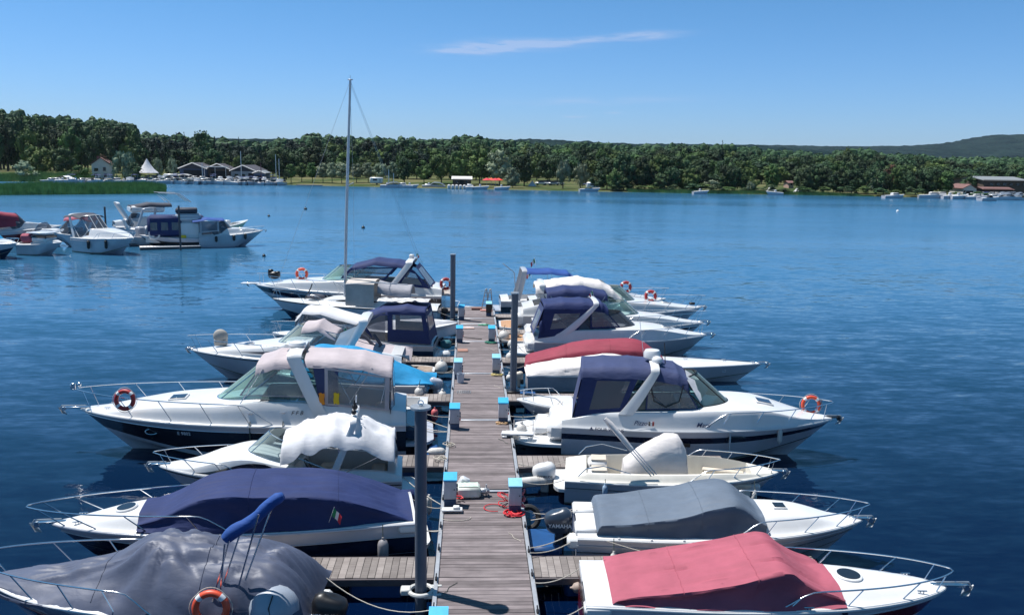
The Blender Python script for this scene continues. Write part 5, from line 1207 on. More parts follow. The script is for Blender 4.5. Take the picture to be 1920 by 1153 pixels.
rows = [[V(lerp(5.0, 3.45, i / 8), y, z) for y, z in ((.98, 1.0), (.95, 1.6), (.9, 2.18), (.5, 2.3), (0, 2.34), (-.5, 2.3), (-.9, 2.18), (-.95, 1.0))] for i in range(9)]
MB().grid(rows).obj('awning', TAN, b.root, ang=60)
MB().tube([(5.1, .98, 2.16), (3.3, .98, 2.30), (1.6, .9, 2.22)], .03, 6).obj('boom', ALUW, b.root)
b.canopy([(3.3, 2.3), (2.5, 2.15), (1.5, 2.1)], .7, SIDEG, arch=.4, roll=.2, name='sail_cover')
b.railing(.62, .5, ext=.05, st=(.72, .82), r=.012, inset=.05); b.railing(.1, .5, ext=.05, st=(.2, .32, .45, .58), r=.008, inset=.05, name='guard_wire') if False else None
MB().tube([(7.6, -.2, 1.1), (7.2, -.05, 1.75), (7.1, 0, 2.0)], .03, 6).obj('inflatable_oar', BLACK, b.root)
ball = MB(); ball.ball((0, 0, 0), .42, 8, (1.2, .9, .35)); ball.obj('sail_bag', DKGREY, b.root, loc=(6.9, 0, 1.3))
outboard(b.root, -.3, .3, .6, BLACK, sc=.6)
# L10 big cruiser with navy top, far left
b = L10 = Boat('motor_cruiser', 'large cruiser with dark navy canopy and white bow platform, farthest on the left', 'boat', (-1.6, 50.3), (-12.95, 51.0), 3.2, 1.1, 1.42, um=.36, ent=2.5, rake=1.25)
b.hull([HWHITE, NAVYH, HWHITE], [(.14, 0), (.55, 1), (2, 2)]); b.rub(WHITE, .03, .03)
b.deck(WHITE, [(0, .35), (.2, .62), (.5, .62), (.62, .5), (.8, .3), (.93, .05), (1, 0)], ck=(.05, .42), solez=.7, solem=BEIGE, qc=.72, q0=.84, q1=.98)
b.windscreen(4.6, 7.2, 1.2, .82, rake=1.2, gm=GLASSG, taper=.6, fr=.022)
b.canopy([(5.6, 2.45), (5.2, 2.78), (3.95, 3.12), (2.7, 3.02), (1.9, 2.9)], 1.15, NAVY, arch=.12, roll=.20, sag=.02)
b.arch(3.1, 1.9, 3.06, 1.2, WHITE, wid=.25, widt=.4, inn=.8)
for sd in (1, -1):
    b.pane([(5.9, sd * 1.2, 2.0), (3.3, sd * 1.25, 1.95), (2.6, sd * 1.12, 2.72), (5.3, sd * 1.12, 2.60)], NAVY, (.06, .94, .1, .9), VINYL); b.pane([(2.9, sd * 1.3, 1.7), (.6, sd * 1.3, 1.5), (1.6, sd * 1.1, 2.5), (1.9, sd * 1.1, 2.7)], NAVY, (.2, .8, .15, .8), VINYL)
b.pane([(.6, 1.3, 1.5), (.6, -1.3, 1.5), (1.55, -1.0, 2.75), (1.55, 1.0, 2.75)], NAVY, (.15, .85, .1, .85), VINYLD)
b.railing(.45, .62, ext=-.1, st=(.55, .66, .78, .90), r=.016); b.anchor(.35); b.box('bow_platform', (11.5, 0, 1.44), (1.1, .5, .06), WHITE, .03)
ff_ = MB(); ff_.ball((0, 0, 0), .3, 7, (1.3, .8, .8)); ff_.box((.2, 0, .2), (.3, .2, .3), r=.05); ff_.box((-.25, .1, .15), (.25, .3, .2), r=.05); ff_.obj('windlass_cover', BLACK, b.root, loc=(10.1, 0, 1.95))
MB().box((0, 0, 0), (.3, .2, .25), r=.06).obj('radar', WHITE, b.root, loc=(1.9, 0, 3.22)); b.flag(1.7, 0, 3.1, .35, .25)
b.cover([(-.6, 1.1), (.1, 1.5), (.9, 1.55)], TAN, over=.7, drop=.0, name='stern_cover', xs_n=14); b.platform(.9, .45)
lifebuoy(b.world((8.5, -.2, 2.02)), (0, -1, .1), 'orange lifebuoy standing on the foredeck of the farthest left cruiser', R=.29, r=.085); lifebuoy(b.world((-.2, .9, 1.75)), (.3, -1, .1), 'red lifebuoy at the stern of the farthest left cruiser', R=.28, r=.09, m=DRED)
# =========================== RIGHT SIDE ===========================
# R1 red cover
b = R1 = Boat('motorboat', 'white sports boat with dark red hull under a faded red cover, nearest on the right', 'boat', (2.18, 15.08), (9.1, 14.72), 2.05, 1.00, 1.06, um=.38, ent=2.3, rake=.85, fb_p=.72)
b.hull([HWHITE, REDH, HWHITE], [(.18, 0), (.9, 1), (2, 2)]); b.rub(GREYW, .02, .185); b.rub(WHITE, .026, .03)
b.deck(WHITE, [(0, .0), (.45, .02), (.66, .15), (.85, .08), (1, 0)], q0=.45, q1=.96, camber=.045)
b.cover([(.48, 1.0), (.5, 1.06), (.6, 1.12), (1.2, 1.21), (1.95, 1.34), (2.8, 1.54), (3.5, 1.70), (3.68, 1.67), (3.95, 1.50), (4.3, 1.30), (4.62, 1.18), (4.72, 1.14)], REDC, over=.99, drop=-.10, sf=.97, cf=.05, tuck=.12, pleat=.05, wr=.02, seed=31, skeys=[(.48, .985), (2, .97), (3.5, .93), (4.0, .86), (4.7, .92)], xs_n=80, dropn=lambda x: .10 + .03 * sin(x * 5))
b.railing(.50, .34, ext=.10, st=(.56, .72, .88), r=.015); b.hatch(5.05, 0, .23); b.anchor(.42)
b.box('transom_locker', (.25, 0, .70), (.5, 1.75, .5), WHITE, .08); b.box('locker_lid', (.2, .44, .975), (.42, .75, .03), GREYW, .01); b.box('corner_moulding', (.22, -.78, .90), (.5, .35, .2), WHITE, .08)
for x, y in ((4.0, .95), (4.0, -.95), (6.3, .35), (6.3, -.35)): b.cleat(x, y)
hull_text(b, 'CRAMAR', 3.25, .09, .11, GALV, italic=.3)
MB().lathe([(.05, 0), (.05, .02)], 12, M=Matrix.Rotation(pi / 2, 3, 'X')).obj('vent', NAVYH, b.root, loc=b.hp(.68, .09, -1) + V(0, -.01, 0))
# R2 steel blue cover, dark outboard
b = R2 = Boat('motorboat', 'white sports boat with steel-blue cover and dark blue-grey outboard, second on the right', 'boat', (2.45, 18.4), (8.98, 17.98), 2.15, .78, .98, um=.34, ent=2.3, rake=1.0)
b.hull([HWHITE, HWHITE, REDH], [(.9, 0), (.97, 2), (2, 0)]); b.rub(NAVYH, .010, .42); b.rub(WHITE, .024, .03); b.rub(GREYW, .014, .22)
b.deck(WHITE, [(0, .05), (.3, .12), (.55, .26), (.75, .26), (.9, .04), (1, 0)], q0=.5, q1=.93)
b.cover([(.42, .92), (.44, 1.0), (.5, 1.10), (1.2, 1.17), (1.9, 1.28), (2.5, 1.42), (3.1, 1.60), (3.45, 1.66), (3.65, 1.56), (4.0, 1.26), (4.15, 1.18)], STEELB, over=.96, drop=-.05, sf=.92, cf=.12, tuck=.10, pleat=.02, wr=.025, seed=41, skeys=[(.42, .97), (1.8, .93), (3.3, .86), (3.7, .78), (4.15, .9)], xs_n=70, dropn=lambda x: .15)
b.railing(.52, .38, ext=.14, st=(.66, .80, .92), r=.014); b.hatch(4.62, 0, .14, square=True); b.anchor(.22)
outboard(b.root, -.36, 0, .52, mat('blue_grey_cowl', (.035, .05, .075), .3, coat=.4), 'YAMAHA', n=-1, tsize=.13, tm=LETW)
b.box('stern_seat', (.2, .45, .88), (.5, .55, .16), WHITE, .06); b.box('stern_seat', (.2, -.5, .84), (.5, .5, .14), WHITE, .06); b.box('stern_corner', (.05, -.72, .62), (.55, .35, .28), WHITE, .08)
for x in (.9, 1.6, 2.3, 2.9, 3.4, 3.9): MB().box((0, 0, 0), (.05, .03, .05), r=.008).obj('cover_strap', REFL, b.root, loc=(x, -.97 * b.hb(x / b.L) - .01, b.zs(x / b.L) + .02))
hull_text(b, '17907', 4.95, .50, .11, LETN); hull_text(b, 'SALADERI', 1.2, .70, .12, LETB)
fender(b.world((.78, -1.12, .38)), .34, .075, FEND, 'small white fender near the stern of the steel-blue covered boat', top=b.world((.78, -1.02, .84)))
fender(V(1.45 + 1.05, 16.15, .32), .75, .115, FENDT, 'brown-grey fender lying along the nearest right finger dock', hor=True)
# R3 centre console
b = R3 = Boat('centre_console_boat', 'open white boat with cloth-covered console and white outboard, third on the right', 'boat', (2.62, 22.05), (8.25, 21.32), 2.0, .66, .86, um=.4, ent=2.3, rake=.95)
b.hull([HWHITE], [(2, 0)]); b.rub(WHITE, .03, .03); b.rub(NAVYH, .008, .30); b.rub(GREYW, .012, .38)
b.deck(CREAM, [(0, .04), (.1, .14), (.7, .16), (.9, .05), (1, 0)], ck=(.10, .86), solez=.30, qc=.76, q0=.80, q1=.97)
MB().grid([[V(lerp(1.55, 3.2, i / 14), y * (1 - .12 * (i / 14)), z) for y, z in zip((.42, .44, .40, .30, 0, -.30, -.40, -.44, -.42), [q * interp([(0, .55), (.3, .8), (.65, 1.0), (.85, 1.0), (.95, .85), (1, .75)], i / 14) + .02 * noise.noise(V(i * .8, k, 4)) for k, q in enumerate((.35, .9, 1.35, 1.70, 1.80, 1.70, 1.35, .9, .35))])] for i in range(15)]).grid([[V(3.2, y, z) for y, z in ((.37, .3), (.35, 1.1), (.25, 1.3), (-.25, 1.3), (-.35, 1.1), (-.37, .3))], [V(3.32, y, .3) for y in (.37, .35, .25, -.25, -.35, -.37)]]).obj('console_cover', TANL, b.root, ang=60)
MB().grid([[V(1.55, y, z * .55) for y, z in zip((.42, .44, .40, .30, 0, -.30, -.40, -.44, -.42), (.35, .9, 1.35, 1.70, 1.80, 1.70, 1.35, .9, .35))], [V(1.50, y, .3) for y in (.42, .44, .40, .30, 0, -.30, -.40, -.44, -.42)]]).obj('console_cover', TANL, b.root, ang=60)
for y in (.42, -.42): b.box('aft_seat', (.85, y, .68), (.55, .52, .34), WHITE, .1); b.box('seat_cushion', (.90, y, .87), (.42, .40, .06), BEIGE, .025)
b.box('bow_cushion', (4.3, .52, .62), (1.1, .26, .10), BEIGE, .04, rz=-.18); b.box('bow_cushion', (4.3, -.52, .62), (1.1, .26, .10), BEIGE, .04, rz=.18); b.box('bow_locker', (4.85, 0, .50), (.6, .7, .2), WHITE, .06)
fs = MB(); p0, p1 = V(2.30, -.95, .95), V(1.0, -.75, 2.36); fs.tube([p0.lerp(p1, t) for t in (0.45, .6, .75, .9, 1)], [.05, .075, .08, .085, .05], 8); fs.obj('rolled_bimini', TANL, b.root, ang=80)
for o_ in (-.08, 0, .07): MB().tube([p0 + V(o_, o_, 0), p1 + V(o_ * .6, o_, 0)], .015, 5).obj('bimini_pole', STEEL, b.root)
for sd in (1, -1): MB().tube([(.35, sd * .86, .80), (.55, sd * .88, 1.02), (1.0, sd * .9, 1.12), (1.7, sd * .92, .95)], .014, 6).obj('stern_rail', STEEL, b.root)
b.railing(.56, .34, ext=.02, st=(.68, .80, .91), r=.014, inset=.10); b.anchor(.20, z=.88); b.platform(.3, .42, .85, WHITE)
outboard(b.root, -.55, 0, .28, mat('white_cowl', (.68, .68, .68), .3, coat=.4), 'EVINRUDE', n=-1, tsize=.09, tm=LETB, band=BLACK)
hull_text(b, 'E 9767', 4.75, .35, .12, LETN)
fender(b.world((1.05, -1.05, .52)), .28, .07, mat('blue_white_fender', (.30, .42, .55), .5), 'pale blue fender on the near side of the centre console boat', top=b.world((1.05, -.98, .8))); fender(b.world((4.9, -.85, .46)), .26, .06, FEND, 'small white fender near the bow of the centre console boat', top=b.world((4.9, -.72, .86)))
for i, sx_ in enumerate((1.4, 2.1, 2.7)): MB().grid([[b.hp((sx_ + .25 * t) / b.L, .45 + .12 * t - .02, -1) + V(0, -.014, 0) for t in (0, .5, 1)], [b.hp((sx_ + .25 * t + .05) / b.L, .45 + .05 * t + .04, -1) + V(0, -.014, 0) for t in (0, .5, 1)]]).obj('wave_decal', NAVYH, b.root)
# R4 big navy-canopied cruiser
b = R4 = Boat('motor_cruiser', 'large white cruiser with dusty navy canopy enclosure and white radar dome on the right', 'boat', (2.95, 26.0), (11.22, 24.92), 2.75, .98, 1.24, um=.36, ent=2.5, rake=1.05)
b.hull([HWHITE, NAVYH, HWHITE], [(.22, 0), (.40, 1), (2, 2)]); b.rub(WHITE, .028, .03); b.rub(NAVYH, .010, .92)
b.deck(WHITE, [(0, .15), (.15, .42), (.4, .50), (.55, .54), (.72, .50), (.88, .15), (1, 0)], ck=(.06, .42), solez=.55, solem=BEIGE, qc=.74, q0=.90, q1=.995)
b.windscreen(2.3, 5.1, 1.0, .86, rake=1.15, gm=GLASSG, fm=BLACK, taper=.62, fr=.024, mull=(.3, -.3, .75, -.75))
b.canopy([(3.75, 2.55), (3.45, 2.72), (2.8, 2.84), (2.0, 2.86), (1.2, 2.84), (.55, 2.78)], 1.0, NAVY2, arch=.08, roll=.28, sag=.022)
sd = -1
for sd in (1, -1):
    b.pane([(.30, sd * 1.12, .98), (1.75, sd * 1.14, 1.22), (2.25, sd * .99, 2.50), (.58, sd * .99, 2.48)], NAVY, (.28, .88, .32, .94), VINYLD); b.pane([(2.5, sd * 1.06, 1.56), (4.1, sd * .98, 1.62), (3.62, sd * .97, 2.38), (2.55, sd * .99, 2.50)], NAVY2, (.03, .97, .04, .96), VINYL)
b.pane([(.25, -1.1, .98), (.25, 1.1, .98), (.55, .98, 2.5), (.55, -.98, 2.5)], NAVY2)
MB().tube([(2.62, -1.03, 2.4), (2.75, -1.05, 1.85), (3.1, -1.05, 1.68), (3.5, -1.03, 1.85), (3.6, -1.0, 2.35)], .02, 6).obj('window_zip', BLACK, b.root)
MB().grid([[V(3.72, -.95, 2.5), V(3.75, 0, 2.6), V(3.72, .95, 2.5)], [V(4.0, -.9, 2.05), V(4.25, 0, 2.3), V(4.0, .9, 2.05)], [V(4.15, -.85, 1.82), V(4.5, 0, 2.02), V(4.15, .85, 1.82)]]).obj('front_visor', WHC, b.root, ang=60)
b.arch(1.9, 2.75, 2.86, 1.0, WHITE, wid=.30, widt=.26, inn=.86, th=.05)
MB().lathe([(.22, 0), (.26, .04), (.26, .20), (.22, .27), (.1, .29)], 20, c=(2.72, 0, 2.92)).obj('radar_dome', WHITE, b.root); MB().ball((2.85, -.38, 2.95), .17, 9, (1, 1, .8)).obj('satellite_dome', WHITE, b.root)
MB().tube([(3.1, -.35, 2.85), (3.05, -.35, 3.5)], .014, 5).obj('aerial', BLACK, b.root); MB().tube([(2.5, .4, 2.85), (2.3, .4, 4.2)], .008, 4).obj('aerial', REFL, b.root)
b.railing(.50, .52, ext=.0, st=(.60, .72, .84, .93), r=.015); b.anchor(.22, m=BLACK); b.hatch(6.2, 0, .24, square=True)
b.box('helm_seat', (2.9, .4, 1.2), (.5, .8, .5), BEIGE, .1); b.box('helm_console', (3.9, -.3, 1.5), (.6, .9, .4), DKGREY, .1); b.box('aft_bench', (.7, 0, .85), (.4, 1.6, .5), TANL, .1)
b.side_window(4.9, 5.5, .86, .10, lambda x: R4.hb(x / R4.L) - .03, WINDK)
b.box('hull_vent', (3.4, -1.375, .62), (.9, .03, .12), BLACK, .012)
o = b.platform(1.55, .42, .92, WHITE); b.box('transom_slope', (-.1, 0, .75), (.7, 2.2, .55), WHITE, .18); b.box('transom_slope', (-.55, .3, .56), (.7, 1.4, .3), WHITE, .12)
hull_text(b, '\u25B2 FOUR WINNS', 1.35, .02, .14, LETN, out_=.04)
text(b.root, 'Pizzo', (2.35, -b.side_y(2.35, 1.22) - .03, 1.22), .19, (pi / 2 - .1, 0, 0), LETN, italic=.4); text(b.root, 'Marii', (4.2, -b.side_y(4.2, 1.24) - .035, 1.24), .2, (pi / 2 - .15, 0, .05), LETN, italic=.4)
for i, m_ in enumerate((NAVYH, REFL, DRED)): b.box('flag_decal', (2.62 + .055 * i, -b.side_y(2.67, 1.22) - .03, 1.22), (.055, .012, .13), m_, .002)
MB().tube([(-1.5, -.6, .44), (-1.5, -.6, .95), (-1.2, -.6, .98), (-.9, -.6, .95), (-.9, -.6, .44)], .016, 6).obj('stern_rail', STEEL, b.root)
MB().box((0, 0, 0), (.55, .35, .10), r=.03).box((.0, 0, .07), (.3, .2, .05), r=.02).obj('grill_box', WHITE, b.root, loc=(-1.6, -.75, .52))
MB().box((0, 0, 0), (1.0, .28, .07), r=.03).obj('gangway', WHITE, b.root, loc=(-1.35, -.95, .62)); 
for y in (-.95,): 
    for x in (-1.75, -.95): MB().box((0, 0, 0), (.16, .32, .06), r=.02).obj('gangway_pad', WHITE, b.root, loc=(x, y - .02, .54))
lifebuoy(b.world((7.72, .28, 1.55)), (-.15, -1, .1), 'orange-red lifebuoy at the bow rail of the large navy-canopied cruiser', R=.25, r=.055)
fender(b.world((6.55, -.92, .88)), .42, .075, FEND, 'white fender hanging near the bow of the large navy-canopied cruiser', top=b.world((6.55, -.86, 1.16)))
MB().tube([(5.0, -1.18, 1.1), (5.02, -1.30, .9), (5.0, -1.30, .3)], .03, 6).obj('fender_line', GALV, b.root)
# R5 small open boat bow to pier
b = Boat('small_boat', 'small open white boat with a low bow rail pointing at the right pier edge', 'boat', (5.9, 28.3), (1.62, 28.35), 1.8, .62, .82)
b.hull([HWHITE], [(2, 0)]); b.rub(WHITE, .035, .03); b.deck(WHITE, [(0, .02), (.6, .08), (1, 0)], ck=(.06, .55), solez=.2, qc=.8); b.railing(.62, .32, ext=-.1, st=(.75, .9), r=.014); b.box('bench', (1.0, 0, .5), (.4, 1.3, .06), BEIGE, .02)
# R6 tan covered small boat and long boat with crimson cover
b = Boat('small_boat', 'small grey-sided boat under a pale tan cover beside the second steel pole', 'boat', (2.25, 32.95), (7.2, 32.95), 1.65, .68, .8)
b.hull([SIDEG, HWHITE], [(.85, 0), (2, 1)]); b.deck(WHITE)
b.cover([(-.05, .62), (.05, .78), (.3, .90), (1.2, 1.12), (2.2, 1.22), (3.05, 1.38), (3.6, 1.34), (4.6, 1.15), (5, .9)], TANL, over=1.04, drop=.02, sf=.8, cf=.4, tuck=.0, wr=.03, seed=55)
outboard(b.root, -.3, .1, .3, BEIGE, sc=.6)
b = R6 = Boat('motorboat', 'long low motorboat with a crimson cover and a sharp white bow, right side', 'boat', (2.35, 34.8), (12.1, 33.92), 2.0, .66, .80, um=.34, ent=1.9, fb_p=.95, rake=1.3)
b.hull([HWHITE, GREYW], [(.14, 0), (2, 1)]); b.rub(WHITE, .025, .03); b.deck(WHITE, [(0, .03), (.5, .14), (.8, .05), (1, 0)], q0=.5, q1=.97)
b.cover([(-.05, .72), (.05, .84), (.6, 1.02), (1.4, 1.28), (2.1, 1.50), (3.2, 1.62), (4.3, 1.70), (4.9, 1.52), (5.5, 1.1), (5.65, .98)], REDC2, over=1.02, drop=.04, sf=.84, cf=.3, tuck=.03, wr=.03, seed=61, dropn=lambda x: .1 * sin(x * 2))
b.anchor(.22, z=.82)
for x in (6.6, 8.2, 9.4): b.cleat(x, .12); b.cleat(x, -.1)
MB().tube([b.hp(u, 0, 1) + V(0, -.05, .06) for u in [.5 + .05 * i for i in range(10)]], .012, 5).obj('toe_rail', BLACK, b.root); MB().torus((0, 0, 0), .07, .01, M=Matrix.Rotation(pi / 2, 3, 'X'), n=14).obj('porthole', STEEL, b.root, loc=b.hp(.86, .4, -1) + V(0, -.01, 0))
# R7 navy enclosure cruiser
b = R7 = Boat('motor_cruiser', 'white cruiser with glossy navy canvas enclosure between the crimson cover and the flybridge boats', 'boat', (2.85, 38.25), (10.95, 38.3), 2.5, .95, 1.12, um=.36, ent=2.5, rake=1.1)
b.hull([HWHITE, GREYW], [(.16, 0), (.2, 1), (1.0, 1), (2, 1)]); b.rub(WHITE, .026, .03)
b.deck(WHITE, [(0, .2), (.15, .45), (.5, .5), (.7, .42), (.88, .12), (1, 0)], ck=(.06, .42), solez=.55, solem=BEIGE, qc=.74, q0=.88, q1=.99)
b.windscreen(1.6, 4.7, .95, .62, rake=1.1, gm=GLASSD, fm=BLACK, taper=.75)
b.canopy([(3.3, 2.50), (3.05, 2.70), (2.2, 2.76), (1.3, 2.76), (.42, 2.68)], .95, NAVY, arch=.08, roll=.26, sag=.03)
for sd in (1, -1): b.pane([(.15, sd * 1.05, 1.1), (1.9, sd * 1.05, 1.35), (2.4, sd * .94, 2.42), (.42, sd * .94, 2.40)], NAVY, (.26, .86, .28, .84), VINYL); b.pane([(2.5, sd * 1.0, 1.55), (3.9, sd * .95, 1.6), (3.2, sd * .93, 2.3), (2.5, sd * .94, 2.4)], NAVY, (.06, .94, .08, .92), VINYL)
b.pane([(-.05, -1.0, 1.25), (-.05, 1.0, 1.25), (.40, .93, 2.45), (.40, -.93, 2.45)], NAVY2, (.2, .8, .1, .8), VINYLD)
b.arch(1.3, 2.75, 2.74, .95, WHITE, wid=.36, widt=.24, inn=.86)
b.railing(.5, .5, ext=.0, st=(.62, .75, .88), r=.014); b.anchor(.3); b.hatch(6.2, 0, .2, square=True); b.flag(2.8, 0, 2.75, .4, .25)
b.platform(1.0, .42, .9, WHITE); b.box('transom_slope', (-.1, 0, .72), (.6, 2.0, .5), WHITE, .15); b.side_window(4.2, 4.9, .72, .09, lambda x: R7.hb(x / R7.L) - .04, BLACK)
hull_text(b, 'E 1980', 4.1, .05, .14, LETN, out_=.03)
MB().ball((.3, -1.0, 1.55), .1, 6, (1, 1, 3.5)).obj('rolled_side', NAVY, b.root)
# R8 second navy canopy
b = R8 = Boat('motor_cruiser', 'white cruiser with warm teak swim platform and a navy bimini showing above its neighbour', 'boat', (3.0, 40.75), (11.45, 40.7), 2.1, 1.0, 1.25, um=.36, ent=2.5, rake=1.1)
b.hull([HWHITE, NAVYH, HWHITE], [(.2, 0), (.34, 1), (2, 2)]); b.rub(WHITE, .026, .03); b.deck(WHITE, [(0, .2), (.15, .45), (.5, .55), (.7, .42), (.88, .12), (1, 0)], ck=(.06, .4), solez=.55, qc=.74, q0=.86, q1=.99)
b.windscreen(3.0, 5.2, .85, .62, rake=1.1, gm=GLASSG, taper=.7); b.canopy([(3.5, 2.76), (2.5, 2.96), (1.5, 2.98), (.65, 2.82)], .9, NAVY, arch=.10, roll=.28, sag=.03)
for x0, x1 in ((3.4, 2.6), (.8, 1.6)):
    for sd in (1, -1): MB().tube([(x0, sd * .88, 2.6), (x1, sd * .95, 1.3)], .014, 5).obj('canopy_pole', STEEL, b.root)
b.platform(1.5, .40, .9, WHITE, TEAKW); b.box('transom_slope', (-.1, 0, .7), (.5, 1.7, .5), WHITE, .15); b.railing(.48, .55, ext=.15, st=(.6, .72, .84, .94), r=.014); b.anchor(.25)
for i in range(7): b.box('louvre', (3.6 + .16 * i, -.9, 1.5), (.09, .04, .16), BLACK, .01)
# R10 big cruiser with white cloth-covered top
b = R10 = Boat('motor_cruiser', 'large white cruiser with off-white cloth over its top and flared bow rails, far right row', 'boat', (2.7, 44.0), (12.2, 43.95), 2.7, 1.1, 1.45, um=.36, ent=2.5, rake=1.1)
b.hull([HWHITE, GREYW, HWHITE], [(.2, 0), (.5, 1), (2, 2)]); b.rub(WHITE, .03, .03); b.deck(WHITE, [(0, .3), (.15, .6), (.5, .6), (.7, .42), (.88, .12), (1, 0)], ck=(.06, .4), solez=.65, qc=.74, q0=.86, q1=.99)
b.canopy([(5.2, 2.0), (4.6, 2.5), (4.0, 2.82), (2.9, 3.0), (1.7, 2.86), (.65, 2.66)], 1.1, TANL, arch=.18, roll=.26, sag=.03, nz=.04); b.windscreen(3.6, 5.9, 1.0, .7, rake=1.1, gm=GLASSG, taper=.7)
b.arch(1.8, .95, 2.72, 1.0, WHITE, wid=.3, widt=.3, inn=.85)
for sd in (1, -1): b.pane([(1.0, sd * 1.1, 1.6), (4.4, sd * 1.1, 1.75), (4.2, sd * 1.0, 2.45), (.8, sd * 1.0, 2.45)], WHC, (.05, .95, .05, .9), VINYLD)
b.railing(.45, .62, ext=.25, st=(.56, .68, .80, .92), r=.016); b.anchor(.2, m=WHITE); b.hatch(7.6, 0, .2, square=True); b.platform(1.2, .45, .9, WHITE, TEAKW); b.box('transom_slope', (-.15, 0, .85), (.8, 2.2, .7), WHITE, .25); b.box('deck_box', (9.0, .1, 1.62), (.3, .2, .12), BLACK, .03)
lifebuoy(b.world((6.78, .1, 1.98)), (0, -1, .25), 'red lifebuoy on the foredeck of the cloth-topped cruiser, right of its twin', R=.25, r=.085, m=DRED)
# R11 bow behind
b = R11 = Boat('motor_cruiser', 'white cruiser showing only its foredeck and rail behind the cloth-topped cruiser', 'boat', (3.2, 46.9), (11.0, 47.0), 2.4, 1.05, 1.4)
b.hull([HWHITE], [(2, 0)]); b.rub(WHITE, .03, .03); b.deck(WHITE, [(0, .3), (.5, .6), (.7, .4), (.88, .1), (1, 0)], ck=(.06, .4), solez=.6, qc=.74); b.windscreen(3.0, 4.8, .95, .6, rake=1.1, taper=.7); b.railing(.45, .6, ext=.2, st=(.6, .75, .9), r=.015)
b.box('black_bag', (4.1, 0, 2.05), (.5, .5, .3), BLACK, .1); b.platform(.6, .4)
lifebuoy(b.world((5.5, .1, 2.02)), (0, -1, .2), 'red lifebuoy with white net seen against the water, farther right-row cruiser', R=.25, r=.085, m=DRED)
# R9 runabout with arch and blue bimini
b = R9 = Boat('motorboat', "small grey-white boat with radar arch and blue bimini at the far right corner", 'boat', (1.7, 49.2), (7.6, 49.4), 2.2, .95, 1.15)
b.hull([HWHITE, NAVYH, HWHITE], [(.35, 0), (.7, 1), (2, 2)]); b.rub(WHITE, .03, .03); b.deck(WHITE, [(0, .1), (.5, .3), (.8, .1), (1, 0)], ck=(.08, .5), solez=.5, qc=.76)
b.arch(.95, 1.35, 2.72, .95, GREYW, wid=.2, widt=.3, inn=.9, th=.05); b.canopy([(4.2, 2.40), (3.9, 2.64), (2.9, 2.74), (1.5, 2.74)], .95, BLUEC, arch=.10, roll=.12)
for x0, x1 in ((4.1, 3.3), (2.9, 2.9)):
    for sd in (1, -1): MB().tube([(x0, sd * .9, 2.5), (x1, sd * .95, 1.2)], .014, 5).obj('canopy_pole', STEEL, b.root)
b.windscreen(2.6, 3.9, .85, .5, rake=.9, gm=GLASSD, taper=.8); hull_text(b, 'H 5383', 2.2, .16, .2, LETB); b.platform(.6, .4, .9, GREYW)
b.flag(2.1, 0, 2.75, .62, .42); b.flag(1.9, .5, 2.1, .45, .4); MB().tube([(.9, -.8, 1.1), (.75, -.8, 2.6), (.1, -.8, 3.1)], .03, 6).obj('davit', ALUW, b.root)

PLAST = mat('white_plaster', (.60, .58, .57), .8, var=.08)
# ------------------------------------------------------------------ second marina, left middle distance
def fm(label, px0, py0, px1, py1, B, Fs, Fb, name='moored_boat', **k):
    a = G(px0, py0); c = G(px1, py1)
    return Boat(name, label, 'boat', (a.x, a.y), (c.x, c.y), B, Fs, Fb, group='boats of the second marina on the left', ustep=18, **k)
b = fm('long dark red motorboat with a red cover at the far left edge', -60, 462, 118, 452, 2.8, 1.3, 1.6); b.hull([HWHITE, REDH], [(.25, 0), (2, 1)]); b.rub(WHITE, .04); b.deck(WHITE, [(0, .3), (.3, .6), (.6, .6), (.9, .1), (1, 0)], ck=(.05, .4), solez=.8)
b.canopy([(.6, 2.9), (2.5, 3.3), (4.2, 3.0)], 1.2, REDC2, arch=.3, roll=.4); b.pane([(.7, -1.3, 1.6), (3.9, -1.3, 1.8), (3.9, -1.1, 2.6), (.7, -1.1, 2.6)], REDC2); b.windscreen(3.6, 5.2, 1.1, .9, gm=GLASSD)
b = fm('white cruiser with red canopy half hidden behind the big sport cruiser, left marina', 190, 462, 98, 462, 2.5, 1.1, 1.4); b.hull([HWHITE], [(2, 0)]); b.deck(WHITE, [(0, .3), (.3, .6), (.7, .5), (1, 0)], ck=(.05, .4), solez=.6)
b.canopy([(.3, 2.7), (1.6, 3.0), (2.9, 2.8)], 1.1, REDC, arch=.1, roll=.2); b.windscreen(2.4, 3.6, 1.0, .8, gm=GLASSD); b.arch(1.2, .6, 3.0, 1.0, WHITE)
b = fm('big white sport cruiser with wide dark windscreen and black fenders, left marina', 158, 470, 252, 479, 3.1, 1.3, 1.55); b.hull([HWHITE, HWHITE, GREYW, HWHITE], [(.3, 0), (.5, 1), (.56, 2), (2, 3)]); b.rub(GREYW, .03, .15); b.deck(WHITE, [(0, .3), (.2, .7), (.5, .75), (.8, .4), (1, 0)], ck=(.05, .35), solez=.7)
b.windscreen(.4, 2.9, 1.3, 1.15, gm=GLASSD, fm=WHITE, taper=.8, mull=(0, .4, -.4, .8, -.8), fr=.035); b.canopy([(-.9, 3.3), (.2, 3.5), (1.4, 3.3)], 1.25, DKGREY, arch=.1, roll=.15); b.arch(.5, -.3, 3.4, 1.2, WHITE); b.railing(.5, .5, st=(.6, .8), r=.02)
for u in (.42, .72): MB().lathe([(.03, -.4), (.13, -.3), (.13, .3), (.03, .4)], 8).obj('black_fender', RUBBER, b.root, loc=b.hp(u, .3, b.n) + V(0, b.n * .15, -.1))
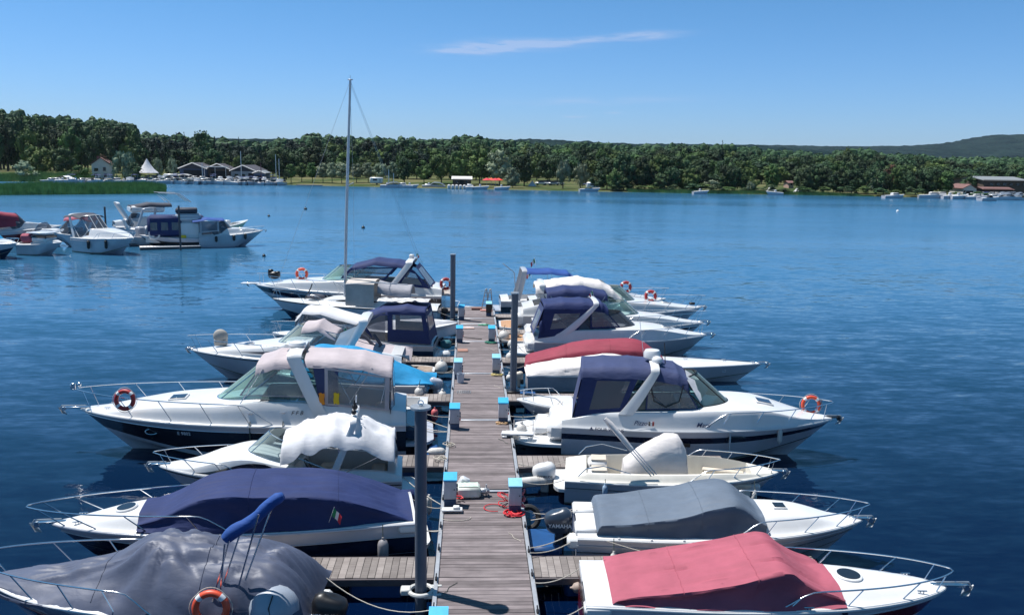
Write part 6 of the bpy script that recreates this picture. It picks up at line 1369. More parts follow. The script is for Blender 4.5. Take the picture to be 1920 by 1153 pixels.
b = fm('small white pilothouse boat with a pink canopy, left marina', 45, 476, 118, 479, 2.2, .9, 1.15); b.hull([HWHITE, GREYW, HWHITE], [(.3, 0), (.4, 1), (2, 2)]); b.deck(WHITE, [(0, .1), (.5, .15), (.8, .2), (1, 0)], ck=(.05, .35), solez=.5)
b.box('pilothouse', (b.L * .55, 0, 1.45), (1.5, 1.5, .75), WHITE, .15); b.box('window_band', (b.L * .55, 0, 1.62), (1.52, 1.52, .32), WINDK, .1); b.box('roof', (b.L * .52, 0, 1.95), (1.9, 1.7, .1), WHITE, .04); b.box('pink_canopy', (b.L * .22, 0, 1.45), (1.2, 1.5, .8), REDC, .2)
b = fm('white boat with turquoise cover cut by the left edge of the frame', -60, 480, 34, 486, 2.5, 1.1, 1.35); b.hull([HWHITE, BLUEH], [(.55, 0), (2, 1)]); b.deck(WHITE, [(0, .1), (.5, .4), (1, 0)]); b.railing(.5, .4, st=(.7,), r=.02)
b.cover([(0, 1.3), (1.2, 2.3), (2.6, 2.3), (3.6, 1.6)], TURQ, over=.95)
b = fm('flybridge boat with dark navy canvas house and cluttered stern platform, left marina', 384, 462, 262, 464, 3.0, .9, 1.2); b.hull([HWHITE, BLACK], [(.4, 0), (2, 1)]); b.deck(WHITE, [(0, .1), (1, 0)], ck=(.5, .9), solez=.5)
L_ = b.L
def X(t): return L_ * t
b.box('canvas_house', (X(.60), 0, 2.1), (3.1, 2.5, 2.0), NAVY, .25)
for i in range(3): b.box('clear_window', (X(.60) - .95 + i * .95, b.n * 1.262, 2.1), (.6, .02, .75), VINYL, .005)
b.box('flybridge', (X(.24), 0, 2.9), (2.3, 2.3, .8), GREYW, .2); b.box('flybridge_canvas', (X(.26), 0, 3.55), (2.0, 2.0, .5), DKGREY, .2); b.box('stripe', (X(.28), b.n * 1.16, 2.8), (2.3, .02, .1), WHITE, .005); b.box('stripe', (X(.28), b.n * 1.16, 3.1), (2.3, .02, .06), WHITE, .005)
b.box('deckhouse', (X(.22), 0, 1.6), (L_ * .34, 2.2, 1.9), WHITE, .2); b.box('chest', (X(.80), b.n * .9, 1.1), (.5, .4, .5), WHITE, .05); b.box('chest', (X(.33), b.n * 1.15, 1.05), (.6, .4, .35), YEL, .05)
MB().torus((X(.76), b.n * 1.1, 1.35), .45, .1, M=Matrix.Rotation(pi / 2, 3, 'X'), n=16, k=6).obj('round_frame', WHITE, b.root)
b = fm('white cruiser with blue bimini and black fenders, rightmost of the left marina', 372, 463, 494, 460, 2.8, 1.1, 1.5, rake=1.2); b.hull([HWHITE, GREYW, HWHITE], [(.42, 0), (.5, 1), (2, 2)]); b.rub(GREYW, .03); b.deck(WHITE, [(0, .3), (.2, .6), (.5, .55), (.8, .3), (1, 0)], ck=(.05, .35), solez=.6)
b.canopy([(-.5, 2.7), (.8, 2.9), (2.4, 2.8)], 1.2, BLUEC, arch=.1, roll=.1); b.windscreen(1.4, 3.2, 1.1, .8, gm=GLASSD, taper=.7); b.pane([(.1, b.n * 1.3, 1.5), (1.9, b.n * 1.2, 1.6), (1.9, b.n * 1.1, 2.6), (.1, b.n * 1.1, 2.6)], PINKG, (.1, .9, .1, .9), VINYLD); b.railing(.55, .45, st=(.7, .85), r=.02); b.anchor(.3)
for u in (.25, .52, .72): MB().lathe([(.03, -.3), (.13, -.2), (.13, .2), (.03, .3)], 8).obj('black_fender', RUBBER, b.root, loc=b.hp(u, .2, b.n) + V(0, b.n * .15, -.05))
b = fm('flybridge cruiser with tilted windscreen frame and grey canvas, behind in the left marina', 215, 450, 372, 445, 3.2, 1.4, 1.7); b.hull([HWHITE], [(2, 0)]); b.deck(WHITE, [(0, .5), (.4, .9), (.8, .4), (1, 0)])
b.box('flybridge', (b.L * .38, 0, 3.2), (3.4, 2.4, .7), WHITE, .25); b.canopy([(1.6, 3.6), (3.4, 3.9), (5.6, 3.8)], 1.2, DKGREY, arch=.1, roll=.3); b.arch(1.8, .4, 3.9, 1.2, WHITE)
MB().tube([(5.4, -1.1, 3.9), (4.3, -1.1, 4.9), (6.4, -1.1, 4.8), (7.6, -1.1, 3.9)], .06, 6).obj('windscreen_frame', WHITE, b.root); MB().tube([(5.4, 1.1, 3.9), (4.3, 1.1, 4.9), (6.4, 1.1, 4.8), (7.6, 1.1, 3.9)], .06, 6).obj('windscreen_frame', WHITE, b.root)
MB().grid([[V(5.4, -1.1, 3.9), V(4.3, -1.1, 4.9)], [V(7.6, -1.1, 3.9), V(6.4, -1.1, 4.8)]]).obj('windscreen', GLASSC, b.root)
b = fm('small pale yellow open boat whose raised bow shows behind the others, left marina', 400, 441, 466, 436, 2.0, .9, 1.5); b.hull([mat('pale_yellow_hull', (.62, .60, .38), .4)], [(2, 0)]); b.deck(WHITE, ck=(.1, .7), solez=.3); b.box('console', (2.0, 0, 1.2), (.6, .6, .8), WHITE, .1); b.box('engine', (.1, 0, 1.1), (.5, .4, .6), BLACK, .1)
b = fm('grey open boat with wheels of rope between two cruisers, left marina', 290, 458, 225, 463, 2.0, .8, 1.0); b.hull([GREYW], [(2, 0)]); b.deck(GREYW, ck=(.1, .8), solez=.3); b.box('console', (1.5, 0, 1.3), (.8, .8, 1.1), GREYW, .15)
b = fm('low white cuddy boat squeezed between the pilothouse boat and the sport cruiser', 60, 458, 132, 461, 2.2, 1.0, 1.2); b.hull([HWHITE], [(2, 0)]); b.deck(WHITE, [(0, .2), (.5, .5), (1, 0)], ck=(.05, .4), solez=.5); b.windscreen(1.2, 2.2, .8, .6, gm=GLASSD); b.railing(.5, .4, st=(.7,), r=.02)
b = fm('white cruiser with big white arch left of the flybridge boats', 286, 452, 214, 448, 2.6, 1.2, 1.5); b.hull([HWHITE], [(2, 0)]); b.deck(WHITE, [(0, .3), (.5, .7), (1, 0)], ck=(.05, .35), solez=.6); b.windscreen(1.6, 3.0, 1.0, .8, gm=GLASSD); b.arch(.9, .2, 3.4, 1.0, GREYW)
b = fm('white cabin boat with dark windows in the second row of the left marina', 330, 452, 420, 447, 2.6, 1.2, 1.5); b.hull([HWHITE], [(2, 0)]); b.deck(WHITE, [(0, .3), (.5, .7), (1, 0)], ck=(.05, .35), solez=.6); b.windscreen(1.6, 3.2, 1.0, .8, gm=GLASSD); b.canopy([(0, 2.6), (1.6, 2.9), (2.6, 2.7)], 1.1, NAVY2); b.railing(.5, .4, st=(.7,), r=.02)
for px, yb, yt, lab in ((201, 466, 388, 'thin dark steel pile behind the big sport cruiser'), (339, 470, 386, 'thin dark steel pile in front of the navy canvas house'), (34, 445, 404, 'thin dark pile by the dark red motorboat')):
    g = G(px, yb); h = at_dist(px, yt, g.y).z
    tag(MB().tube([(0, 0, -1), (0, 0, h)], .09, 8).obj('mooring_pile', BROWNM, loc=g), lab, 'pile', 'piles of the second marina')
g0 = G(262, 468); g1 = G(376, 465)
jt = empty('jetty', g0, atan2(g1.y - g0.y, g1.x - g0.x), 'low dark jetty with pale edge in the left marina', 'jetty'); Lj = (g1 - g0).length
for i in range(int(Lj / .3)): MB().box((0, 0, 0), (.28, 1.3, .05), r=.01).obj('plank', PLAST, jt, loc=(.15 + i * .3, 0, .25)) if i < 1 else None
pl0 = [o for o in jt.children][0]
for i in range(1, int(Lj / .3)):
    o = pl0.copy(); C.objects.link(o); o.parent = jt; o.location = (.15 + i * .3, 0, .25)
MB().box((0, 0, 0), (Lj, 1.2, .2), r=.03).obj('float', BROWNM, jt, loc=(Lj / 2, 0, .10))
# ------------------------------------------------------------------ buildings on the far shore
ROOFD = mat('dark_roof', (.055, .052, .065), .8, var=.15); ROOFR = mat('brown_red_roof', (.17, .085, .075), .8, var=.25, vscale=1); ROOFG = mat('grey_sheet_roof', (.20, .215, .225), .6, var=.1)
BLUEW = mat('blue_grey_wall', (.05, .08, .15), .7); DKIN = mat('dark_opening', (.012, .014, .02), .8); TIMB = mat('brown_timber_wall', (.11, .075, .06), .8, var=.3)
def building(px, py_base, w_px, Y, depth, hw, hr, roofm, wallm, label, name='building', gable_front=True, rz=0, wins=(), trim=True, door=None, over=.4, cat='building'):
    p = G(px, py_base); x = at_dist(px, py_base, Y).x; w = w_px * Y / F_PX
    z = ground_z(x, Y); r = empty(name, (x, Y, z - .2), rz, label, cat)
    MB().box((0, depth / 2, hw / 2 + .1), (w, depth, hw + .2)).obj('wall', wallm, r)
    m = MB(); ho = w / 2 + over; 
    if gable_front:
        for s in (-1, 1): 
            a = [(s * ho, -over, hw + .1), (0, -over, hw + hr + .1), (0, depth + over, hw + hr + .1), (s * ho, depth + over, hw + .1)]; m.poly(a if s > 0 else a[::-1]); m.poly([(q[0], q[1], q[2] + .15) for q in (a[::-1] if s > 0 else a)])
            m.poly([a[0], a[1], (a[1][0], a[1][1], a[1][2] + .15), (a[0][0], a[0][1], a[0][2] + .15)])
        MB().poly([(-w / 2, -.003, hw + .1), (w / 2, -.003, hw + .1), (0, -.003, hw + hr)]).obj('gable', wallm if hr > 2 or not trim else roofm, r)
    else:
        for s in (0, 1):
            yy = -over if s == 0 else depth + over; a = [(-ho, yy, hw), (ho, yy, hw), (ho, depth / 2, hw + hr), (-ho, depth / 2, hw + hr)]; m.poly(a); m.poly([(q[0], q[1], q[2] - .15) for q in a])
        for s in (-1, 1): m.poly([(s * w / 2, 0, hw), (s * w / 2, depth, hw), (s * w / 2, depth / 2, hw + hr)])
    ro = m.obj('roof', roofm, r, ang=0)
    if trim and gable_front:
        for s in (-1, 1): MB().tube([(s * ho, -over - .05, hw + .15), (0, -over - .05, hw + hr + .15)], .18, 4).obj('white_verge', PLAST, ro)
    for (wx, wz, ww, wh) in wins:
        wf = MB().box((wx, -.04, wz), (ww, .08, wh)).obj('window', PLAST if name == 'house' else wallm, r); MB().box((wx, -.09, wz), (ww * .82, .05, wh * .82)).obj('pane', WINDK, wf)
    if door: MB().box((door[0], -.05, door[2] / 2 + .2), (door[1], .1, door[2])).obj('opening', DKIN, r)
    return r
hs_ = building(189, 318, 30, 292, 8, 4.6, 2.2, ROOFR, PLAST, 'white gabled house with brownish red roof beside the large pale willow', 'house', wins=((-1.4, 3.0, 1.5, 1.2), (1.1, 3.2, 1.1, 1.6), (-1.6, 1.2, 1.2, 1.2), (1.4, 1.2, 1.2, 1.4)), trim=False, rz=.25, over=.6)
MB().box((-1.2, 4, 6.6), (.7, .7, 1.6)).obj('chimney', ROOFR, hs_)
building(362, 328, 48, 288, 16, 4.0, 1.9, ROOFD, BLUEW, 'left boat shed with dark gable roof and white verge', 'boat_shed', door=(0, 6, 3.6), wins=((-3.5, 2.0, .9, 2.0),))
building(408, 328, 42, 290, 16, 3.9, 1.8, ROOFD, TIMB, 'middle boat shed with dark gable roof, open front and pale awning', 'boat_shed', door=(.5, 5, 3.3))
building(456, 330, 44, 288, 16, 3.5, 1.9, ROOFD, mat('grey_wall', (.34, .34, .37), .8), 'right boat shed, white walled under a dark gable roof', 'boat_shed', wins=((-2.2, 2.2, 1.4, 1.2), (0, 2.2, 1.4, 1.2)), door=(2.6, 1.8, 2.8))
building(486, 331, 20, 286, 8, 3.0, .8, ROOFG, BLUEW, 'low blue-walled annex right of the boat sheds', 'annex', door=(0, 1.4, 2.2))
building(345, 326, 16, 284, 3, 2.0, .4, ROOFG, BLUEW, 'small blue hut in front of the left boat shed', 'hut', door=(0, 1, 1.6))
MB().box((0, 0, 0), (7, 3, .25)).obj('awning_', PLAST, loc=(at_dist(404, 312, 284).x, 284, at_dist(404, 312, 284).z)) if False else None
aw = empty('pale_awning', (at_dist(405, 313, 285).x, 285, at_dist(405, 313, 285).z), 0, 'long pale flat awning in front of the middle boat shed', 'awning'); MB().box((0, 0, 0), (7.2, 3, .25)).obj('roof_sheet', PLAST, aw)
for x in (-3.4, 0, 3.4): MB().box((x, -1.2, -1.6), (.12, .12, 3.2)).obj('post', PLAST, aw)
building(1886, 352, 88, 272, 18, 4.6, 1.2, ROOFG, TIMB, 'long two-storey warehouse with grey sheet roof at the right edge', 'warehouse', gable_front=False, trim=False, wins=[(-5 + 2.2 * i, 3.4, 1.2, .9) for i in range(6)], over=.6)
building(1872, 356, 58, 262, 6, 2.3, .7, ROOFR, DKIN, 'low brown-roofed porch in front of the warehouse', 'porch', gable_front=False, trim=False)
building(1818, 360, 26, 262, 8, 2.3, 1.3, ROOFR, PLAST, 'small boathouse with brownish gable roof left of the warehouse', 'boathouse', trim=False, door=(0, 2.2, 1.6), wins=((-1.7, 1.6, .8, .8),))
building(1484, 341, 9, 292, 5, 2.0, .7, ROOFR, mat('pink_wall', (.42, .27, .22), .8), 'small pink house peeking out between dark trees on the right', 'house', gable_front=False, trim=False, wins=((0, 1.5, .8, .9),))
building(591, 296, 8, 345, 5, 8.5, 1.5, ROOFR, mat('pinkish_wall', (.38, .27, .26), .8), 'narrow pinkish house rising among the trees left of the mast', 'house', trim=False, wins=((0, 7.2, .8, 1.2),))
building(1050, 291, 28, 420, 9, 9.0, 1.6, ROOFR, PLAST, 'wide low roofed house half hidden in the wood above the camp lawn', 'house', gable_front=False, trim=False)
building(866, 340, 34, 280, 5, 2.4, .9, PLAST, TIMB, 'lakeside kiosk with pale awning roof and brown walls', 'kiosk', gable_front=False, trim=False, wins=((-1.6, 1.4, .9, .9), (1.6, 1.4, .9, .9)), door=(0, 1.2, 2))
# white peaked marquee
p = at_dist(275, 298, 280); tn = empty('marquee', (p.x, 280, ground_z(p.x, 280)), 0, 'white marquee with a tall pointed top', 'tent'); ht = p.z - ground_z(p.x, 280)
MB().grid([[V(cos(a) * r, sin(a) * r * .8, z) for a in [i * pi / 5 for i in range(10)]] for r, z in ((3.6, ht * .38), (2.2, ht * .55), (1.0, ht * .78), (.1, ht))], closed=True).obj('roof', WHC, tn, ang=30)
for i in range(5): MB().tube([(cos(i * 1.26) * 3.5, sin(i * 1.26) * 2.8, 0), (cos(i * 1.26) * 3.5, sin(i * 1.26) * 2.8, ht * .4)], .07, 5).obj('pole', PLAST, tn)
def shore_pt(px, back): 
    x = G(px, 355).x
    for _ in range(4): Y = shore(x) + back; x = at_dist(px, 340, Y).x
    return V(x, Y, ground_z(x, Y))
# tents, parasols, caravans, cars
CARC = [mat('car_white', (.7, .7, .7), .3), mat('car_silver', (.4, .42, .45), .3), mat('car_dark', (.03, .035, .05), .3)]
def caravan(px, back, label, m=None, s=1.0, kind='caravan'):
    p = shore_pt(px, back); r = empty(kind, p, 0, label, kind); m = m or CARC[0]
    if kind == 'caravan':
        MB().box((0, 0, 1.5 * s), (4.4 * s, 2.1 * s, 2.0 * s), r=.25).obj('body', m, r); MB().box((-.4 * s, -1.06 * s, 1.7 * s), (1.4 * s, .04, .6 * s)).obj('window', WINDK, r); MB().box((1.3 * s, -1.06 * s, 1.3 * s), (.6 * s, .04, 1.5 * s)).obj('door', GREYW, r)
        MB().lathe([(.3, -.1), (.3, .1)], 10, M=Matrix.Rotation(pi / 2, 3, 'X'), c=(.2, -.95 * s, .3)).obj('wheel', RUBBER, r)
    else:
        MB().box((0, 0, .65), (4.2, 1.7, .65), r=.2).obj('body', m, r); MB().box((-.15, 0, 1.15), (2.2, 1.5, .55), r=.2).obj('cabin', WINDK, r)
        for x in (-1.3, 1.3): MB().lathe([(.32, -.1), (.32, .1)], 10, M=Matrix.Rotation(pi / 2, 3, 'X'), c=(x, -.8, .32)).obj('wheel', RUBBER, r)
    return r
caravan(706, 10, 'white caravan standing on the lakeside lawn left of the moored sailboat', s=.95)
for px, bk, lab, m_ in ((1015, 26, 'leftmost white car parked on the camp lawn', 0), (1027, 27, 'second white car parked on the camp lawn', 0), (1038, 26, 'silver car parked on the camp lawn', 1), (1046, 27, 'rightmost car parked at the edge of the camp lawn', 0)): caravan(px, bk, lab, CARC[m_], kind='car')
caravan(1112, 7, 'white camper under the trees between the two pale trees and the dark wood', s=.9); caravan(320, 12, 'long white caravan behind the marquee', s=.9)
for px, bk, lab in ((1446, 14, 'small white tent on the green bank left of the pink house'), (1498, 13, 'small white tent on the green bank right of the pink house'), (1304, 12, 'small white tent among dark trees on the right shore'), (1244, 10, 'small pale tent under the dark trees right of the camp lawn'), (998, 20, 'small white tent at the left edge of the camp lawn')):
    p = shore_pt(px, bk); MB_ = MB(); MB_.poly([(-1.3, -1, 0), (1.3, -1, 0), (0, 0, 1.9)]).poly([(1.3, -1, 0), (1.3, 1, 0), (0, 0, 1.9)]).poly([(1.3, 1, 0), (-1.3, 1, 0), (0, 0, 1.9)]).poly([(-1.3, 1, 0), (-1.3, -1, 0), (0, 0, 1.9)])
    tag(MB_.obj('tent', WHC, ang=0, loc=p), lab, 'tent', None)
for i, px in enumerate((913, 921, 929, 935)):
    p = shore_pt(px, 5 + 2 * (i % 2)); r = empty('parasol', p, 0, 'red parasol by the lakeside kiosk', 'parasol', 'red parasols by the lakeside kiosk')
    MB().lathe([(1.5, 2.3), (.8, 2.7), (.05, 3.0)], 10).obj('canopy', ORANGE if i % 2 else FLAGR, r, ang=0); MB().tube([(0, 0, 0), (0, 0, 2.6)], .05, 5).obj('pole', PLAST, r)
# ------------------------------------------------------------------ small boats along the far shore
def far_boat(kind):
    r = empty('shore_boat', (0, 0, 0)); b_ = Boat.__new__(Boat)
    L, B = (6.5, 2.3) if kind != 2 else (5, 1.9)
    mb = MB(); us = [i / 10 for i in range(11)]
    for sd in (1, -1):
        mb.grid([[V(L * u - L / 2 - .8 * u * k * u, sd * B / 2 * (1 - max(0, (u - .4) / .6) ** 2) * (1 - .15 * k), (.75 + .35 * u) * (1 - k) - .1 * k) for k in (0, .5, 1)] for u in us], flip=sd > 0)
    mb.poly([(-L / 2, B / 2, .75), (-L / 2, -B / 2, .75), (-L / 2, -B * .43, -.1), (-L / 2, B * .43, -.1)])
    mb.obj('hull', HWHITE, r); MB().grid([[V(L * u - L / 2, t * B / 2 * (1 - max(0, (u - .4) / .6) ** 2), .74 + .35 * u + (.12 * (1 - t * t))) for t in (-1, -.5, 0, .5, 1)] for u in us]).obj('deck', WHITE, r)
    if kind == 0:
        MB().box((.2, 0, 1.25), (1.9, 1.6, .7), r=.2).obj('cabin', WHITE, r); MB().box((.3, 0, 1.35), (1.94, 1.64, .3), r=.1).obj('window_band', WINDK, r)
    elif kind == 1:
        MB().grid([[V(x, y, z + 1.0 - .25 * abs(y)) for y in (-1, -.5, 0, .5, 1)] for x, z in ((-3, .1), (-1.5, .8), (.3, .9), (1.4, .25))]).obj('cover', STEELB, r)
    elif kind == 2:
        MB().box((-.3, 0, 1.2), (.6, .6, .8), r=.1).obj('console', GREYW, r)
    elif kind == 3:
        MB().grid([[V(x, y, z - .1 * abs(y)) for y in (-1, -.5, 0, .5, 1)] for x, z in ((-2.2, 2.3), (-1, 2.5), (.2, 2.4))]).obj('bimini', NAVY, r); MB().grid([[V(.4, y, 1.0), V(0, y * .9, 1.6)] for y in (-1, 0, 1)]).obj('windscreen', WINDK, r)
        for sd in (-1, 1): MB().tube([(-1, sd * .95, 2.4), (-1, sd * 1.0, .9)], .03, 4).obj('pole', STEEL, r)
    return r
FB = [far_boat(i) for i in range(4)]; used_fb = set()
def put_fb(k, px, label, grp, back=-4, rz=0, s=1.0):
    x = G(px, 350).x; Y = shore(x) + back; 
    for _ in range(3): x = at_dist(px, 347, Y).x; Y = shore(x) + back
    o = FB[k] if k not in used_fb else copy_tree(FB[k]); used_fb.add(k)
    o.location = (x, Y, 0); o.rotation_euler = (0, 0, rz); o.scale = (s, s, s); tag(o, label, 'boat', grp); return o
RFB = random.Random(8); gq = 'small boats moored along the boat shed quay'
kd = ['small white cabin boat moored along the boat shed quay', 'small boat under a blue-grey cover moored along the boat shed quay', 'small open white boat moored along the boat shed quay', 'small boat with a dark bimini moored along the boat shed quay']
px = 96
while px < 530:
    k = RFB.choice([0, 0, 1, 2, 3]); put_fb(k, px, kd[k], gq, back=-3 - RFB.random() * 4, rz=RFB.choice([-1.2, -.5, -2.2, .2, pi, -1.6]), s=RFB.uniform(.85, 1.15)); px += RFB.uniform(8.5, 14)
for i in range(16):
    px = 265 + i * 16.5; k = RFB.choice([0, 1, 3]); o = put_fb(k, px, kd[k].replace('moored along', 'standing on land behind'), 'small boats standing behind the boat shed quay', back=5 + RFB.random() * 3, rz=RFB.uniform(-3, 3), s=.9); o.location.z = ground_z(o.location.x, o.location.y) + .4
for i, (px, k, lab, bk) in enumerate(((728, 2, 'dark-hulled boat under the far moored mast', -3), (742, 1, 'covered boat moored right of the far mast', -3), (756, 0, 'small white cabin boat moored below the far dark tree', -3), (770, 2, 'open white boat right of the small cabin boat, far lawn', -3), (806, 2, 'white boat drawn up on the lawn left of the kiosk', 3), (816, 1, 'covered boat drawn up on the lawn left of the kiosk', 3),
                             (880, 0, 'white cabin boat moored end-on at the kiosk jetty', -4), (902, 2, 'long low white boat moored left of the red parasols', -4), (942, 2, 'long low white boat moored right of the red parasols', -4), (1106, 3, 'boat with awning under the trees right of the pale trees', -2), (1315, 2, 'small white boat moored below the dark trees on the right shore', -5), (1453, 2, 'small white boat lying off the green bank on the right', -5), (1678, 0, 'white cabin boat moored alone off the right shore', -12))):
    put_fb(k, px, lab, None, back=bk, rz=(pi / 2 if px == 880 else RFB.choice([0.1, pi - .1])))
px = 1750
while px < 1925:
    k = RFB.choice([0, 1, 2, 0]); put_fb(k, px, kd[k].replace('the boat shed quay', 'the right-hand boatyard'), 'small boats moored at the right-hand boatyard', back=-4 - RFB.random() * 3, rz=RFB.choice([.1, pi, -.3]), s=RFB.uniform(.85, 1.2)); px += RFB.uniform(12, 19)
for i in range(8):
    px = 1838 + i * 11; o = put_fb(RFB.choice([0, 1]), px, 'boat standing ashore in front of the warehouse', 'boats ashore in front of the warehouse', back=4, rz=RFB.uniform(-3, 3), s=.8); o.location.z = ground_z(o.location.x, o.location.y) + .3
o = put_fb(3, 1858, 'small motorboat with a person-height bimini out on the water off the boatyard', None, back=-16, rz=.2)
for px, yt, back, lab in ((453, 284, 2, 'tall white mast in front of the right boat shed'), (518, 290, 1, 'thin mast right of the boat sheds, left one'), (524, 298, 1, 'thin mast right of the boat sheds, right one'), (490, 305, 2, 'short red-brown mast by the blue annex'), (380, 306, 2, 'pale mast in front of the left boat shed'), (729, 318, -3, 'mast of the sailboat moored at the far lawn'), (738, 325, -3, 'shorter mast at the far lawn')):
    p = shore_pt(px, back); h = at_dist(px, yt, p.y).z
    tag(MB().tube([(0, 0, -p.z * 0), (0, 0, h - p.z)], .11, 6).obj('mast', PLAST if px != 490 else REDH, loc=p), lab, 'mast', None)
for i in range(7):
    p = shore_pt(842 + i * 7.2, -2); tag(MB().lathe([(.1, 0), (.5, .3), (.5, 1.1), (.2, 1.4)], 8).obj('white_float', PLAST, loc=(p.x, p.y, -.1)), 'white cylindrical float along the kiosk jetty', 'float', 'white floats along the kiosk jetty')
p = shore_pt(580, -1); tag(MB().box((0, 0, .4), (8, 2.5, .35), r=.05).obj('landing_stage', PLANKF, loc=p), 'low landing stage on the far lawn left of the mast', 'jetty')
p = shore_pt(118, -2); MBv = MB(); MBv.poly([(-5.5, 0, 1.3), (0, 0, 2.6), (0, 4, 2.6), (-5.5, 4, 1.3)]).poly([(0, 0, 2.6), (4.5, 0, .6), (4.5, 4, .6), (0, 4, 2.6)]).obj('canopy', WHC, empty('boat_shelter', p, 0, 'low white canopy over boats at the left end of the quay', 'shelter'))
# buoys on the lake
for px, py, r, m_, lab in ((573, 393, .28, BLACK, 'dark mooring buoy left of the mast on open water'), (681, 428, .24, BLACK, 'dark mooring buoy right of the mast on open water'), (504, 406, .2, BLACK, 'small dark buoy off the rightmost boat of the left marina'), (495, 481, .16, BLACK, 'small dark float near the bow of the blue bimini cruiser'), (1683, 397, .3, REFL, 'white buoy alone on the right of the lake')):
    g = G(px, py); tag(MB().ball((0, 0, .05), r, 6).lathe([(.03, 0), (.03, r * 1.8)], 5).obj('buoy', m_, loc=g), lab, 'buoy')
for px, py in ((176, 500), (177, 612), (178, 628), (172, 524), (174, 545)): pass

# ------------------------------------------------------------------ things on and along the pier
coil((1.10, 19.42, DZ + .01), .20, 'bright red hose coil at the foot of the pale-capped nearest right pedestal', ROPER, r=.017, turns=9, seed=2)
rh = MB(); pts = []
for i in range(60):
    a = i / 60 * 6 * pi; pts.append(V(.90 + .16 * cos(a) - .03 * sin(i * .1), 19.95 + .20 * sin(a) * .9 + .02 * i / 60, DZ + .03 + .25 * max(0, sin(a * .5)) + .01 * (i % 5)))
tag(rh.tube(pts, .013, 5).obj('hose', ROPER), 'loose red hose loops beside the nearest right pedestal', 'hose')
tag(MB().tube([V(.62 + .25 * cos(a), 19.75 + .22 * sin(a), DZ + .03) for a in [i * .22 for i in range(24)]], .011, 5).obj('hose', ROPER), 'single pink-red hose loop lying flat on the planks', 'hose')
rq = [V(1.30 + .05 * sin(i), 19.60 + .10 * cos(i * 1.3), DZ + .08 + .45 * (i / 14)) for i in range(15)]
tag(MB().tube(rq, .03, 6).obj('hose', mat('pink_hose', (.62, .13, .14), .6)), 'pink hose bundle hung on the right flank of the nearest right pedestal', 'hose')
coil((1.05, 32.88, DZ + .01), .26, 'yellow hose coil at the foot of the pale-capped right pedestal', ROPEY, r=.015, turns=6, seed=3, flat=.6)
coil((1.02, 26.55, DZ + .01), .20, 'orange-beige rope heap at the foot of the second right pedestal', mat('orange_rope', (.6, .38, .2), .8), r=.013, turns=5, seed=4, name='rope_coil', cat='rope', flat=.6)
coil((.97, 38.9, DZ + .01), .26, 'dark green net heap at the foot of the blue-capped right pedestal', ROPEG, r=.02, turns=5, seed=5, name='net', cat='net', flat=.7)
coil((.72, 43.2, DZ + .01), .28, 'green rope bundle lying across a plank near the pier end', mat('green_rope', (.08, .38, .22), .8), r=.014, turns=4, seed=6, name='rope_coil', cat='rope', flat=.5)
tag(MB().tube([V(-.30 + .16 * sin(i * .8), 20.25 - .04 * (i % 3), DZ + .06 + .02 * i) for i in range(9)], .02, 5).obj('hose', ROPER), 'short red hose at the right side of the nearest left cyan pedestal', 'hose')
# outboard cowling lying on the pier
r = empty('loose_motor', (-.02, 20.55, DZ), .06, 'white rectangular motor housing with pale green cloth lying beside the nearest left pedestal', 'motor')
MB().box((0, 0, .15), (.62, .42, .28), r=.05).obj('housing', mat('housing_white', (.62, .62, .58), .5, dirt=((.12, .25, .15), 5, .5)), r); MB().box((-.1, .28, .25), (.28, .2, .3), r=.05, M=Matrix.Rotation(.5, 3, 'Y')).obj('cover_flap', WHITE, r)
MB().lathe([(.03, -.2), (.08, -.1), (.09, .05), (.05, .12)], 8, c=(.42, -.03, .14), M=Matrix.Rotation(pi / 2, 3, 'Y')).box((.46, 0, .16), (.03, .3, .06), r=.01).box((.46, 0, .16), (.03, .06, .3), r=.01).obj('propeller', GALV, r)
rows = [[V(lerp(-.25, .25, i / 9), lerp(-.15, .15, j / 6), .30 + .03 * noise.noise(V(i, j * 1.3, 1)) + .01) for j in range(7)] for i in range(10)]
MB().grid(rows).obj('cloth', mat('pale_green_cloth', (.5, .62, .54), .9, var=.4, vscale=12), r, ang=80)
t = MB(); t.box((0, 0, .09), (.5, .2, .05), r=.02); t.box((.1, 0, .14), (.16, .15, .08), r=.03); tag(t.obj('boat_fitting', WHITE, loc=(-.40, 19.55, DZ - .02)), 'flat white plastic fitting in front of the nearest left pedestal', 'fitting')
tag(MB().tube([V(-.55 + .35 * cos(a) + .25, 19.2 + .18 * sin(a), DZ + .015) for a in [pi + i * .17 for i in range(20)]], .009, 5).obj('rope', ROPE), 'thin pale rope curved on the planks before the nearest left pedestal', 'rope')
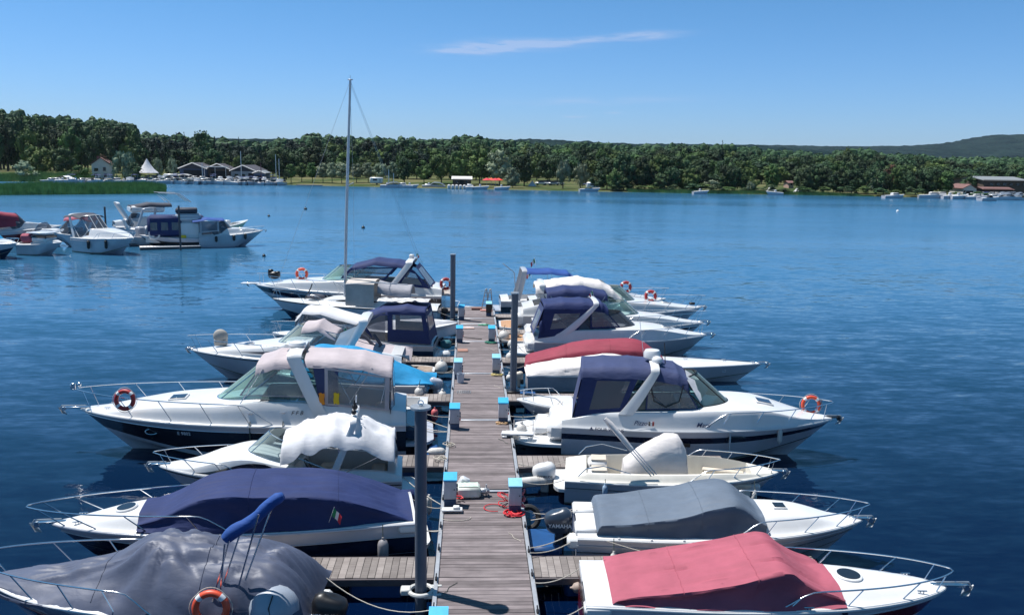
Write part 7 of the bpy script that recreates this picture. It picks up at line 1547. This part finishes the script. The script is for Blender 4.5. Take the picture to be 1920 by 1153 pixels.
# bucket in front of pedestal 4 on left, grating, boards
r = empty('bucket', (-.36, 31.75, DZ), 0, 'pale grey bucket in front of the pedestal on the left edge', 'bucket'); MB().lathe([(.12, 0), (.15, .36), (.13, .36), (.11, .02)], 14).obj('body', mat('bucket_grey', (.48, .50, .56), .5), r); MB().torus((0, 0, .36), .15, .008, n=16, k=5).obj('handle', STEEL, r)
r = empty('metal_grating', (-.22, 30.35, DZ + .01), 0, 'small pale metal grating let into the planks', 'grating')
for i in range(7): MB().box((-.24 + i * .08, 0, .01), (.012, .34, .02), r=.002).obj('bar', ALU, r)
for i in range(3): MB().box((0, -.15 + i * .15, .012), (.52, .012, .02), r=.002).obj('bar', ALU, r)
for x, y, d, m_, lab, nm in ((-.33, 37.3, (.45, .5, .04), mat('red_tile', (.32, .17, .13), .8), 'reddish board lying on the left side of the pier', 'board'), (-.2, 42.4, (.8, .35, .04), mat('pink_board', (.45, .33, .30), .8), 'pinkish board before the pier end on the left', 'board'), (.35, 47.9, (.6, .28, .12), mat('brown_box', (.22, .11, .09), .8), 'brown flat box at the far end of the pier', 'box'), (.8, 47.6, (.5, .3, .05), mat('pink_mat', (.5, .22, .18), .9), 'pink mat near the far right pier corner', 'mat'), (.15, 43.5, (1.3, .12, .04), REFL, 'white board lying across the pier near the end', 'board')):
    tag(MB().box((0, 0, 0), d, r=.01, rz=.05).obj(nm, m_, loc=(x, y, DZ + d[2] / 2 + .004)), lab, nm)
tag(MB().tube([(-.3, 40.1, DZ + .03), (.2, 39.9, DZ + .02), (.55, 39.75, DZ + .02)], .018, 5).obj('boat_hook', BLACK), 'dark stick lying diagonally on the pier', 'stick')
r = empty('ladder', (.92, 48.6, DZ), 0, 'tilted boarding ladder with pale rails at the far right corner of the pier', 'ladder')
for x in (-.12, .12): MB().tube([(x - .15, 0, 0), (x + .05, .1, 1.05), (x + .12, .15, 1.1), (x + .22, .2, 0)], .035, 6).obj('rail', GALV, r)
for i in range(4): MB().box((-.07 + i * .05, .03 + .02 * i, .2 + .22 * i), (.3, .05, .03), r=.005).obj('rung', GALV, r)
# fenders and balls
FB_ = [((1.66, 26.2, .45), .17, 'white ball fender below the swim platform edge of the navy-canopied cruiser'), ((1.55, 32.5, .5), .14, 'white ball fender right of the yellow hose coil'), ((1.62, 40.45, .5), .28, 'big pale ball fender beyond the blue-capped pedestal'), ((1.95, 38.9, .45), .22, 'pale ball fender left of the white cruiser with glossy navy enclosure'), ((2.25, 40.9, .6), .2, 'pale ball fender at the teak platform'), ((1.75, 36.3, .45), .2, 'pale ball fender left of the crimson covered boat'), ((-1.18, 34.3, .45), .27, 'large white ball fender at the end of the oval teak platform'), ((-1.85, 30.2, .55), .16, 'small ball fender between the turquoise covered boat and the finger dock'), ((-1.0, 30.35, .4), .15, 'white ball fender with dark eye at the left pier edge')]
for p, r_, lab in FB_: ball_fender(p, r_, lab)
fender(V(-.95, 23.9, .5), .5, .12, FEND, 'white cylindrical fender lying on the left pier edge behind the nearest pole', hor=True, rz=.1); fender(V(-1.0, 20.35, .35), .45, .08, FEND, 'white upright fender at the left edge beside the nearest left cyan pedestal'); fender(V(-1.45, 43.9, .4), .45, .11, FEND, 'tilted white fender near the farthest pole')
fender(V(1.65, 21.9, .35), 1.0, .14, FEND, 'long whitish fender along the right pier edge behind the white outboard', hor=True, rz=.25)
# blue plastic floats in the water by the pier
for x, y, sx_, lab in ((1.75, 18.75, .8, 'blue plastic float in the water left of the blue-grey outboard'), (-1.1, 24.9, .35, 'upright blue float beside the left pier edge behind the nearest pole'), (2.1, 31.1, .9, 'blue float in the water right of the second steel pole')):
    MB_ = MB(); MB_.box((0, 0, 0), (sx_, 1.1, .3), r=.08); tag(MB_.obj('blue_float', BLUEF, loc=(x, y, .06)), lab, 'float')
tag(MB().box((0, 0, 0), (.35, .35, .3), r=.1).obj('teal_float', mat('teal_plastic', (.03, .16, .18), .5), loc=(2.0, 44.9, .3)), 'stack of teal floats right of the pier near its end', 'float')
# mooring ropes
for pts, lab, sg in (([(PX0, 14.9, .55), (-2.75, 15.6, .85)], 'pale slack rope from the pier to the stern of the grey-purple covered boat', .28), ([(PX0, 18.4, .55), (-1.35, 18.3, .7)], 'short pale rope at the stern of the dark blue covered boat', .05), ([(PX0, 19.9, .55), (-1.75, 21.2, .8)], 'pale rope from the pier to the small cabin cruiser', .05), ([(PX0, 26.0, .55), (-2.4, 27.8, .7)], 'pale rope running from the pier below the small white open boat', .04), ([(PX0, 25.6, .55), (-2.0, 26.6, .5)], 'lower pale rope below the small white open boat', .05),
                     ([(PX0, 33.5, .55), (-1.6, 32.9, .7)], 'thin rope at the turquoise covered boat', .12), ([(PX1, 17.5, .55), (2.35, 17.9, .72)], 'pale rope from the pier to the blue-grey outboard boat', .06), ([(1.5, 19.3, .4), (2.5, 18.6, .95), (3.2, 18.9, 1.0)], 'rope crossing behind the blue-grey outboard', .02), ([(1.3, 26.6, .55), (2.1, 26.3, .6), (3.0, 27.2, 1.1)], 'pale rope from the second right pedestal to the navy-canopied cruiser', .12), ([(1.3, 26.7, .55), (2.2, 26.7, .5), (3.1, 27.3, 1.05)], 'slack second rope to the navy-canopied cruiser', .2),
                     ([(3.0, 17.3, .80), (5.6, 16.2, .72)], 'thin pale rope hanging from the steel-blue covered boat towards the red covered boat', .1), ([(-1.0, 44.3, .5), (-1.4, 40.9, .8)], 'rope along the far left pier edge', .1), ([(1.6, 33.4, .5), (2.0, 35.4, 1.2), (2.35, 35.2, .9)], 'pale rope rising at the stern of the crimson covered boat', .05)):
    rope(pts, lab, r=.012 if 'thin' not in lab else .009, sag=sg)
coil((PX0 - .12, 23.2, .52), .16, 'tangle of white rope hanging on the left pier edge', ROPE, r=.013, turns=4, seed=9, name='rope_coil', cat='rope')
coil((-.60, 24.4, DZ + .02), .15, 'white rope coil lying on the left pier edge beam', ROPE, r=.012, turns=4, seed=12, name='rope_coil', cat='rope')
tag(MB().torus((0, 0, 0), .26, .07, M=Matrix.Rotation(1.2, 3, 'X'), n=20, k=8).obj('tyre', RUBBER, loc=(PX1 + .1, 19.8, .25)), 'black rubber ring hanging on the right pier edge by the red hose', 'tyre')

def stern_line(bt, side, cy, what):
    n_ = bt.n; p = bt.world((.12, side * bt.hb(0) * .8, bt.Fs + .03)); xe = PX0 + .03 if p.x < 0 else PX1 - .03
    q = V(xe, cy, DZ + .08); rope([q, p], what, r=.011, sag=.10 + .03 * abs(p.x - xe))
for bt, nm in ((L2, 'the dark blue covered boat'), (L4, 'the large dark-hulled cruiser'), (L6, 'the white cruiser with the teak platform'), (L7, 'the boat with the navy canvas enclosure'), (L9, 'the sailing boat'), (R1, 'the red covered boat'), (R2, 'the steel-blue covered boat'), (R3, 'the open boat with the white outboard'), (R4, 'the large navy-canopied cruiser'), (R6, 'the long crimson covered boat'), (R7, 'the cruiser with glossy navy enclosure')):
    y0 = bt.world((0, 0, 0)).y
    for side in (1, -1):
        far = (side * bt.n) < 0
        stern_line(bt, side, y0 + (.9 if far else -.9) + .3 * sin(y0 + side), ('far' if far else 'near') + '-side stern line from the pier to ' + nm)
rq = random.Random(77)
for i in range(9):      # old cable and scraps of line on the boards
    yy = (15.6, 17.9, 21.7, 24.6, 28.3, 30.9, 34.6, 37.2, 41.2)[i]; sx_ = 1 if i % 2 else -1; xx = PX1 - .2 if sx_ > 0 else PX0 + .2
    tag(MB().tube([V(xx - sx_ * .05 * j + .03 * sin(j * 1.7 + i), yy + .09 * j, DZ + .012) for j in range(6)], .007, 4).obj('line_end', ROPE if i % 3 else ROPED), 'short loose line end on the %s side of the pier, number %s from the camera' % ('right' if sx_ > 0 else 'left', ['one', 'two', 'three', 'four', 'five', 'six', 'seven', 'eight', 'nine'][i]), 'rope')
